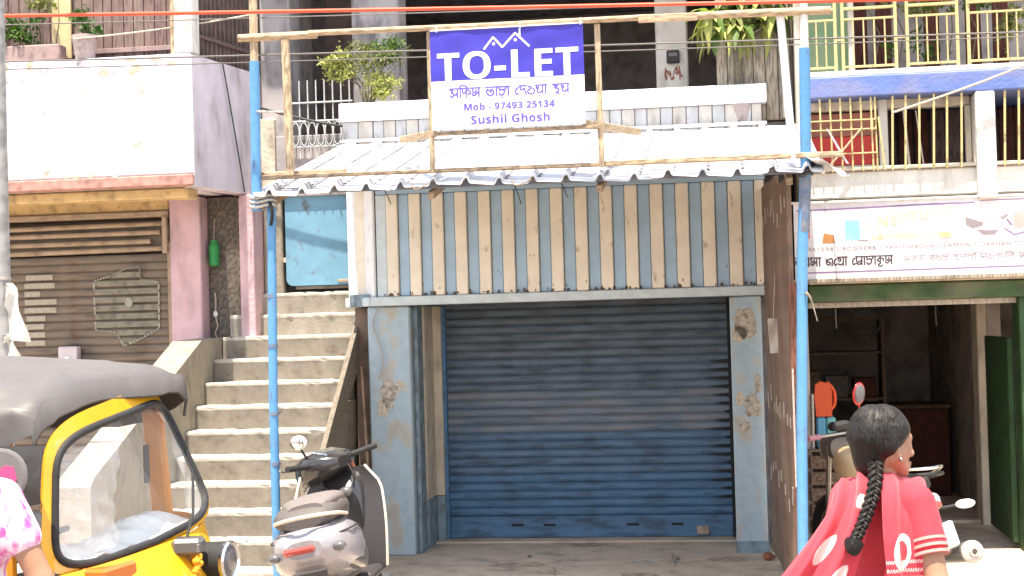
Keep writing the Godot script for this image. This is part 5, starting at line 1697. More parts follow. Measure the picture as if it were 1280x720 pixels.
func plants() -> void:
	# small leafy bush behind the capping, left
	var p := thing("potted_bush", "straggly yellowish bush growing behind the white capping left of the board", "plant", Vector3(-1.16, 3.36, -0.16))
	pot(p, Vector3.ZERO, 0.1, 0.18)
	for i in 9:
		var a := TAU * i / 9.0
		tubepart(p, "stem", [Vector3(0, 0.15, 0), Vector3(0.08 * cos(a), 0.45, 0.06 * sin(a)), Vector3(0.27 * cos(a), 0.62 + 0.1 * sin(i * 2.0), 0.12 * sin(a))], [0.01, 0.007, 0.003], M.bark, 5)
	for q in [[Vector3(-0.23, 0.60, 0.05), Vector3(0.13, 0.12, 0.1), 1100, M.leaf_y], [Vector3(0.02, 0.66, 0), Vector3(0.3, 0.14, 0.14), 1200, M.leaf_b], [Vector3(0.12, 0.43, 0.05), Vector3(0.16, 0.11, 0.1), 900, M.leaf_y], [Vector3(0.2, 0.72, 0), Vector3(0.16, 0.1, 0.1), 500, M.leaf_a]]:
		var k := MB.new()
		foliage(k, q[0], q[1], q[2], 0.036, 16)
		tag(put(p, "foliage", k, q[3]), "", "", "", "stuff")
	# tree-like plant with long leaves on the right
	p = thing("frangipani_plant", "tall potted plant with a crown of long yellow-green leaves at the upper right", "plant", Vector3(1.84, 3.36, -0.05))
	pot(p, Vector3.ZERO, 0.11, 0.2)
	tubepart(p, "trunk", [Vector3(0, 0.1, 0), Vector3(-0.01, 0.4, 0), Vector3(-0.02, 0.66, 0)], [0.036, 0.032, 0.026], M.bark, 8)
	var tips := []
	for q in [[-0.17, 0.70, 0.04], [0.0, 0.74, 0.08], [0.18, 0.75, 0.03], [0.08, 0.88, -0.02], [-0.08, 0.86, 0.03], [0.3, 0.82, 0.06], [-0.22, 0.84, 0.08], [0.02, 0.98, 0.06], [0.2, 0.96, 0.05]]:
		var tip := Vector3(q[0], q[1], q[2])
		tubepart(p, "branch", [Vector3(-0.02, 0.62, 0), Vector3(q[0] * 0.5, 0.7, q[2]), tip], [0.02, 0.015, 0.012], M.bark, 6)
		tips.append(tip)
	var lm := [leaf_mesh(0.19, 0.06, 0.5), leaf_mesh(0.22, 0.066, 0.75), leaf_mesh(0.16, 0.055, 0.3)]
	var lmat := [M.leaf_y, M.leaf_a, M.leaf_y, M.leaf_b]
	for tip in tips:
		for i in 20:
			var a := TAU * i / 20.0 * 2.4
			var el := rng.randf_range(-1.0, 0.6)
			var d := Vector3(cos(a) * cos(el), sin(el), sin(a) * cos(el))
			var s := Vector3.UP.cross(d).normalized()
			put(p, "leaf", lm[rng.randi() % 3], lmat[rng.randi() % 4], Transform3D(Basis(s, d.cross(s), d), tip + d * 0.02))
	# planter on the left balcony
	p = thing("planter_trough", "brownish planter trough with leafy plants on the left balcony wall", "planter", Vector3(-3.74, 4.025, 0.46))
	part(p, "trough", Vector3(-0.5, 0, -0.07), Vector3(0.24, 0.13, 0.07), M.trough, 0.01)
	part(p, "soil", Vector3(-0.48, 0.13, -0.06), Vector3(0.22, 0.135, 0.06), M.soil, 0.002)
	for i in 7:
		var x := -0.42 + i * 0.1
		tubepart(p, "stem", [Vector3(x, 0.12, 0), Vector3(x + rng.randf_range(-0.05, 0.05), 0.32, 0.02), Vector3(x + rng.randf_range(-0.1, 0.1), 0.5, 0)], [0.006, 0.005, 0.003], M.bark, 5)
	for q in [[Vector3(-0.1, 0.28, 0.0), Vector3(0.14, 0.13, 0.07), 240, M.leaf_c], [Vector3(-0.14, 0.22, 0.03), Vector3(0.1, 0.07, 0.06), 140, M.leaf_a], [Vector3(0.08, 0.46, 0.0), Vector3(0.14, 0.1, 0.07), 160, M.leaf_b], [Vector3(-0.35, 0.3, 0.0), Vector3(0.12, 0.2, 0.07), 200, M.leaf_c]]:
		var k := MB.new()
		foliage(k, q[0], q[1], q[2], 0.055, 8)
		tag(put(p, "foliage", k, q[3]), "", "", "", "stuff")
	p = thing("flower_pot", "grey-pink flower pot with a green sprig on the left balcony wall", "plant", Vector3(-3.31, 4.025, 0.47))
	pot(p, Vector3.ZERO, 0.105, 0.19)
	tubepart(p, "stem", [Vector3(0, 0.15, 0), Vector3(0.03, 0.34, 0)], [0.006, 0.004], M.bark, 5)
	for q in [[Vector3(0.05, 0.25, 0.0), Vector3(0.07, 0.07, 0.06), 120, M.leaf_c], [Vector3(-0.02, 0.36, 0.0), Vector3(0.12, 0.08, 0.06), 110, M.leaf_c]]:
		var k := MB.new()
		foliage(k, q[0], q[1], q[2], 0.055, 6)
		tag(put(p, "foliage", k, q[3]), "", "", "", "stuff")
	# creepers on the right balcony
	p = thing("balcony_creeper", "leafy plants growing behind the right balcony railing", "plant", Vector3(3.1, 3.665, 0.05))
	for i in 6:
		var x := -0.25 + i * 0.18
		tubepart(p, "stem", [Vector3(x, 0, 0), Vector3(x + 0.05, 0.3, 0.02), Vector3(x + rng.randf_range(-0.1, 0.1), 0.6, 0.05)], [0.007, 0.006, 0.003], M.bark, 5)
	for q in [[Vector3(0.15, 0.18, 0.02), Vector3(0.2, 0.12, 0.05), 60, M.leaf_c], [Vector3(-0.14, 0.2, 0.02), Vector3(0.04, 0.08, 0.04), 24, M.leaf_c], [Vector3(0.0, 0.47, 0.1), Vector3(0.22, 0.07, 0.08), 90, M.leaf_b], [Vector3(0.75, 0.33, 0.12), Vector3(0.12, 0.16, 0.08), 90, M.leaf_b], [Vector3(0.4, 0.5, 0.1), Vector3(0.3, 0.06, 0.08), 70, M.leaf_a]]:
		var k := MB.new()
		foliage(k, q[0], q[1], q[2], 0.075, 8)
		tag(put(p, "foliage", k, q[3]), "", "", "", "stuff")


func cables() -> void:
	var list := [
		["red_cable", "thick red cable strung across the whole front above the board", Vector3(-9, 4.22, 2.6), Vector3(8.5, 3.54, 2.6), 0.05, 0.0125, M.cable_red],
		["grey_wire", "upper grey wire crossing the left balcony and the frame", Vector3(-9, 4.17, 2.2), Vector3(8.5, 3.72, 2.2), 0.06, 0.004, M.cable_grey],
		["grey_wire", "lower grey wire running behind the frame rail", Vector3(-9, 3.89, 2.22), Vector3(8.5, 3.46, 2.22), 0.04, 0.006, M.cable_grey],
		["grey_wire", "thin pale wire just under the lower grey wire", Vector3(-9, 3.83, 2.2), Vector3(8.5, 3.46, 2.2), 0.05, 0.004, M.cable_grey],
		["dark_wire", "dark wire hanging down the lilac side wall of the balcony", Vector3(-2.30, 4.03, 0.12), Vector3(-2.235, 2.98, -0.18), -0.02, 0.006, M.cable_dark],
		["white_rope", "white rope slanting from the red panel window to the blue slab", Vector3(2.93, 3.31, 0.45), Vector3(4.5, 3.86, 0.42), 0.03, 0.009, M.rope],
		["pale_rope", "pale rope sagging across the left balcony boards", Vector3(-3.35, 4.17, 0.6), Vector3(-1.95, 4.40, 0.1), 0.02, 0.007, M.rope],
		["bamboo_stick", "pale stick slanting against the red panel window", Vector3(2.42, 2.88, 0.37), Vector3(2.72, 3.22, 0.34), 0.0, 0.009, M.timber],
		["black_cable", "black cable looping under the white column top left of the bush", Vector3(-2.2, 3.72, -0.3), Vector3(-1.4, 3.5, -0.3), 0.02, 0.012, M.cable_dark],
	]
	for q in list:
		var a: Vector3 = q[2]
		var b: Vector3 = q[3]
		var mid := sag(a, b, q[4], 24)
		var k := MB.new()
		k.tube(mid, q[5], 6)
		tag(put(self, q[0], k, q[6]), q[1], "stick" if q[0] == "bamboo_stick" else "cable")


func wheel(parent: Node, at: Vector3, r: float, w: float, steer := 0.0) -> void:
	var xf := Transform3D(Basis(Vector3.UP, steer) * Basis(Vector3(1, 0, 0), PI / 2), at)
	var k := MB.new()
	var prof := []
	for i in 13:
		var a := TAU * i / 12.0
		prof.append(Vector2(r - w * 0.55 + w * 0.55 * cos(a), w * 0.5 * sin(a)))
	k.lathe(prof, 28)
	var o := put(parent, "wheel", k, M.rubber, xf)
	k = MB.new()
	k.lathe([Vector2(0, -w * 0.3), Vector2(r * 0.2, -w * 0.32), Vector2(r * 0.3, -w * 0.1), Vector2(r - w, -w * 0.2), Vector2(r - w, w * 0.2), Vector2(r * 0.3, w * 0.1), Vector2(r * 0.2, w * 0.32), Vector2(0, w * 0.3)], 20)
	put(o, "rim", k, M.steel)


func auto_rickshaw() -> void:
	var t := thing("auto_rickshaw", "yellow three wheeled auto rickshaw with a dark canvas hood and clear windscreen", "auto rickshaw", Vector3(-0.60, 0, 6.22), deg_to_rad(-8.0))
	# s runs from the far side (-1) to the near side (+1), v from the foot to the head of the windscreen
	var W := func(s: float, v: float) -> Vector3:
		return Vector3(-lerpf(0.19, 0.075, s * 0.5 + 0.5) * v - 0.02 * (1.0 + s) * (1.0 - v) + 0.075 * (1.0 - s * s), lerpf(1.045, 1.515, v) + 0.03 * (1.0 - s * s) * (v - 0.3) - 0.05 * s, s * lerpf(0.585, 0.50, v))
	var loop := []
	var outer := []
	for i in 48:
		var a := TAU * i / 48.0
		var c := cos(a)
		var d := sin(a)
		var p := Vector2(signf(c) * pow(absf(c), 0.35), signf(d) * pow(absf(d), 0.35))
		loop.append(W.call(p.x * 0.97, 0.5 + 0.5 * p.y))
		outer.append(W.call(p.x * 1.06, 0.5 + (0.64 if d > 0.0 else 0.56) * p.y) - Vector3(0.012, 0, 0))
	var k := MB.new()
	k.tube(loop, 0.016, 8, false, true)
	put(t, "windscreen_gasket", k, M.rubber)
	k = MB.new()
	var g := []
	for i in 17:
		var row := []
		for j in 13:
			row.append(W.call(lerpf(-0.97, 0.97, i / 16.0), lerpf(0.0, 1.0, j / 12.0)))
		g.append(row)
	k.surf(g)
	put(t, "windscreen", k, M.glass)
	# yellow frame round the glass
	k = MB.new()
	g = [[], []]
	for i in 49:
		g[0].append(loop[i % 48] - Vector3(0.004, 0, 0))
		g[1].append(outer[i % 48])
	k.surf(g, 0.012)
	put(t, "windscreen_frame", k, M.auto_yellow)
	# front cowl
	k = MB.new()
	g = []
	for i in 15:
		var v := i / 14.0
		var row := []
		for j in 25:
			var s := (j - 12) / 12.0
			var sn := sin(s * PI / 2)
			var zz := signf(sn) * pow(absf(sn), 0.85) * lerpf(0.655, 0.56, v)
			var xx := -0.30 + (0.30 + 0.10 * sin(minf(1.0, v * 1.4) * PI * 0.5) * (1.0 - absf(s))) * pow(maxf(0.0, cos(s * PI / 2)), 0.55) + (0.07 + 0.06 * minf(1.0, v * 5.0)) * (1.0 - s * s)
			row.append(Vector3(xx, lerpf(1.02, 0.30, v) - 0.05 * s * (1.0 - v), zz))
		g.append(row)
	k.surf(g, 0.008)
	put(t, "front_cowl", k, M.auto_yellow)
	# front lamp, its bracket lamp with a garland, indicator
	k = MB.new()
	var turn := Transform3D(Basis(Vector3(0, 0, 1), -PI / 2), Vector3(0.08, 0.92, -0.26))
	k.lathe([Vector2(0.0, 0.0), Vector2(0.055, 0.0), Vector2(0.075, 0.05), Vector2(0.08, 0.15), Vector2(0.072, 0.155)], 20, turn)
	var hl := put(t, "headlight", k, M.rubber)
	k = MB.new()
	k.lathe([Vector2(0.068, 0.14), Vector2(0.080, 0.145), Vector2(0.083, 0.16), Vector2(0.074, 0.168), Vector2(0.066, 0.158)], 20, turn)
	put(hl, "rim", k, M.chrome)
	k = MB.new()
	k.lathe([Vector2(0.068, 0.158), Vector2(0.04, 0.17), Vector2(0, 0.174)], 20, turn)
	put(hl, "lens", k, M.sc_grey)
	k = MB.new()
	k.box(Vector3(0.13, 1.0, -0.12), Vector3(0.12, 0.065, 0.11), 0.014, Basis(Vector3.UP, 0.3))
	var sl := put(t, "side_lamp", k, M.sc_grey)
	k = MB.new()
	k.box(Vector3(0.185, 0.997, -0.105), Vector3(0.01, 0.036, 0.075), 0.004, Basis(Vector3.UP, 0.3))
	put(sl, "lens", k, M.greyplastic)
	part(t, "front_indicator", Vector3(-0.05, 0.935, 0.22), Vector3(0.10, 1.0, 0.46), M.lens_orange, 0.012)
	tubepart(t, "wiper", [Vector3(0.12, 1.02, -0.12), Vector3(0.10, 1.12, -0.22), Vector3(0.06, 1.28, -0.3)], 0.006, M.rubber, 6)
	# wheels and mudguard
	wheel(t, Vector3(0.03, 0.2, 0), 0.2, 0.1)
	for z in [-0.52, 0.52]:
		wheel(t, Vector3(-1.95, 0.2, z), 0.2, 0.1)
	k = MB.new()
	g = []
	for i in 11:
		var a := lerpf(0.15, PI - 0.15, i / 10.0)
		g.append([Vector3(0.03 + 0.25 * cos(a), 0.2 + 0.25 * sin(a), -0.08), Vector3(0.03 + 0.27 * cos(a), 0.2 + 0.27 * sin(a), 0), Vector3(0.03 + 0.25 * cos(a), 0.2 + 0.25 * sin(a), 0.08)])
	k.surf(g, 0.006)
	put(t, "mudguard", k, M.rubber)
	# floor, sides, back
	part(t, "floor", Vector3(-2.5, 0.26, -0.6), Vector3(-0.1, 0.32, 0.6), M.rubber, 0.01)
	for z in [-0.62, 0.62]:
		part(t, "side_panel", Vector3(-2.55, 0.3, z - 0.02), Vector3(-1.25, 0.82, z + 0.02), M.auto_yellow, 0.012)
		part(t, "side_rail", Vector3(-1.25, 0.3, z - 0.015), Vector3(-0.25, 0.40, z + 0.015), M.auto_orange, 0.01)
		k = MB.new()
		k.bar(Vector3(-0.20, 0.35, z * 1.0), Vector3(-0.26, 1.52, z * 0.88), 0.09, 0.05, 0.012)
		put(t, "front_pillar", k, M.auto_orange)
		tubepart(t, "side_post", [Vector3(-1.27, 0.4, z), Vector3(-1.27, 1.5, z * 0.95)], 0.016, M.rubber, 8)
	part(t, "rear_panel", Vector3(-2.57, 0.3, -0.6), Vector3(-2.53, 0.82, 0.6), M.auto_yellow, 0.012)
	# inside
	part(t, "dash_shelf", Vector3(-0.34, 0.93, -0.53), Vector3(0.0, 0.96, 0.53), M.greyplastic, 0.008)
	k = MB.new()
	g = []
	for i in 22:
		var row := []
		for j in 9:
			var u := i / 21.0
			var v := j / 8.0
			row.append(Vector3(-0.30 + 0.27 * v, 1.015 + 0.085 * sin(v * PI) * (0.6 + 0.4 * sin(u * 7.0)) + 0.012 * sin(u * 31.0 + v * 9.0), lerpf(-0.5, 0.46, u)))
		g.append(row)
	k.surf(g, 0.006, true)
	put(t, "dash_cloth", k, M.whitecloth)
	tubepart(t, "steering_column", [Vector3(-0.2, 0.35, 0), Vector3(-0.5, 1.02, 0)], 0.025, M.rubber, 8)
	tubepart(t, "handlebar", smooth([Vector3(-0.56, 1.03, 0.34), Vector3(-0.5, 1.04, 0.12), Vector3(-0.5, 1.04, -0.12), Vector3(-0.56, 1.03, -0.34)], 4), 0.014, M.rubber, 8)
	part(t, "driver_seat", Vector3(-1.02, 0.42, -0.3), Vector3(-0.68, 0.62, 0.3), M.seat_brown, 0.03)
	part(t, "seat_back", Vector3(-1.12, 0.66, -0.32), Vector3(-1.03, 1.06, 0.32), M.seat_brown, 0.03)
	part(t, "rear_seat", Vector3(-2.2, 0.4, -0.55), Vector3(-1.75, 0.62, 0.55), M.seat_brown, 0.03)
	part(t, "rear_seat_back", Vector3(-2.35, 0.6, -0.55), Vector3(-2.22, 1.1, 0.55), M.seat_brown, 0.03)
	part(t, "inner_mirror", Vector3(-0.20, 1.22, -0.395), Vector3(-0.19, 1.38, -0.355), M.black, 0.003)
	k = MB.new()
	g = []
	for i in 15:
		var row := []
		for j in 9:
			var u := i / 14.0
			var v := j / 8.0
			row.append(W.call(-0.94 + 0.3 * v * (1.0 - 0.8 * u), u * 0.95) + Vector3(-0.02 + 0.012 * sin(u * 14.0 + v * 3.0), 0, 0.012 * sin(u * 8.0)))
		g.append(row)
	k.surf(g)
	put(t, "film_and_reflection", k, M.film)
	k = MB.new()
	g = []
	for i in 25:
		var row := []
		for j in 9:
			var u := i / 24.0
			var v := j / 8.0
			row.append(W.call(0.9 - 0.55 * v - 0.2 * u * v, 0.06 + u * 0.8) + Vector3(-0.03 + 0.014 * sin(v * 15.0 + u * 6.0) + 0.006 * sin(u * 30.0 + v * 11.0), 0, 0))
		g.append(row)
	k.surf(g)
	put(t, "film_and_reflection", k, M.film)  # second sheet, added as hazy white reflections across the glass
	# the canvas hood
	k = MB.new()
	g = []
	var xs := [0.02, 0.025, -0.05, -0.18, -0.36, -0.7, -1.1, -1.5, -1.9, -2.2, -2.42, -2.56, -2.6]
	var tops := [1.594, 1.668, 1.705, 1.735, 1.752, 1.76, 1.755, 1.75, 1.73, 1.70, 1.62, 1.42, 0.9]
	var lows := [1.445, 1.535, 1.48, 1.42, 1.40, 1.40, 1.42, 1.42, 1.3, 1.1, 0.95, 0.9, 0.84]
	for i in xs.size():
		var row := []
		for j in 27:
			var a := PI * j / 26.0
			var c := cos(a)
			var hw: float = [0.56, 0.575, 0.60, 0.64, 0.665, 0.67, 0.67, 0.67, 0.67, 0.665, 0.65, 0.63, 0.6][i]
			var zz := signf(c) * pow(absf(c), 0.6) * hw
			var yy: float = lerpf(lows[i], tops[i], pow(maxf(0.0, sin(a)), 0.55))
			var wr := 0.007 * sin(xs[i] * 13.0 + c * 5.0) * sin(a) + 0.012 * sin(c * 23.0 + i * 2.0) * (1.0 - sin(a)) - (0.022 * absf(sin((xs[i] + 0.1) * 4.8)) * sin(a) if i > 2 else 0.0) + 0.01 * sin(c * 9.0 + xs[i] * 21.0) * (1.0 if i in [2, 3, 4] else 0.3)
			row.append(Vector3(xs[i] - 0.13 + (0.03 * sin(a) if i == 0 else 0.0), yy + wr - 0.05 * c * 0.7, zz + 0.01 * sin(i * 2.1 + j)))
		g.append(row)
	k.surf(g, 0.008)
	var hood := put(t, "canvas_hood", k, M.canvas)
	tubepart(hood, "front_hem", g[0], 0.006, M.canvas_in, 6)
	tubepart(hood, "front_seam", g[1].slice(1, 26), 0.0035, M.canvas, 6)
	tubepart(hood, "bow_seam", g[5].slice(1, 26), 0.004, M.canvas, 6)
	# loose flap at the near side
	k = MB.new()
	g = []
	for i in 15:
		var row := []
		for j in 7:
			var u := i / 14.0
			var v := j / 6.0
			row.append(Vector3(-0.03 - u * 1.3, 1.46 - v * (0.20 + 0.03 * sin(u * 9.0)), 0.625 + 0.025 * sin(u * 20.0 + v * 3.0) * v + 0.02 * v))
		g.append(row)
	k.surf(g, 0.006)
	put(t, "side_flap", k, M.canvas_dark)
	# near side mirror with a pink hand sticker
	tubepart(t, "mirror_arm", smooth([Vector3(-0.10, 1.14, 0.60), Vector3(-0.08, 1.17, 0.70), Vector3(-0.11, 1.28, 0.74)], 4), 0.010, M.rubber, 6)
	part(t, "arm_clamp", Vector3(-0.13, 1.08, 0.57), Vector3(-0.07, 1.22, 0.62), M.greyplastic, 0.01)
	k = MB.new()
	var mt := Transform3D(Basis(Vector3(0, 1, 0), 0.35) * Basis(Vector3(1, 0, 0), PI / 2), Vector3(-0.12, 1.37, 0.75))
	k.lathe([Vector2(0, -0.02), Vector2(0.07, -0.02), Vector2(0.095, 0.0), Vector2(0.095, 0.015), Vector2(0.085, 0.018), Vector2(0, 0.018)], 20, mt)
	var mi := put(t, "side_mirror", k, M.greyplastic)
	k = MB.new()
	var hx := Transform3D(Basis(Vector3(0, 1, 0), 0.35), Vector3(-0.12, 1.37, 0.75)) * Transform3D(Basis.IDENTITY, Vector3(0, 0, 0.0195))
	var palm := PackedVector2Array([Vector2(-0.02, -0.045), Vector2(0.05, -0.045), Vector2(0.06, -0.01), Vector2(0.05, 0.03), Vector2(0.02, 0.035), Vector2(-0.015, 0.01)])
	k.prism(palm, hx, 0.002)
	for q in [[-0.01, 0.0, -0.06, 0.03], [-0.012, -0.012, -0.07, 0.004], [-0.015, -0.024, -0.065, -0.02], [-0.015, -0.036, -0.05, -0.042]]:
		k.stroke([Vector2(q[0], q[1]), Vector2(q[2], q[3])], 0.012, hx.translated_local(Vector3(0, 0, 0.002)))
	put(mi, "hand_sticker", k, M.handpink)
	# the garland hangs from the side lamp
	var ga := thing("marigold_garland", "marigold garland hanging from the lamp of the yellow auto rickshaw", "garland", t.transform * Vector3(0.17, 0.985, -0.105), deg_to_rad(-8.0))
	k = MB.new()
	for side in [-1.0, 1.0]:
		for i in 30:
			var v := i / 29.0
			k.ball(Vector3(0.022 * side + rng.randf_range(-0.006, 0.006), -0.02 - v * 0.27, side * (0.022 + 0.02 * sin(v * PI)) + rng.randf_range(-0.014, 0.014)), Vector3(0.016, 0.014, 0.016) * rng.randf_range(0.8, 1.15), 7)
	put(ga, "flowers", k, M.marigold)


func loft_shape(k: MB, secs: Array, seg := 20, pw := 0.7) -> void:
	# secs: [x, y, z, half width, half height]
	var g := []
	for s in secs:
		var row := []
		for j in seg:
			var a := TAU * j / seg
			var c := cos(a)
			var d := sin(a)
			row.append(Vector3(s[0], s[1] + signf(d) * pow(absf(d), pw) * s[4], s[2] + signf(c) * pow(absf(c), pw) * s[3]))
		g.append(row)
	k.surf(g, 0.0, false, true)
	for e in [0, secs.size() - 1]:
		var m := Vector3(secs[e][0], secs[e][1], secs[e][2])
		var nn := Vector3(-1 if (e == 0) == (secs[0][0] < secs[-1][0]) else 1, 0, 0)
		for j in seg:
			k.flat(m, g[e][j], g[e][(j + 1) % seg], nn)


func scooter() -> void:
	var t := thing("scooter", "grey and silver scooter parked facing the stairs beside the slim blue pipe", "scooter", Vector3(-0.62, 0, 2.72))
	t.basis = Basis(Vector3.UP, deg_to_rad(93.0)) * Basis(Vector3(1, 0, 0), deg_to_rad(-11.0))
	wheel(t, Vector3(-0.60, 0.22, 0), 0.22, 0.10)
	wheel(t, Vector3(0.64, 0.22, 0), 0.22, 0.10, 0.3)
	var k := MB.new()
	# rear body
	loft_shape(k, [[-0.95, 0.62, 0, 0.10, 0.05], [-0.90, 0.61, 0, 0.18, 0.11], [-0.78, 0.59, 0, 0.235, 0.155], [-0.6, 0.57, 0, 0.25, 0.18], [-0.4, 0.54, 0, 0.23, 0.18], [-0.2, 0.49, 0, 0.18, 0.17], [-0.08, 0.45, 0, 0.14, 0.14]])
	put(t, "rear_body", k, M.sc_silver)
	for s in [-1.0, 1.0]:
		k = MB.new()
		loft_shape(k, [[-0.80, 0.54, s * 0.165, 0.04, 0.06], [-0.62, 0.53, s * 0.192, 0.045, 0.11], [-0.42, 0.51, s * 0.187, 0.045, 0.12], [-0.22, 0.48, s * 0.155, 0.04, 0.09], [-0.14, 0.47, s * 0.13, 0.03, 0.05]], 14)
		put(t, "side_panel", k, M.sc_grey)
	k = MB.new()
	loft_shape(k, [[-0.86, 0.765, 0, 0.11, 0.04], [-0.80, 0.785, 0, 0.18, 0.07], [-0.6, 0.795, 0, 0.205, 0.08], [-0.42, 0.78, 0, 0.19, 0.08], [-0.25, 0.735, 0, 0.13, 0.06], [-0.12, 0.70, 0, 0.1, 0.045], [-0.07, 0.68, 0, 0.05, 0.02]], 20, 0.8)
	put(t, "seat", k, M.seat)
	k = MB.new()
	loft_shape(k, [[-0.82, 0.83, 0.02, 0.10, 0.03], [-0.7, 0.85, 0.02, 0.16, 0.045], [-0.5, 0.845, 0.02, 0.17, 0.045], [-0.36, 0.775, 0, 0.12, 0.04], [-0.3, 0.77, 0, 0.08, 0.02]], 20, 0.8)
	put(t, "seat_pad", k, M.seat_top)
	k = MB.new()
	k.box(Vector3(-0.925, 0.62, -0.03), Vector3(0.08, 0.05, 0.2), 0.02)
	put(t, "tail_light", k, M.lens_red)
	k = MB.new()
	k.tube(smooth([Vector3(-0.55, 0.74, 0.19), Vector3(-0.82, 0.78, 0.17), Vector3(-0.95, 0.80, 0.0), Vector3(-0.82, 0.78, -0.17), Vector3(-0.55, 0.74, -0.19)], 5), 0.011, 8)
	put(t, "grab_rail", k, M.beige_trim)
	k = MB.new()
	k.box(Vector3(-0.93, 0.44, 0), Vector3(0.02, 0.12, 0.2), 0.006, Basis(Vector3(0, 0, 1), 0.25))
	put(t, "rear_flap", k, M.sc_inner)
	for sg in [-1.0, 1.0]:
		k = MB.new()
		k.ball(Vector3(-0.90, 0.60, sg * 0.19), Vector3(0.035, 0.028, 0.04), 10)
		put(t, "rear_indicator", k, M.sc_grey)
	for sg in [-1.0, 1.0]:
		tubepart(t, "panel_gap", smooth([Vector3(-0.93, 0.66, sg * 0.10), Vector3(-0.78, 0.67, sg * 0.226), Vector3(-0.5, 0.66, sg * 0.235), Vector3(-0.2, 0.58, sg * 0.16)], 5), 0.005, M.rubber, 5)
	tubepart(t, "cable", smooth([Vector3(0.36, 1.0, 0.05), Vector3(0.28, 0.9, 0.10), Vector3(0.36, 0.78, 0.06)], 5), 0.005, M.rubber, 5)
	tubepart(t, "cable", smooth([Vector3(0.36, 1.0, -0.12), Vector3(0.30, 0.88, -0.12), Vector3(0.36, 0.76, -0.04)], 5), 0.005, M.rubber, 5)
	# muffler on the right
	k = MB.new()
	k.tube([Vector3(-0.30, 0.24, 0.2), Vector3(-0.5, 0.27, 0.22), Vector3(-0.86, 0.33, 0.23), Vector3(-0.9, 0.335, 0.23)], [0.03, 0.055, 0.06, 0.04], 12)
	put(t, "muffler", k, M.steel)
	# floorboard and leg shield
	part(t, "floorboard", Vector3(-0.12, 0.26, -0.17), Vector3(0.36, 0.32, 0.17), M.sc_inner, 0.02)
	k = MB.new()
	var g := []
	var rim := []
	for i in 13:
		var v := i / 12.0
		var row := []
		var hw := lerpf(0.20, 0.255, sin(minf(v * 1.5, 1.0) * PI * 0.5)) * (1.0 if v < 0.8 else 1.0 - 0.35 * (v - 0.8) / 0.2)
		for j in 13:
			var u := (j - 6) / 6.0
			row.append(Vector3(0.30 + 0.13 * v * v - 0.07 * u * u, 0.30 + 0.64 * v, u * hw))
		g.append(row)
	k.surf(g, 0.022)
	var ls := put(t, "leg_shield", k, M.sc_inner)
	for i in 13:
		rim.append(g[i][12])
	tubepart(ls, "edge_trim", rim, 0.010, M.beige_trim, 6)
	rim = []
	for i in 13:
		rim.append(g[i][0])
	tubepart(ls, "edge_trim", rim, 0.010, M.beige_trim, 6)
	k = MB.new()
	loft_shape(k, [[0.30, 0.62, 0, 0.10, 0.2], [0.38, 0.66, 0, 0.19, 0.27], [0.5, 0.68, 0, 0.17, 0.25], [0.6, 0.66, 0, 0.09, 0.16], [0.63, 0.65, 0, 0.03, 0.06]])
	put(t, "front_apron", k, M.sc_dark)
	k = MB.new()
	loft_shape(k, [[0.42, 0.42, 0, 0.05, 0.03], [0.5, 0.46, 0, 0.08, 0.05], [0.66, 0.47, 0, 0.08, 0.05], [0.84, 0.38, 0, 0.07, 0.04], [0.88, 0.34, 0, 0.03, 0.02]], 14)
	put(t, "front_mudguard", k, M.sc_dark)
	# handlebar turned to the left
	var hb := Node3D.new()
	hb.name = "handlebar"
	t.add_child(hb)
	hb.transform = Transform3D(Basis(Vector3.UP, deg_to_rad(58.0)).scaled(Vector3.ONE * 1.15), Vector3(0.40, 0.975, -0.10))
	k = MB.new()
	loft_shape(k, [[-0.16, 0.02, 0, 0.05, 0.03], [-0.10, 0.02, 0, 0.14, 0.065], [0.0, 0.01, 0, 0.17, 0.09], [0.1, -0.02, 0, 0.14, 0.10], [0.18, -0.05, 0, 0.06, 0.05]])
	put(hb, "cowl", k, M.sc_dark)
	k = MB.new()
	k.box(Vector3(-0.06, 0.085, 0), Vector3(0.12, 0.012, 0.17), 0.005, Basis(Vector3(0, 0, 1), 0.25))
	put(hb, "dial", k, M.mirror)
	for s in [-1.0, 1.0]:
		tubepart(hb, "grip", [Vector3(-0.02, 0.03, s * 0.14), Vector3(-0.08, 0.05, s * 0.36)], 0.017, M.rubber, 8)
		tubepart(hb, "brake_lever", smooth([Vector3(0.03, 0.03, s * 0.16), Vector3(0.04, 0.035, s * 0.28), Vector3(-0.02, 0.05, s * 0.36)], 3), 0.007, M.steel, 6)
	tubepart(hb, "mirror_stem", [Vector3(-0.01, 0.05, -0.12), Vector3(0.02, 0.15, -0.14)], 0.007, M.rubber, 6)
	k = MB.new()
	k.ball(Vector3(0.02, 0.17, -0.14), Vector3(0.065, 0.042, 0.022), 14)
	put(hb, "mirror", k, M.sign_white)
	k = MB.new()
	k.ball(Vector3(0.02, 0.17, -0.152), Vector3(0.058, 0.036, 0.012), 14)
	put(hb, "mirror_glass", k, M.mirror)
	k = MB.new()
	k.box(Vector3(-0.10, -0.02, 0.10), Vector3(0.05, 0.16, 0.06), 0.02, Basis(Vector3(1, 0, 0), -0.3))
	put(hb, "rusty_bracket", k, M.brownpart)
	# key guard and hook under the bars
	k = MB.new()
	k.ball(Vector3(0.30, 0.80, 0.02), Vector3(0.03, 0.035, 0.05), 10)
	put(t, "lock_cover", k, M.sc_grey)
	tubepart(t, "side_stand", [Vector3(-0.05, 0.25, -0.14), Vector3(-0.1, 0.0, -0.25)], 0.012, M.rubber, 6)
	tubepart(t, "seat_strap", [Vector3(-0.46, 0.74, -0.175), Vector3(-0.30, 0.98, -0.10), Vector3(-0.26, 0.74, -0.13)], 0.008, M.beige_trim, 6)


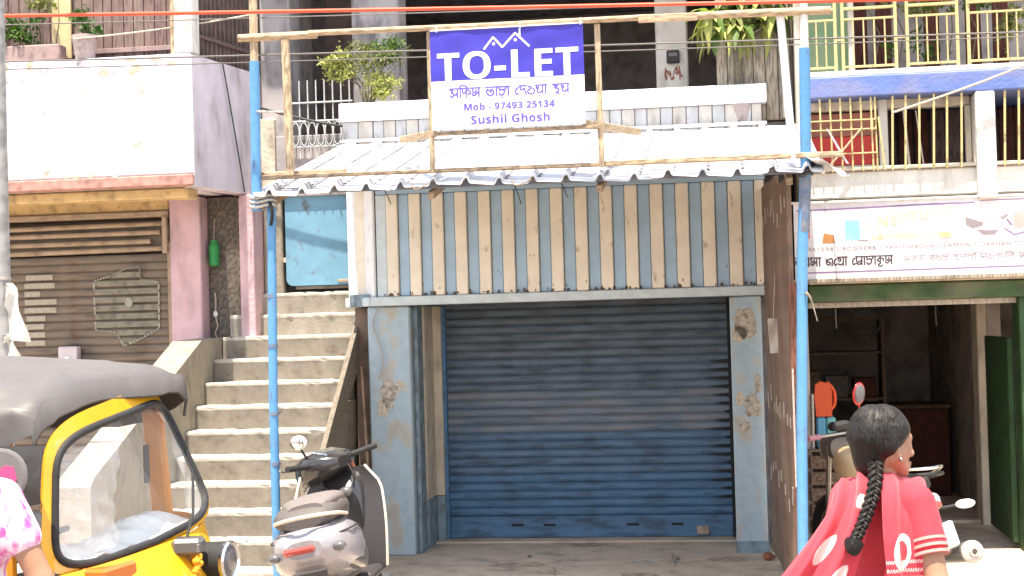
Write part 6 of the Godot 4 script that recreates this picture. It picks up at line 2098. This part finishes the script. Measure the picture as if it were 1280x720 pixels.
func motorcycle() -> void:
	var t := thing("motorcycle", "motorcycle with a red rimmed mirror parked behind the person in red", "motorcycle", Vector3(2.62, 0, 1.75))
	t.basis = Basis(Vector3.UP, atan2(0.955, -0.29)) * Basis(Vector3(1, 0, 0), deg_to_rad(-4.0))
	wheel(t, Vector3(-0.66, 0.3, 0), 0.3, 0.1)
	wheel(t, Vector3(0.68, 0.3, 0), 0.3, 0.09, 0.2)
	var k := MB.new()
	loft_shape(k, [[-0.08, 0.78, 0, 0.08, 0.06], [0.05, 0.82, 0, 0.13, 0.1], [0.25, 0.85, 0, 0.14, 0.11], [0.42, 0.82, 0, 0.08, 0.06]])
	put(t, "fuel_tank", k, M.beige_tank)
	k = MB.new()
	loft_shape(k, [[-0.78, 0.80, 0, 0.08, 0.035], [-0.65, 0.80, 0, 0.13, 0.05], [-0.3, 0.775, 0, 0.13, 0.05], [-0.08, 0.75, 0, 0.09, 0.04]], 16, 0.8)
	put(t, "seat", k, M.rubber)
	k = MB.new()
	loft_shape(k, [[-0.95, 0.70, 0, 0.05, 0.03], [-0.85, 0.70, 0, 0.10, 0.06], [-0.6, 0.68, 0, 0.12, 0.07], [-0.3, 0.66, 0, 0.11, 0.06]])
	put(t, "tail_body", k, M.sign_white)
	k = MB.new()
	k.ball(Vector3(-0.96, 0.70, 0), Vector3(0.03, 0.03, 0.06), 10)
	put(t, "tail_light", k, M.lens_red)
	for q in [[0.0, 0.012], [0.04, 0.010]]:
		k = MB.new()
		k.tube(smooth([Vector3(-0.5, 0.80, 0.17), Vector3(-0.8, 0.86 + q[0], 0.15), Vector3(-0.93 - q[0], 0.88 + q[0], 0.0), Vector3(-0.8, 0.86 + q[0], -0.15), Vector3(-0.5, 0.80, -0.17)], 5), q[1], 8)
		put(t, "grab_rail", k, M.rubber if q[0] == 0.0 else M.chrome)
	for s in [-1.0, 1.0]:
		tubepart(t, "indicator_stem", [Vector3(-0.86, 0.66, s * 0.08), Vector3(-0.88, 0.67, s * 0.18)], 0.010, M.rubber, 6)
		k = MB.new()
		k.ball(Vector3(-0.89, 0.675, s * 0.235), Vector3(0.03, 0.028, 0.065), 12)
		put(t, "rear_indicator", k, M.sign_white if s > 0 else M.lens_orange)
	k = MB.new()
	k.box(Vector3(-0.88, 0.5, 0.12), Vector3(0.03, 0.16, 0.09), 0.012, Basis(Vector3(1, 0, 0), -0.25))
	put(t, "rear_plate", k, M.sign_white)
	part(t, "engine", Vector3(-0.1, 0.28, -0.13), Vector3(0.3, 0.62, 0.13), M.steel, 0.05)
	for y in [0.45, 0.5, 0.55]:
		part(t, "cooling_fin", Vector3(0.0, y, -0.15), Vector3(0.26, y + 0.015, 0.15), M.steel, 0.003)
	k = MB.new()
	k.tube([Vector3(0.2, 0.3, 0.16), Vector3(-0.2, 0.26, 0.19), Vector3(-0.45, 0.3, 0.21), Vector3(-0.9, 0.39, 0.225), Vector3(-0.94, 0.395, 0.226)], [0.02, 0.025, 0.05, 0.065, 0.06], 14)
	var mu := put(t, "muffler", k, M.steel)
	k = MB.new()
	var xf := Transform3D(Basis(Vector3(0, 0, 1), PI / 2 - 0.15), Vector3(-0.93, 0.394, 0.226))
	k.lathe([Vector2(0.068, 0.0), Vector2(0.068, 0.02), Vector2(0.05, 0.03), Vector2(0.03, 0.028), Vector2(0.026, 0.045), Vector2(0.018, 0.045), Vector2(0.018, 0.01), Vector2(0, 0.01)], 18, xf)
	put(mu, "end_cap", k, M.worn)
	for s in [-1.0, 1.0]:
		tubepart(t, "fork", [Vector3(0.68, 0.3, s * 0.075), Vector3(0.48, 0.95, s * 0.075)], 0.02, M.steel, 8)
		tubepart(t, "rear_shock", [Vector3(-0.62, 0.32, s * 0.13), Vector3(-0.5, 0.7, s * 0.13)], 0.028, M.rubber, 8)
	k = MB.new()
	loft_shape(k, [[0.44, 0.93, 0, 0.08, 0.07], [0.55, 0.93, 0, 0.11, 0.10], [0.64, 0.92, 0, 0.09, 0.09], [0.66, 0.92, 0, 0.04, 0.04]])
	put(t, "headlight", k, M.sc_grey)
	var hb := Node3D.new()
	hb.name = "handlebar"
	t.add_child(hb)
	hb.transform = Transform3D(Basis(Vector3.UP, deg_to_rad(20.0)), Vector3(0.45, 1.0, 0))
	tubepart(hb, "bar", smooth([Vector3(-0.1, 0.04, -0.36), Vector3(-0.02, 0.03, -0.15), Vector3(-0.02, 0.03, 0.15), Vector3(-0.1, 0.04, 0.36)], 5), 0.012, M.steel, 8)
	for s in [-1.0, 1.0]:
		tubepart(hb, "grip", [Vector3(-0.07, 0.035, s * 0.24), Vector3(-0.11, 0.042, s * 0.37)], 0.019, M.pinkgrip if s < 0 else M.rubber, 8)
	tubepart(hb, "mirror_stem", smooth([Vector3(-0.04, 0.04, 0.16), Vector3(-0.02, 0.14, 0.17), Vector3(-0.04, 0.22, 0.16)], 3), 0.007, M.red_paint, 6)
	k = MB.new()
	k.ball(Vector3(-0.045, 0.28, 0.16), Vector3(0.018, 0.08, 0.055), 16, Basis(Vector3(1, 0, 0), 0.3))
	put(hb, "mirror", k, M.red_paint)
	k = MB.new()
	k.ball(Vector3(-0.058, 0.28, 0.16), Vector3(0.010, 0.066, 0.044), 16, Basis(Vector3(1, 0, 0), 0.3))
	put(hb, "mirror_glass", k, M.sc_grey)
	k = MB.new()
	k.box(Vector3(0.0, 0.08, 0.0), Vector3(0.09, 0.06, 0.16), 0.02)
	put(hb, "dial_housing", k, M.rubber)
	tubepart(t, "side_stand", [Vector3(0.0, 0.3, -0.14), Vector3(-0.05, 0.0, -0.24)], 0.012, M.rubber, 6)


func sprayer() -> void:
	var c := thing("wooden_crate", "brown crate standing just inside the shop entrance under the sprayer", "crate", Vector3(2.41, 0.006, -0.12))
	for i in 6:
		for s in [-1.0, 1.0]:
			part(c, "slat", Vector3(-0.13, 0.02 + i * 0.125, s * 0.13 - 0.008), Vector3(0.13, 0.12 + i * 0.125, s * 0.13 + 0.008), M.crate, 0.004)
			part(c, "slat", Vector3(s * 0.13 - 0.007, 0.02 + i * 0.125, -0.12), Vector3(s * 0.13 + 0.009, 0.12 + i * 0.125, 0.12), M.crate, 0.004)
	part(c, "lid", Vector3(-0.14, 0.775, -0.14), Vector3(0.14, 0.795, 0.14), M.crate, 0.004)
	var t := thing("knapsack_sprayer", "orange plastic sprayer tank with a handle slot on a blue base at the shop entrance", "sprayer", Vector3(2.41, 0.803, -0.12))
	var k := MB.new()
	k.box(Vector3(-0.035, 0.12, 0), Vector3(0.07, 0.24, 0.16), 0.012)
	put(t, "base", k, M.blue_plastic)
	k = MB.new()
	k.box(Vector3(0.04, 0.12, 0), Vector3(0.07, 0.24, 0.16), 0.012)
	put(t, "base", k, mat(Color(0.16, 0.42, 0.45), 0.5, {"tex": "calm"}))
	k = MB.new()
	var poly := PackedVector2Array([Vector2(-0.07, 0.245), Vector2(0.05, 0.245), Vector2(0.055, 0.40), Vector2(0.05, 0.46), Vector2(0.02, 0.50), Vector2(-0.03, 0.515), Vector2(-0.07, 0.49), Vector2(-0.08, 0.40)])
	k.prism(poly, Transform3D(Basis.IDENTITY, Vector3(0, 0, -0.08)), 0.16)
	put(t, "tank", k, M.orange_plastic)
	tubepart(t, "handle", smooth([Vector3(0.045, 0.30, 0.03), Vector3(0.075, 0.34, 0.03), Vector3(0.072, 0.44, 0.03), Vector3(0.02, 0.505, 0.03)], 4), 0.014, M.orange_plastic, 8)
	tubepart(t, "lance", [Vector3(-0.10, 0.0, 0.09), Vector3(-0.095, 0.42, 0.085)], 0.011, M.worn, 6)
	k = MB.new()
	k.ball(Vector3(0.08, 0.02, 0.16), Vector3(0.09, 0.03, 0.06), 12)
	tag(put(self, "pink_cushion", k, M.pinkgrip, t.transform), "small dusty pink pad in front of the blue sprayer base", "cushion")


func hand(mb: MB, wrist: Vector3, dir: Vector3, palm_n: Vector3, thumb: Vector3) -> void:
	# a relaxed hand: palm, four unequal fingers of two segments each, and a thumb from its side
	var side := thumb.normalized()
	dir = dir.normalized()
	var f := Field.new(wrist - Vector3.ONE * 0.12 + dir * 0.06, wrist + Vector3.ONE * 0.12 + dir * 0.1, 0.0055)
	for q in [-0.026, -0.009, 0.009, 0.026]:
		f.bone(wrist, wrist + dir * 0.08 + side * q, 0.019, 0.013, 0.012)
	var lens := [0.066, 0.078, 0.072, 0.055]
	for i in 4:
		var a: Vector3 = wrist + dir * 0.082 + side * (0.027 - i * 0.018)
		var b: Vector3 = a + (dir + palm_n * 0.22).normalized() * lens[i] * 0.55
		var c: Vector3 = b + (dir + palm_n * 0.75).normalized() * lens[i] * 0.5
		f.bone(a, b, 0.0095, 0.0085, 0.004)
		f.bone(b, c, 0.0085, 0.007, 0.004)
	var t0 := wrist + dir * 0.025 + side * 0.022
	var t1 := t0 + (dir * 0.7 + side * 0.75 + palm_n * 0.3).normalized() * 0.038
	f.bone(t0, t1, 0.013, 0.011, 0.01)
	f.bone(t1, t1 + (dir + palm_n * 0.4).normalized() * 0.03, 0.0105, 0.008, 0.005)
	f.mesh_into(mb)


func head_into(mb: MB, xf: Transform3D) -> void:
	# face looks along +z; eyes at y = 0
	var f := Field.new(Vector3(-0.11, -0.16, -0.13), Vector3(0.11, 0.14, 0.14), 0.006)
	f.bone(Vector3(0, 0.035, -0.025), Vector3(0, 0.03, 0.005), 0.084, 0.078, 0.02)
	f.bone(Vector3(0, -0.03, 0.02), Vector3(0, -0.075, 0.045), 0.062, 0.034, 0.04)
	for s in [-1.0, 1.0]:
		f.bone(Vector3(s * 0.052, -0.035, 0.0), Vector3(s * 0.022, -0.085, 0.045), 0.03, 0.024, 0.03)
		f.bone(Vector3(s * 0.035, -0.02, 0.055), Vector3(s * 0.04, -0.03, 0.045), 0.022, 0.02, 0.02)
		f.bone(Vector3(s * 0.012, 0.022, 0.082), Vector3(s * 0.045, 0.02, 0.066), 0.010, 0.009, 0.015)
		f.bone(Vector3(s * 0.076, 0.0, -0.012), Vector3(s * 0.080, -0.035, -0.006), 0.012, 0.009, 0.008)
		f.bone(Vector3(s * 0.010, -0.04, 0.093), Vector3(s * 0.010, -0.042, 0.09), 0.009, 0.008, 0.008)
	f.bone(Vector3(0, 0.01, 0.082), Vector3(0, -0.036, 0.104), 0.009, 0.012, 0.012)
	f.bone(Vector3(-0.018, -0.066, 0.083), Vector3(0.018, -0.066, 0.083), 0.008, 0.008, 0.008)
	f.bone(Vector3(-0.014, -0.078, 0.080), Vector3(0.014, -0.078, 0.080), 0.009, 0.009, 0.008)
	f.bone(Vector3(0, -0.10, 0.06), Vector3(0, -0.102, 0.058), 0.02, 0.018, 0.02)
	f.bone(Vector3(0, -0.03, -0.03), Vector3(0, -0.16, -0.045), 0.05, 0.048, 0.03)
	f.mesh_into(mb, xf)


# a standing or walking figure facing +z, +x to its own left
func figure(t: Node3D, h: float, arms: Array, legs: Array, head_turn: float, cloth: Material, cloth_b: Material) -> Dictionary:
	var s := h / 1.55
	var P := func(x: float, y: float, z: float) -> Vector3: return Vector3(x, y, z) * s
	var head := Transform3D(Basis(Vector3.UP, head_turn).scaled(Vector3.ONE * s * 0.98), P.call(0, 1.425, 0.012))
	var mb := MB.new()
	var f := Field.new(P.call(-0.42, -0.02, -0.32), P.call(0.42, 1.40, 0.32), 0.014)
	var k := 0.03
	f.bone(P.call(-0.06, 0.86, 0), P.call(0.06, 0.86, 0), 0.115 * s, 0.115 * s, k, 1.1)
	f.bone(P.call(0, 0.88, 0), P.call(0, 1.0, 0.0), 0.12 * s, 0.105 * s, k, 1.2)
	f.bone(P.call(-0.05, 1.14, 0), P.call(0.05, 1.14, 0), 0.11 * s, 0.11 * s, 0.05, 1.2)
	f.bone(P.call(0, 1.0, 0), P.call(0, 1.2, -0.01), 0.105 * s, 0.1 * s, 0.05, 1.2)
	f.bone(P.call(-0.115, 1.245, -0.01), P.call(0.115, 1.245, -0.01), 0.05 * s, 0.05 * s, 0.05)
	f.bone(P.call(0, 1.22, -0.02), P.call(0, 1.37, -0.008), 0.052 * s, 0.046 * s, 0.03)
	for i in 2:
		var sg := 1.0 if i == 0 else -1.0
		var sh: Vector3 = P.call(sg * 0.14, 1.238, -0.01)
		f.bone(sh, arms[i][0] * s, 0.046 * s, 0.037 * s, 0.03)
		f.bone(arms[i][0] * s, arms[i][1] * s, 0.038 * s, 0.025 * s, 0.015)
		var hip: Vector3 = P.call(sg * 0.085, 0.80, 0)
		f.bone(hip, legs[i][0] * s, 0.09 * s, 0.055 * s, 0.03)
		f.bone(legs[i][0] * s, legs[i][1] * s, 0.055 * s, 0.036 * s, 0.02)
		f.bone(legs[i][1] * s, legs[i][1] * s + P.call(sg * 0.01, -0.045, 0.13), 0.036 * s, 0.024 * s, 0.02)
	f.mesh_into(mb)
	head_into(mb, head)
	for i in 2:
		var w: Vector3 = arms[i][1] * s
		var d: Vector3 = (arms[i][1] - arms[i][0]).normalized()
		var sg := 1.0 if i == 0 else -1.0
		hand(mb, w, d, Vector3(-sg, 0, 0), (Vector3(0, 0, 1) - d * d.z).normalized())
	put(t, "body", mb, M.skin)
	# eyes and brows
	for sg in [-1.0, 1.0]:
		mb = MB.new()
		mb.ball(Vector3(sg * 0.032, 0.0, 0.071), Vector3(0.013, 0.009, 0.010), 10)
		var e := put(t, "eye", mb, M.sign_white, head)
		mb = MB.new()
		mb.ball(Vector3(sg * 0.032, 0.0, 0.0775), Vector3(0.006, 0.006, 0.005), 8)
		put(e, "iris", mb, M.hair)
	# hair
	mb = MB.new()
	f = Field.new(Vector3(-0.13, -0.15, -0.15), Vector3(0.13, 0.16, 0.12), 0.007)
	f.bone(Vector3(0, 0.045, -0.03), Vector3(0, 0.05, -0.004), 0.090, 0.082, 0.02)
	f.bone(Vector3(0, 0.01, -0.05), Vector3(0, -0.05, -0.058), 0.078, 0.052, 0.03)
	for sg in [-1.0, 1.0]:
		f.bone(Vector3(sg * 0.058, 0.05, 0.02), Vector3(sg * 0.066, 0.0, -0.03), 0.03, 0.028, 0.03)
	f.bone(Vector3(0, -0.05, -0.058), Vector3(0, -0.095, -0.068), 0.05, 0.026, 0.03)
	f.mesh_into(mb)
	# combed strands
	for i in 120:
		var a := lerpf(-2.6, 2.6, (i + rng.randf()) / 120.0)
		var st := []
		for q in 8:
			var th := lerpf(0.35, 2.25, q / 7.0)
			var rr := 1.0 + 0.012 * sin(i * 7.1)
			var aa := a * (1.0 - 0.55 * smoothstep(0.5, 1.0, q / 7.0))
			st.append(Vector3(0.088 * sin(th) * sin(aa) * rr, 0.047 + 0.089 * cos(th) * rr, -0.017 - 0.094 * sin(th) * cos(aa) * rr - 0.008))
		mb.tube(st, [0.001, 0.0022, 0.0026, 0.0026, 0.0026, 0.0026, 0.0022, 0.001], 4, false)
	for i in 26:
		var a := rng.randf_range(-1.6, 1.6)
		var th := rng.randf_range(0.2, 1.7)
		var p0 := Vector3(0.088 * sin(th) * sin(a), 0.047 + 0.089 * cos(th), -0.022 - 0.094 * sin(th) * cos(a))
		var o := (p0 - Vector3(0, 0.04, -0.02)).normalized()
		mb.tube(smooth([p0, p0 + o * 0.012 + Vector3(rng.randf_range(-0.02, 0.02), -0.015, 0), p0 + o * rng.randf_range(0.0, 0.016) + Vector3(rng.randf_range(-0.03, 0.03), -0.04, -0.005)], 4), 0.0006, 3, false)
	put(t, "hair", mb, M.hair, head)
	# tunic with short sleeves, and loose trousers
	mb = MB.new()
	f = Field.new(P.call(-0.42, 0.36, -0.36), P.call(0.42, 1.36, 0.36), 0.015)
	f.bone(P.call(-0.055, 1.15, 0), P.call(0.055, 1.15, 0), 0.124 * s, 0.124 * s, 0.05, 1.12)
	f.bone(P.call(0, 1.0, 0), P.call(0, 1.2, -0.01), 0.122 * s, 0.112 * s, 0.05, 1.12)
	f.bone(P.call(-0.06, 0.85, 0), P.call(0.06, 0.85, 0), 0.135 * s, 0.135 * s, 0.06, 1.05)
	f.bone(P.call(-0.115, 1.25, -0.01), P.call(0.115, 1.25, -0.01), 0.055 * s, 0.058 * s, 0.05)
	f.bone(P.call(0, 0.9, 0), P.call(0, 0.45, 0.01), 0.14 * s, 0.235 * s, 0.05, 1.05)
	for i in 2:
		var sg := 1.0 if i == 0 else -1.0
		var sh: Vector3 = P.call(sg * 0.14, 1.243, -0.01)
		f.bone(sh, sh.lerp(arms[i][0] * s, 0.47), 0.055 * s, 0.059 * s, 0.03)
	f.bone(P.call(0, 0.40, 0.01), P.call(0, 0.30, 0.01), 0.25 * s, 0.25 * s, 0.001, 1.0, true)
	f.mesh_into(mb)
	put(t, "tunic", mb, cloth)
	mb = MB.new()
	f = Field.new(P.call(-0.3, 0.02, -0.32), P.call(0.3, 0.62, 0.32), 0.015)
	for i in 2:
		var hip: Vector3 = P.call((1.0 if i == 0 else -1.0) * 0.09, 0.6, 0)
		f.bone(hip, legs[i][0] * s, 0.10 * s, 0.088 * s, 0.02)
		f.bone(legs[i][0] * s, legs[i][1] * s + Vector3(0, 0.02, 0), 0.088 * s, 0.06 * s, 0.02)
	f.mesh_into(mb)
	put(t, "trousers", mb, cloth_b)
	for i in 2:
		mb = MB.new()
		var a: Vector3 = legs[i][1] * s
		mb.box(Vector3(a.x, 0.012, a.z + 0.05), Vector3(0.085, 0.024, 0.24) * s, 0.01)
		put(t, "sandal", mb, M.dark_cloth)
	return {"s": s, "head": head}


func cloth_tex(blobs: Array, bands: Array, base: Color, mark: Color) -> StandardMaterial3D:
	var im := Image.create(192, 384, false, Image.FORMAT_RGB8)
	var c0 := base.linear_to_srgb()
	im.fill(c0)
	for b in bands:
		for y in range(int(b[0] * 384), int(b[1] * 384)):
			for x in 192:
				if fmod(x * 0.11 + sin(y * 0.5) * 0.6, 1.0) < b[2]:
					im.set_pixel(x, y, mark.linear_to_srgb())
	for b in blobs:
		var cx: float = b[0] * 192
		var cy: float = b[1] * 384
		var r: float = b[2] * 192
		for y in range(maxi(0, int(cy - r * 1.6)), mini(384, int(cy + r * 1.6))):
			for x in range(maxi(0, int(cx - r)), mini(192, int(cx + r))):
				var d := Vector2((x - cx) / r, (y - cy) / (r * 0.6)).rotated(b[3])
				var q := d.length() + 0.25 * d.x * d.y
				if q < 1.0 and not (b[4] and q < 0.62 and d.x > -0.3):
					im.set_pixel(x, y, mark.linear_to_srgb())
	var m := mat(Color(1, 1, 1), 0.8, {"tex": ""})
	m.albedo_texture = ImageTexture.create_from_image(im)
	m.uv1_triplanar = false
	m.normal_enabled = true
	m.normal_texture = T.ripple
	m.normal_scale = 0.6
	m.rim_enabled = true
	m.rim = 0.4
	m.backlight_enabled = true
	m.backlight = Color(0.3, 0.1, 0.1)
	return m


func drape(path: Array, widths: Array, across: Array, folds: float, amp: float, cols := 25) -> Array:
	var p := smooth(path, 8)
	var g := []
	for i in p.size():
		var t := float(i) / (p.size() - 1)
		var fi := t * (widths.size() - 1)
		var a := int(minf(fi, widths.size() - 2))
		var w := lerpf(widths[a], widths[a + 1], fi - a)
		var ax: Vector3 = across[a].lerp(across[a + 1], fi - a).normalized()
		var tan: Vector3 = (p[mini(i + 1, p.size() - 1)] - p[maxi(i - 1, 0)]).normalized()
		var nn := ax.cross(tan).normalized()
		var row := []
		for j in cols:
			var u := (j / float(cols - 1) - 0.5)
			row.append(p[i] + ax * u * w + nn * amp * smoothstep(0.0, 0.4, t) * (sin(u * TAU * folds + t * 3.0) + 0.4 * sin(u * TAU * folds * 2.3 + 1.0 + t * 5.0)))
		g.append(row)
	return g


func people() -> void:
	# the passer-by in red
	var t := thing("person", "person in red tunic and white patterned red scarf walking past with a long braid", "person", Vector3(2.175, 0, 6.88), deg_to_rad(137.0))
	var fig := figure(t, 1.55, [[Vector3(0.19, 0.99, -0.04), Vector3(0.17, 0.80, 0.13)], [Vector3(-0.235, 1.0, -0.05), Vector3(-0.235, 0.80, 0.05)]], [[Vector3(0.09, 0.45, 0.10), Vector3(0.09, 0.075, 0.02)], [Vector3(-0.09, 0.44, 0.0), Vector3(-0.085, 0.075, -0.14)]], deg_to_rad(-17.0), M.red_cloth, M.red_cloth)
	# directions as the street sees them: right, up, towards the street
	var inv := t.basis.inverse()
	var L := func(r: float, u: float, b: float) -> Vector3:
		return inv * (Vector3(cos(0.14), 0, -sin(0.14)) * r + Vector3(sin(0.14), 0, cos(0.14)) * b) + Vector3(0, u, 0)
	var D := func(r: float, u: float, b: float) -> Vector3:
		return L.call(r, u, b) - L.call(0, 0, 0)
	var k := MB.new()
	var g := drape([L.call(-0.02, 1.17, -0.16), L.call(-0.08, 1.27, -0.09), L.call(-0.11, 1.315, 0.0), L.call(-0.14, 1.26, 0.11), L.call(-0.195, 1.155, 0.17), L.call(-0.29, 1.0, 0.2), L.call(-0.40, 0.82, 0.22), L.call(-0.52, 0.62, 0.22)], [0.12, 0.13, 0.14, 0.16, 0.21, 0.28, 0.34, 0.38], [D.call(1, 0, 0), D.call(1, 0.3, 0), D.call(1, 0.45, -0.1), D.call(1, 0.45, 0.1), D.call(1, 0.3, 0.1), D.call(1, 0.2, 0.1), D.call(1, 0.2, 0.1), D.call(1, 0.2, 0.1)], 2.0, 0.014)
	k.surf(g, 0.003)
	put(t, "scarf", k, cloth_tex([[0.42, 0.60, 0.13, 0.5, false], [0.80, 0.70, 0.10, 0.2, false], [0.15, 0.70, 0.09, 0.9, false], [0.45, 0.80, 0.13, 0.2, false], [0.82, 0.47, 0.09, 0.3, false], [0.85, 0.88, 0.11, 0.4, false], [0.2, 0.92, 0.1, 0.4, false]], [], Color(0.52, 0.036, 0.055), Color(0.72, 0.55, 0.52)))
	k = MB.new()
	g = drape([L.call(0.07, 1.14, -0.15), L.call(0.07, 1.27, -0.08), L.call(0.055, 1.325, 0.0), L.call(0.035, 1.285, 0.125), L.call(0.025, 1.16, 0.19), L.call(0.03, 1.02, 0.205), L.call(0.04, 0.85, 0.21), L.call(0.03, 0.66, 0.2)], [0.16, 0.16, 0.16, 0.16, 0.165, 0.165, 0.17, 0.18], [D.call(1, -0.2, 0), D.call(1, -0.2, 0), D.call(1, -0.3, 0), D.call(1, -0.2, -0.25), D.call(1, 0, -0.2), D.call(1, 0, -0.2), D.call(1, 0, -0.2), D.call(1, 0, -0.1)], 1.5, 0.008)
	k.surf(g, 0.003)
	put(t, "scarf", k, cloth_tex([[0.88, 0.535, 0.17, 0.3, true], [0.36, 0.625, 0.19, 0.0, true], [0.6, 0.80, 0.15, 0.4, true], [0.2, 0.88, 0.12, 0.0, false]], [[0.655, 0.665, 0.7], [0.68, 0.692, 0.6], [0.705, 0.713, 0.8]], Color(0.52, 0.036, 0.055), Color(0.72, 0.52, 0.47)))
	# sleeve hems
	for sg in [-1.0, 1.0]:
		var a := Vector3(sg * 0.14, 1.243, -0.01)
		var e := Vector3(0.19, 0.99, -0.04) if sg > 0.0 else Vector3(-0.235, 1.0, -0.05)
		for q in [0.44, 0.52, 0.60]:
			k = MB.new()
			k.tube([a.lerp(e, q), a.lerp(e, q + 0.035)], [0.061, 0.061], 16)
			put(t, "sleeve_stripe", k, M.cream_cloth)
	# braid down the back
	k = MB.new()
	var path := smooth([L.call(-0.04, 1.37, 0.075), L.call(-0.065, 1.30, 0.15), L.call(-0.105, 1.22, 0.195), L.call(-0.145, 1.155, 0.225)], 7)
	for st in 3:
		for hh in 5:
			var line := []
			var rad := []
			for i in 90:
				var v := i / 89.0
				var fi := v * (path.size() - 1)
				var i0 := int(minf(fi, path.size() - 2))
				var c: Vector3 = path[i0].lerp(path[i0 + 1], fi - i0)
				var ph := v * TAU * 4.0 + st * TAU / 3.0
				var w := lerpf(0.0155, 0.012, v)
				line.append(c + D.call(w * sin(ph) + 0.0045 * cos(hh * TAU / 5.0), 0.004 * sin(hh * 2.0), w * 0.75 * sin(2.0 * ph) + 0.0045 * sin(hh * TAU / 5.0)))
				rad.append(lerpf(0.0075, 0.006, v))
			k.tube(line, rad, 6)
	k.tube(smooth([path[-1], L.call(-0.152, 1.135, 0.228), L.call(-0.15, 1.105, 0.225)], 4), [0.016, 0.026, 0.03, 0.032, 0.03, 0.027, 0.022, 0.016, 0.008], 10)
	put(t, "braid", k, M.hair)
	for sg in [-1.0, 1.0]:
		k = MB.new()
		k.ball(fig.head * Vector3(sg * 0.088, -0.045, 0.0), Vector3(0.006, 0.008, 0.006), 8)
		put(t, "earring", k, M.steel)
	# the other one, at the left edge
	t = thing("person", "person in pink and white tie dyed tunic standing beside the auto rickshaw", "person", Vector3(-0.775, 0, 7.31), deg_to_rad(182.0))
	figure(t, 1.66, [[Vector3(0.205, 0.99, -0.02), Vector3(0.2, 0.78, 0.07)], [Vector3(-0.255, 1.0, -0.02), Vector3(-0.25, 0.79, 0.05)]], [[Vector3(0.09, 0.44, 0.03), Vector3(0.09, 0.075, 0.0)], [Vector3(-0.09, 0.44, 0.02), Vector3(-0.09, 0.075, -0.02)]], 0.2, M.pink_tie, M.dark_cloth)


func small_things() -> void:
	# utility pole and the papers tied to it
	var p := thing("utility_pole", "grey utility pole at the left edge of the street", "pole", Vector3(-2.575, 0, 3.46))
	tubepart(p, "shaft", [Vector3(0, 0, 0), Vector3(0.0, 3.0, 0), Vector3(0.0, 7.5, 0)], [0.075, 0.068, 0.06], M.greypole, 16)
	var k := MB.new()
	k.tube([Vector3(0, 2.18, 0), Vector3(0.0, 2.2, 0)], 0.073, 16)
	put(p, "wire_band", k, M.worn)
	for q in [[Vector3(0.06, 2.16, 0.03), 0.12, 0.33, "long torn white paper hanging on the utility pole"], [Vector3(0.05, 1.86, 0.04), 0.09, 0.14, "short torn paper scrap low on the utility pole"]]:
		var t := thing("torn_paper", q[3], "paper", p.position + q[0])
		var g := []
		for i in 8:
			var row := []
			for j in 5:
				var v := i / 7.0
				var u := j / 4.0
				row.append(Vector3(u * q[1] * (0.3 + 0.9 * v) + 0.01 * sin(v * 9.0), -v * q[2] + 0.03 * u * sin(v * 4.0), 0.02 * sin(u * 4.0 + v * 6.0)))
			g.append(row)
		k = MB.new()
		k.surf(g, 0.0015)
		put(t, "sheet", k, M.paper)
	# a small box left on the roof of the rickshaw's far side
	var b := thing("white_box", "small whitish box on a ledge behind the rickshaw hood", "box", Vector3(-3.86, 1.60, -0.33))
	part(b, "case", Vector3(-0.085, 0, -0.05), Vector3(0.085, 0.14, 0.04), M.lilac, 0.01)
	k = MB.new()
	k.ball(Vector3(0, 0.04, 0.045), Vector3(0.028, 0.022, 0.012), 10)
	put(b, "knob", k, M.sign_white)
	part(b, "ledge", Vector3(-0.2, -0.03, -0.06), Vector3(0.2, -0.002, 0.06), M.oldbox, 0.004)
	# litter by the right pillar and stones on the apron
	for q in [[1.93, 0.35, 0.05, "brown crumpled lump lying at the foot of the right pillar"], [1.25, 0.30, 0.02, "small stone on the concrete before the shutter, near the right pillar"], [0.1, 0.15, 0.016, "tiny dark stone on the concrete before the middle of the shutter"]]:
		k = MB.new()
		k.ball(Vector3.ZERO, Vector3(q[2], q[2] * 0.7, q[2] * 0.8), 8, Basis(Vector3.UP, q[0]))
		k.ball(Vector3(q[2] * 0.6, -0.003, 0.01), Vector3(q[2], q[2] * 0.6, q[2]) * 0.6, 8)
		tag(put(self, "stone" if q[2] < 0.04 else "litter", k, M.brownpart if q[2] > 0.04 else M.concrete_dark, Transform3D(Basis.IDENTITY, Vector3(q[0], 0.008 + q[2] * 0.6, q[1]))), q[3], "stone" if q[2] < 0.04 else "litter")
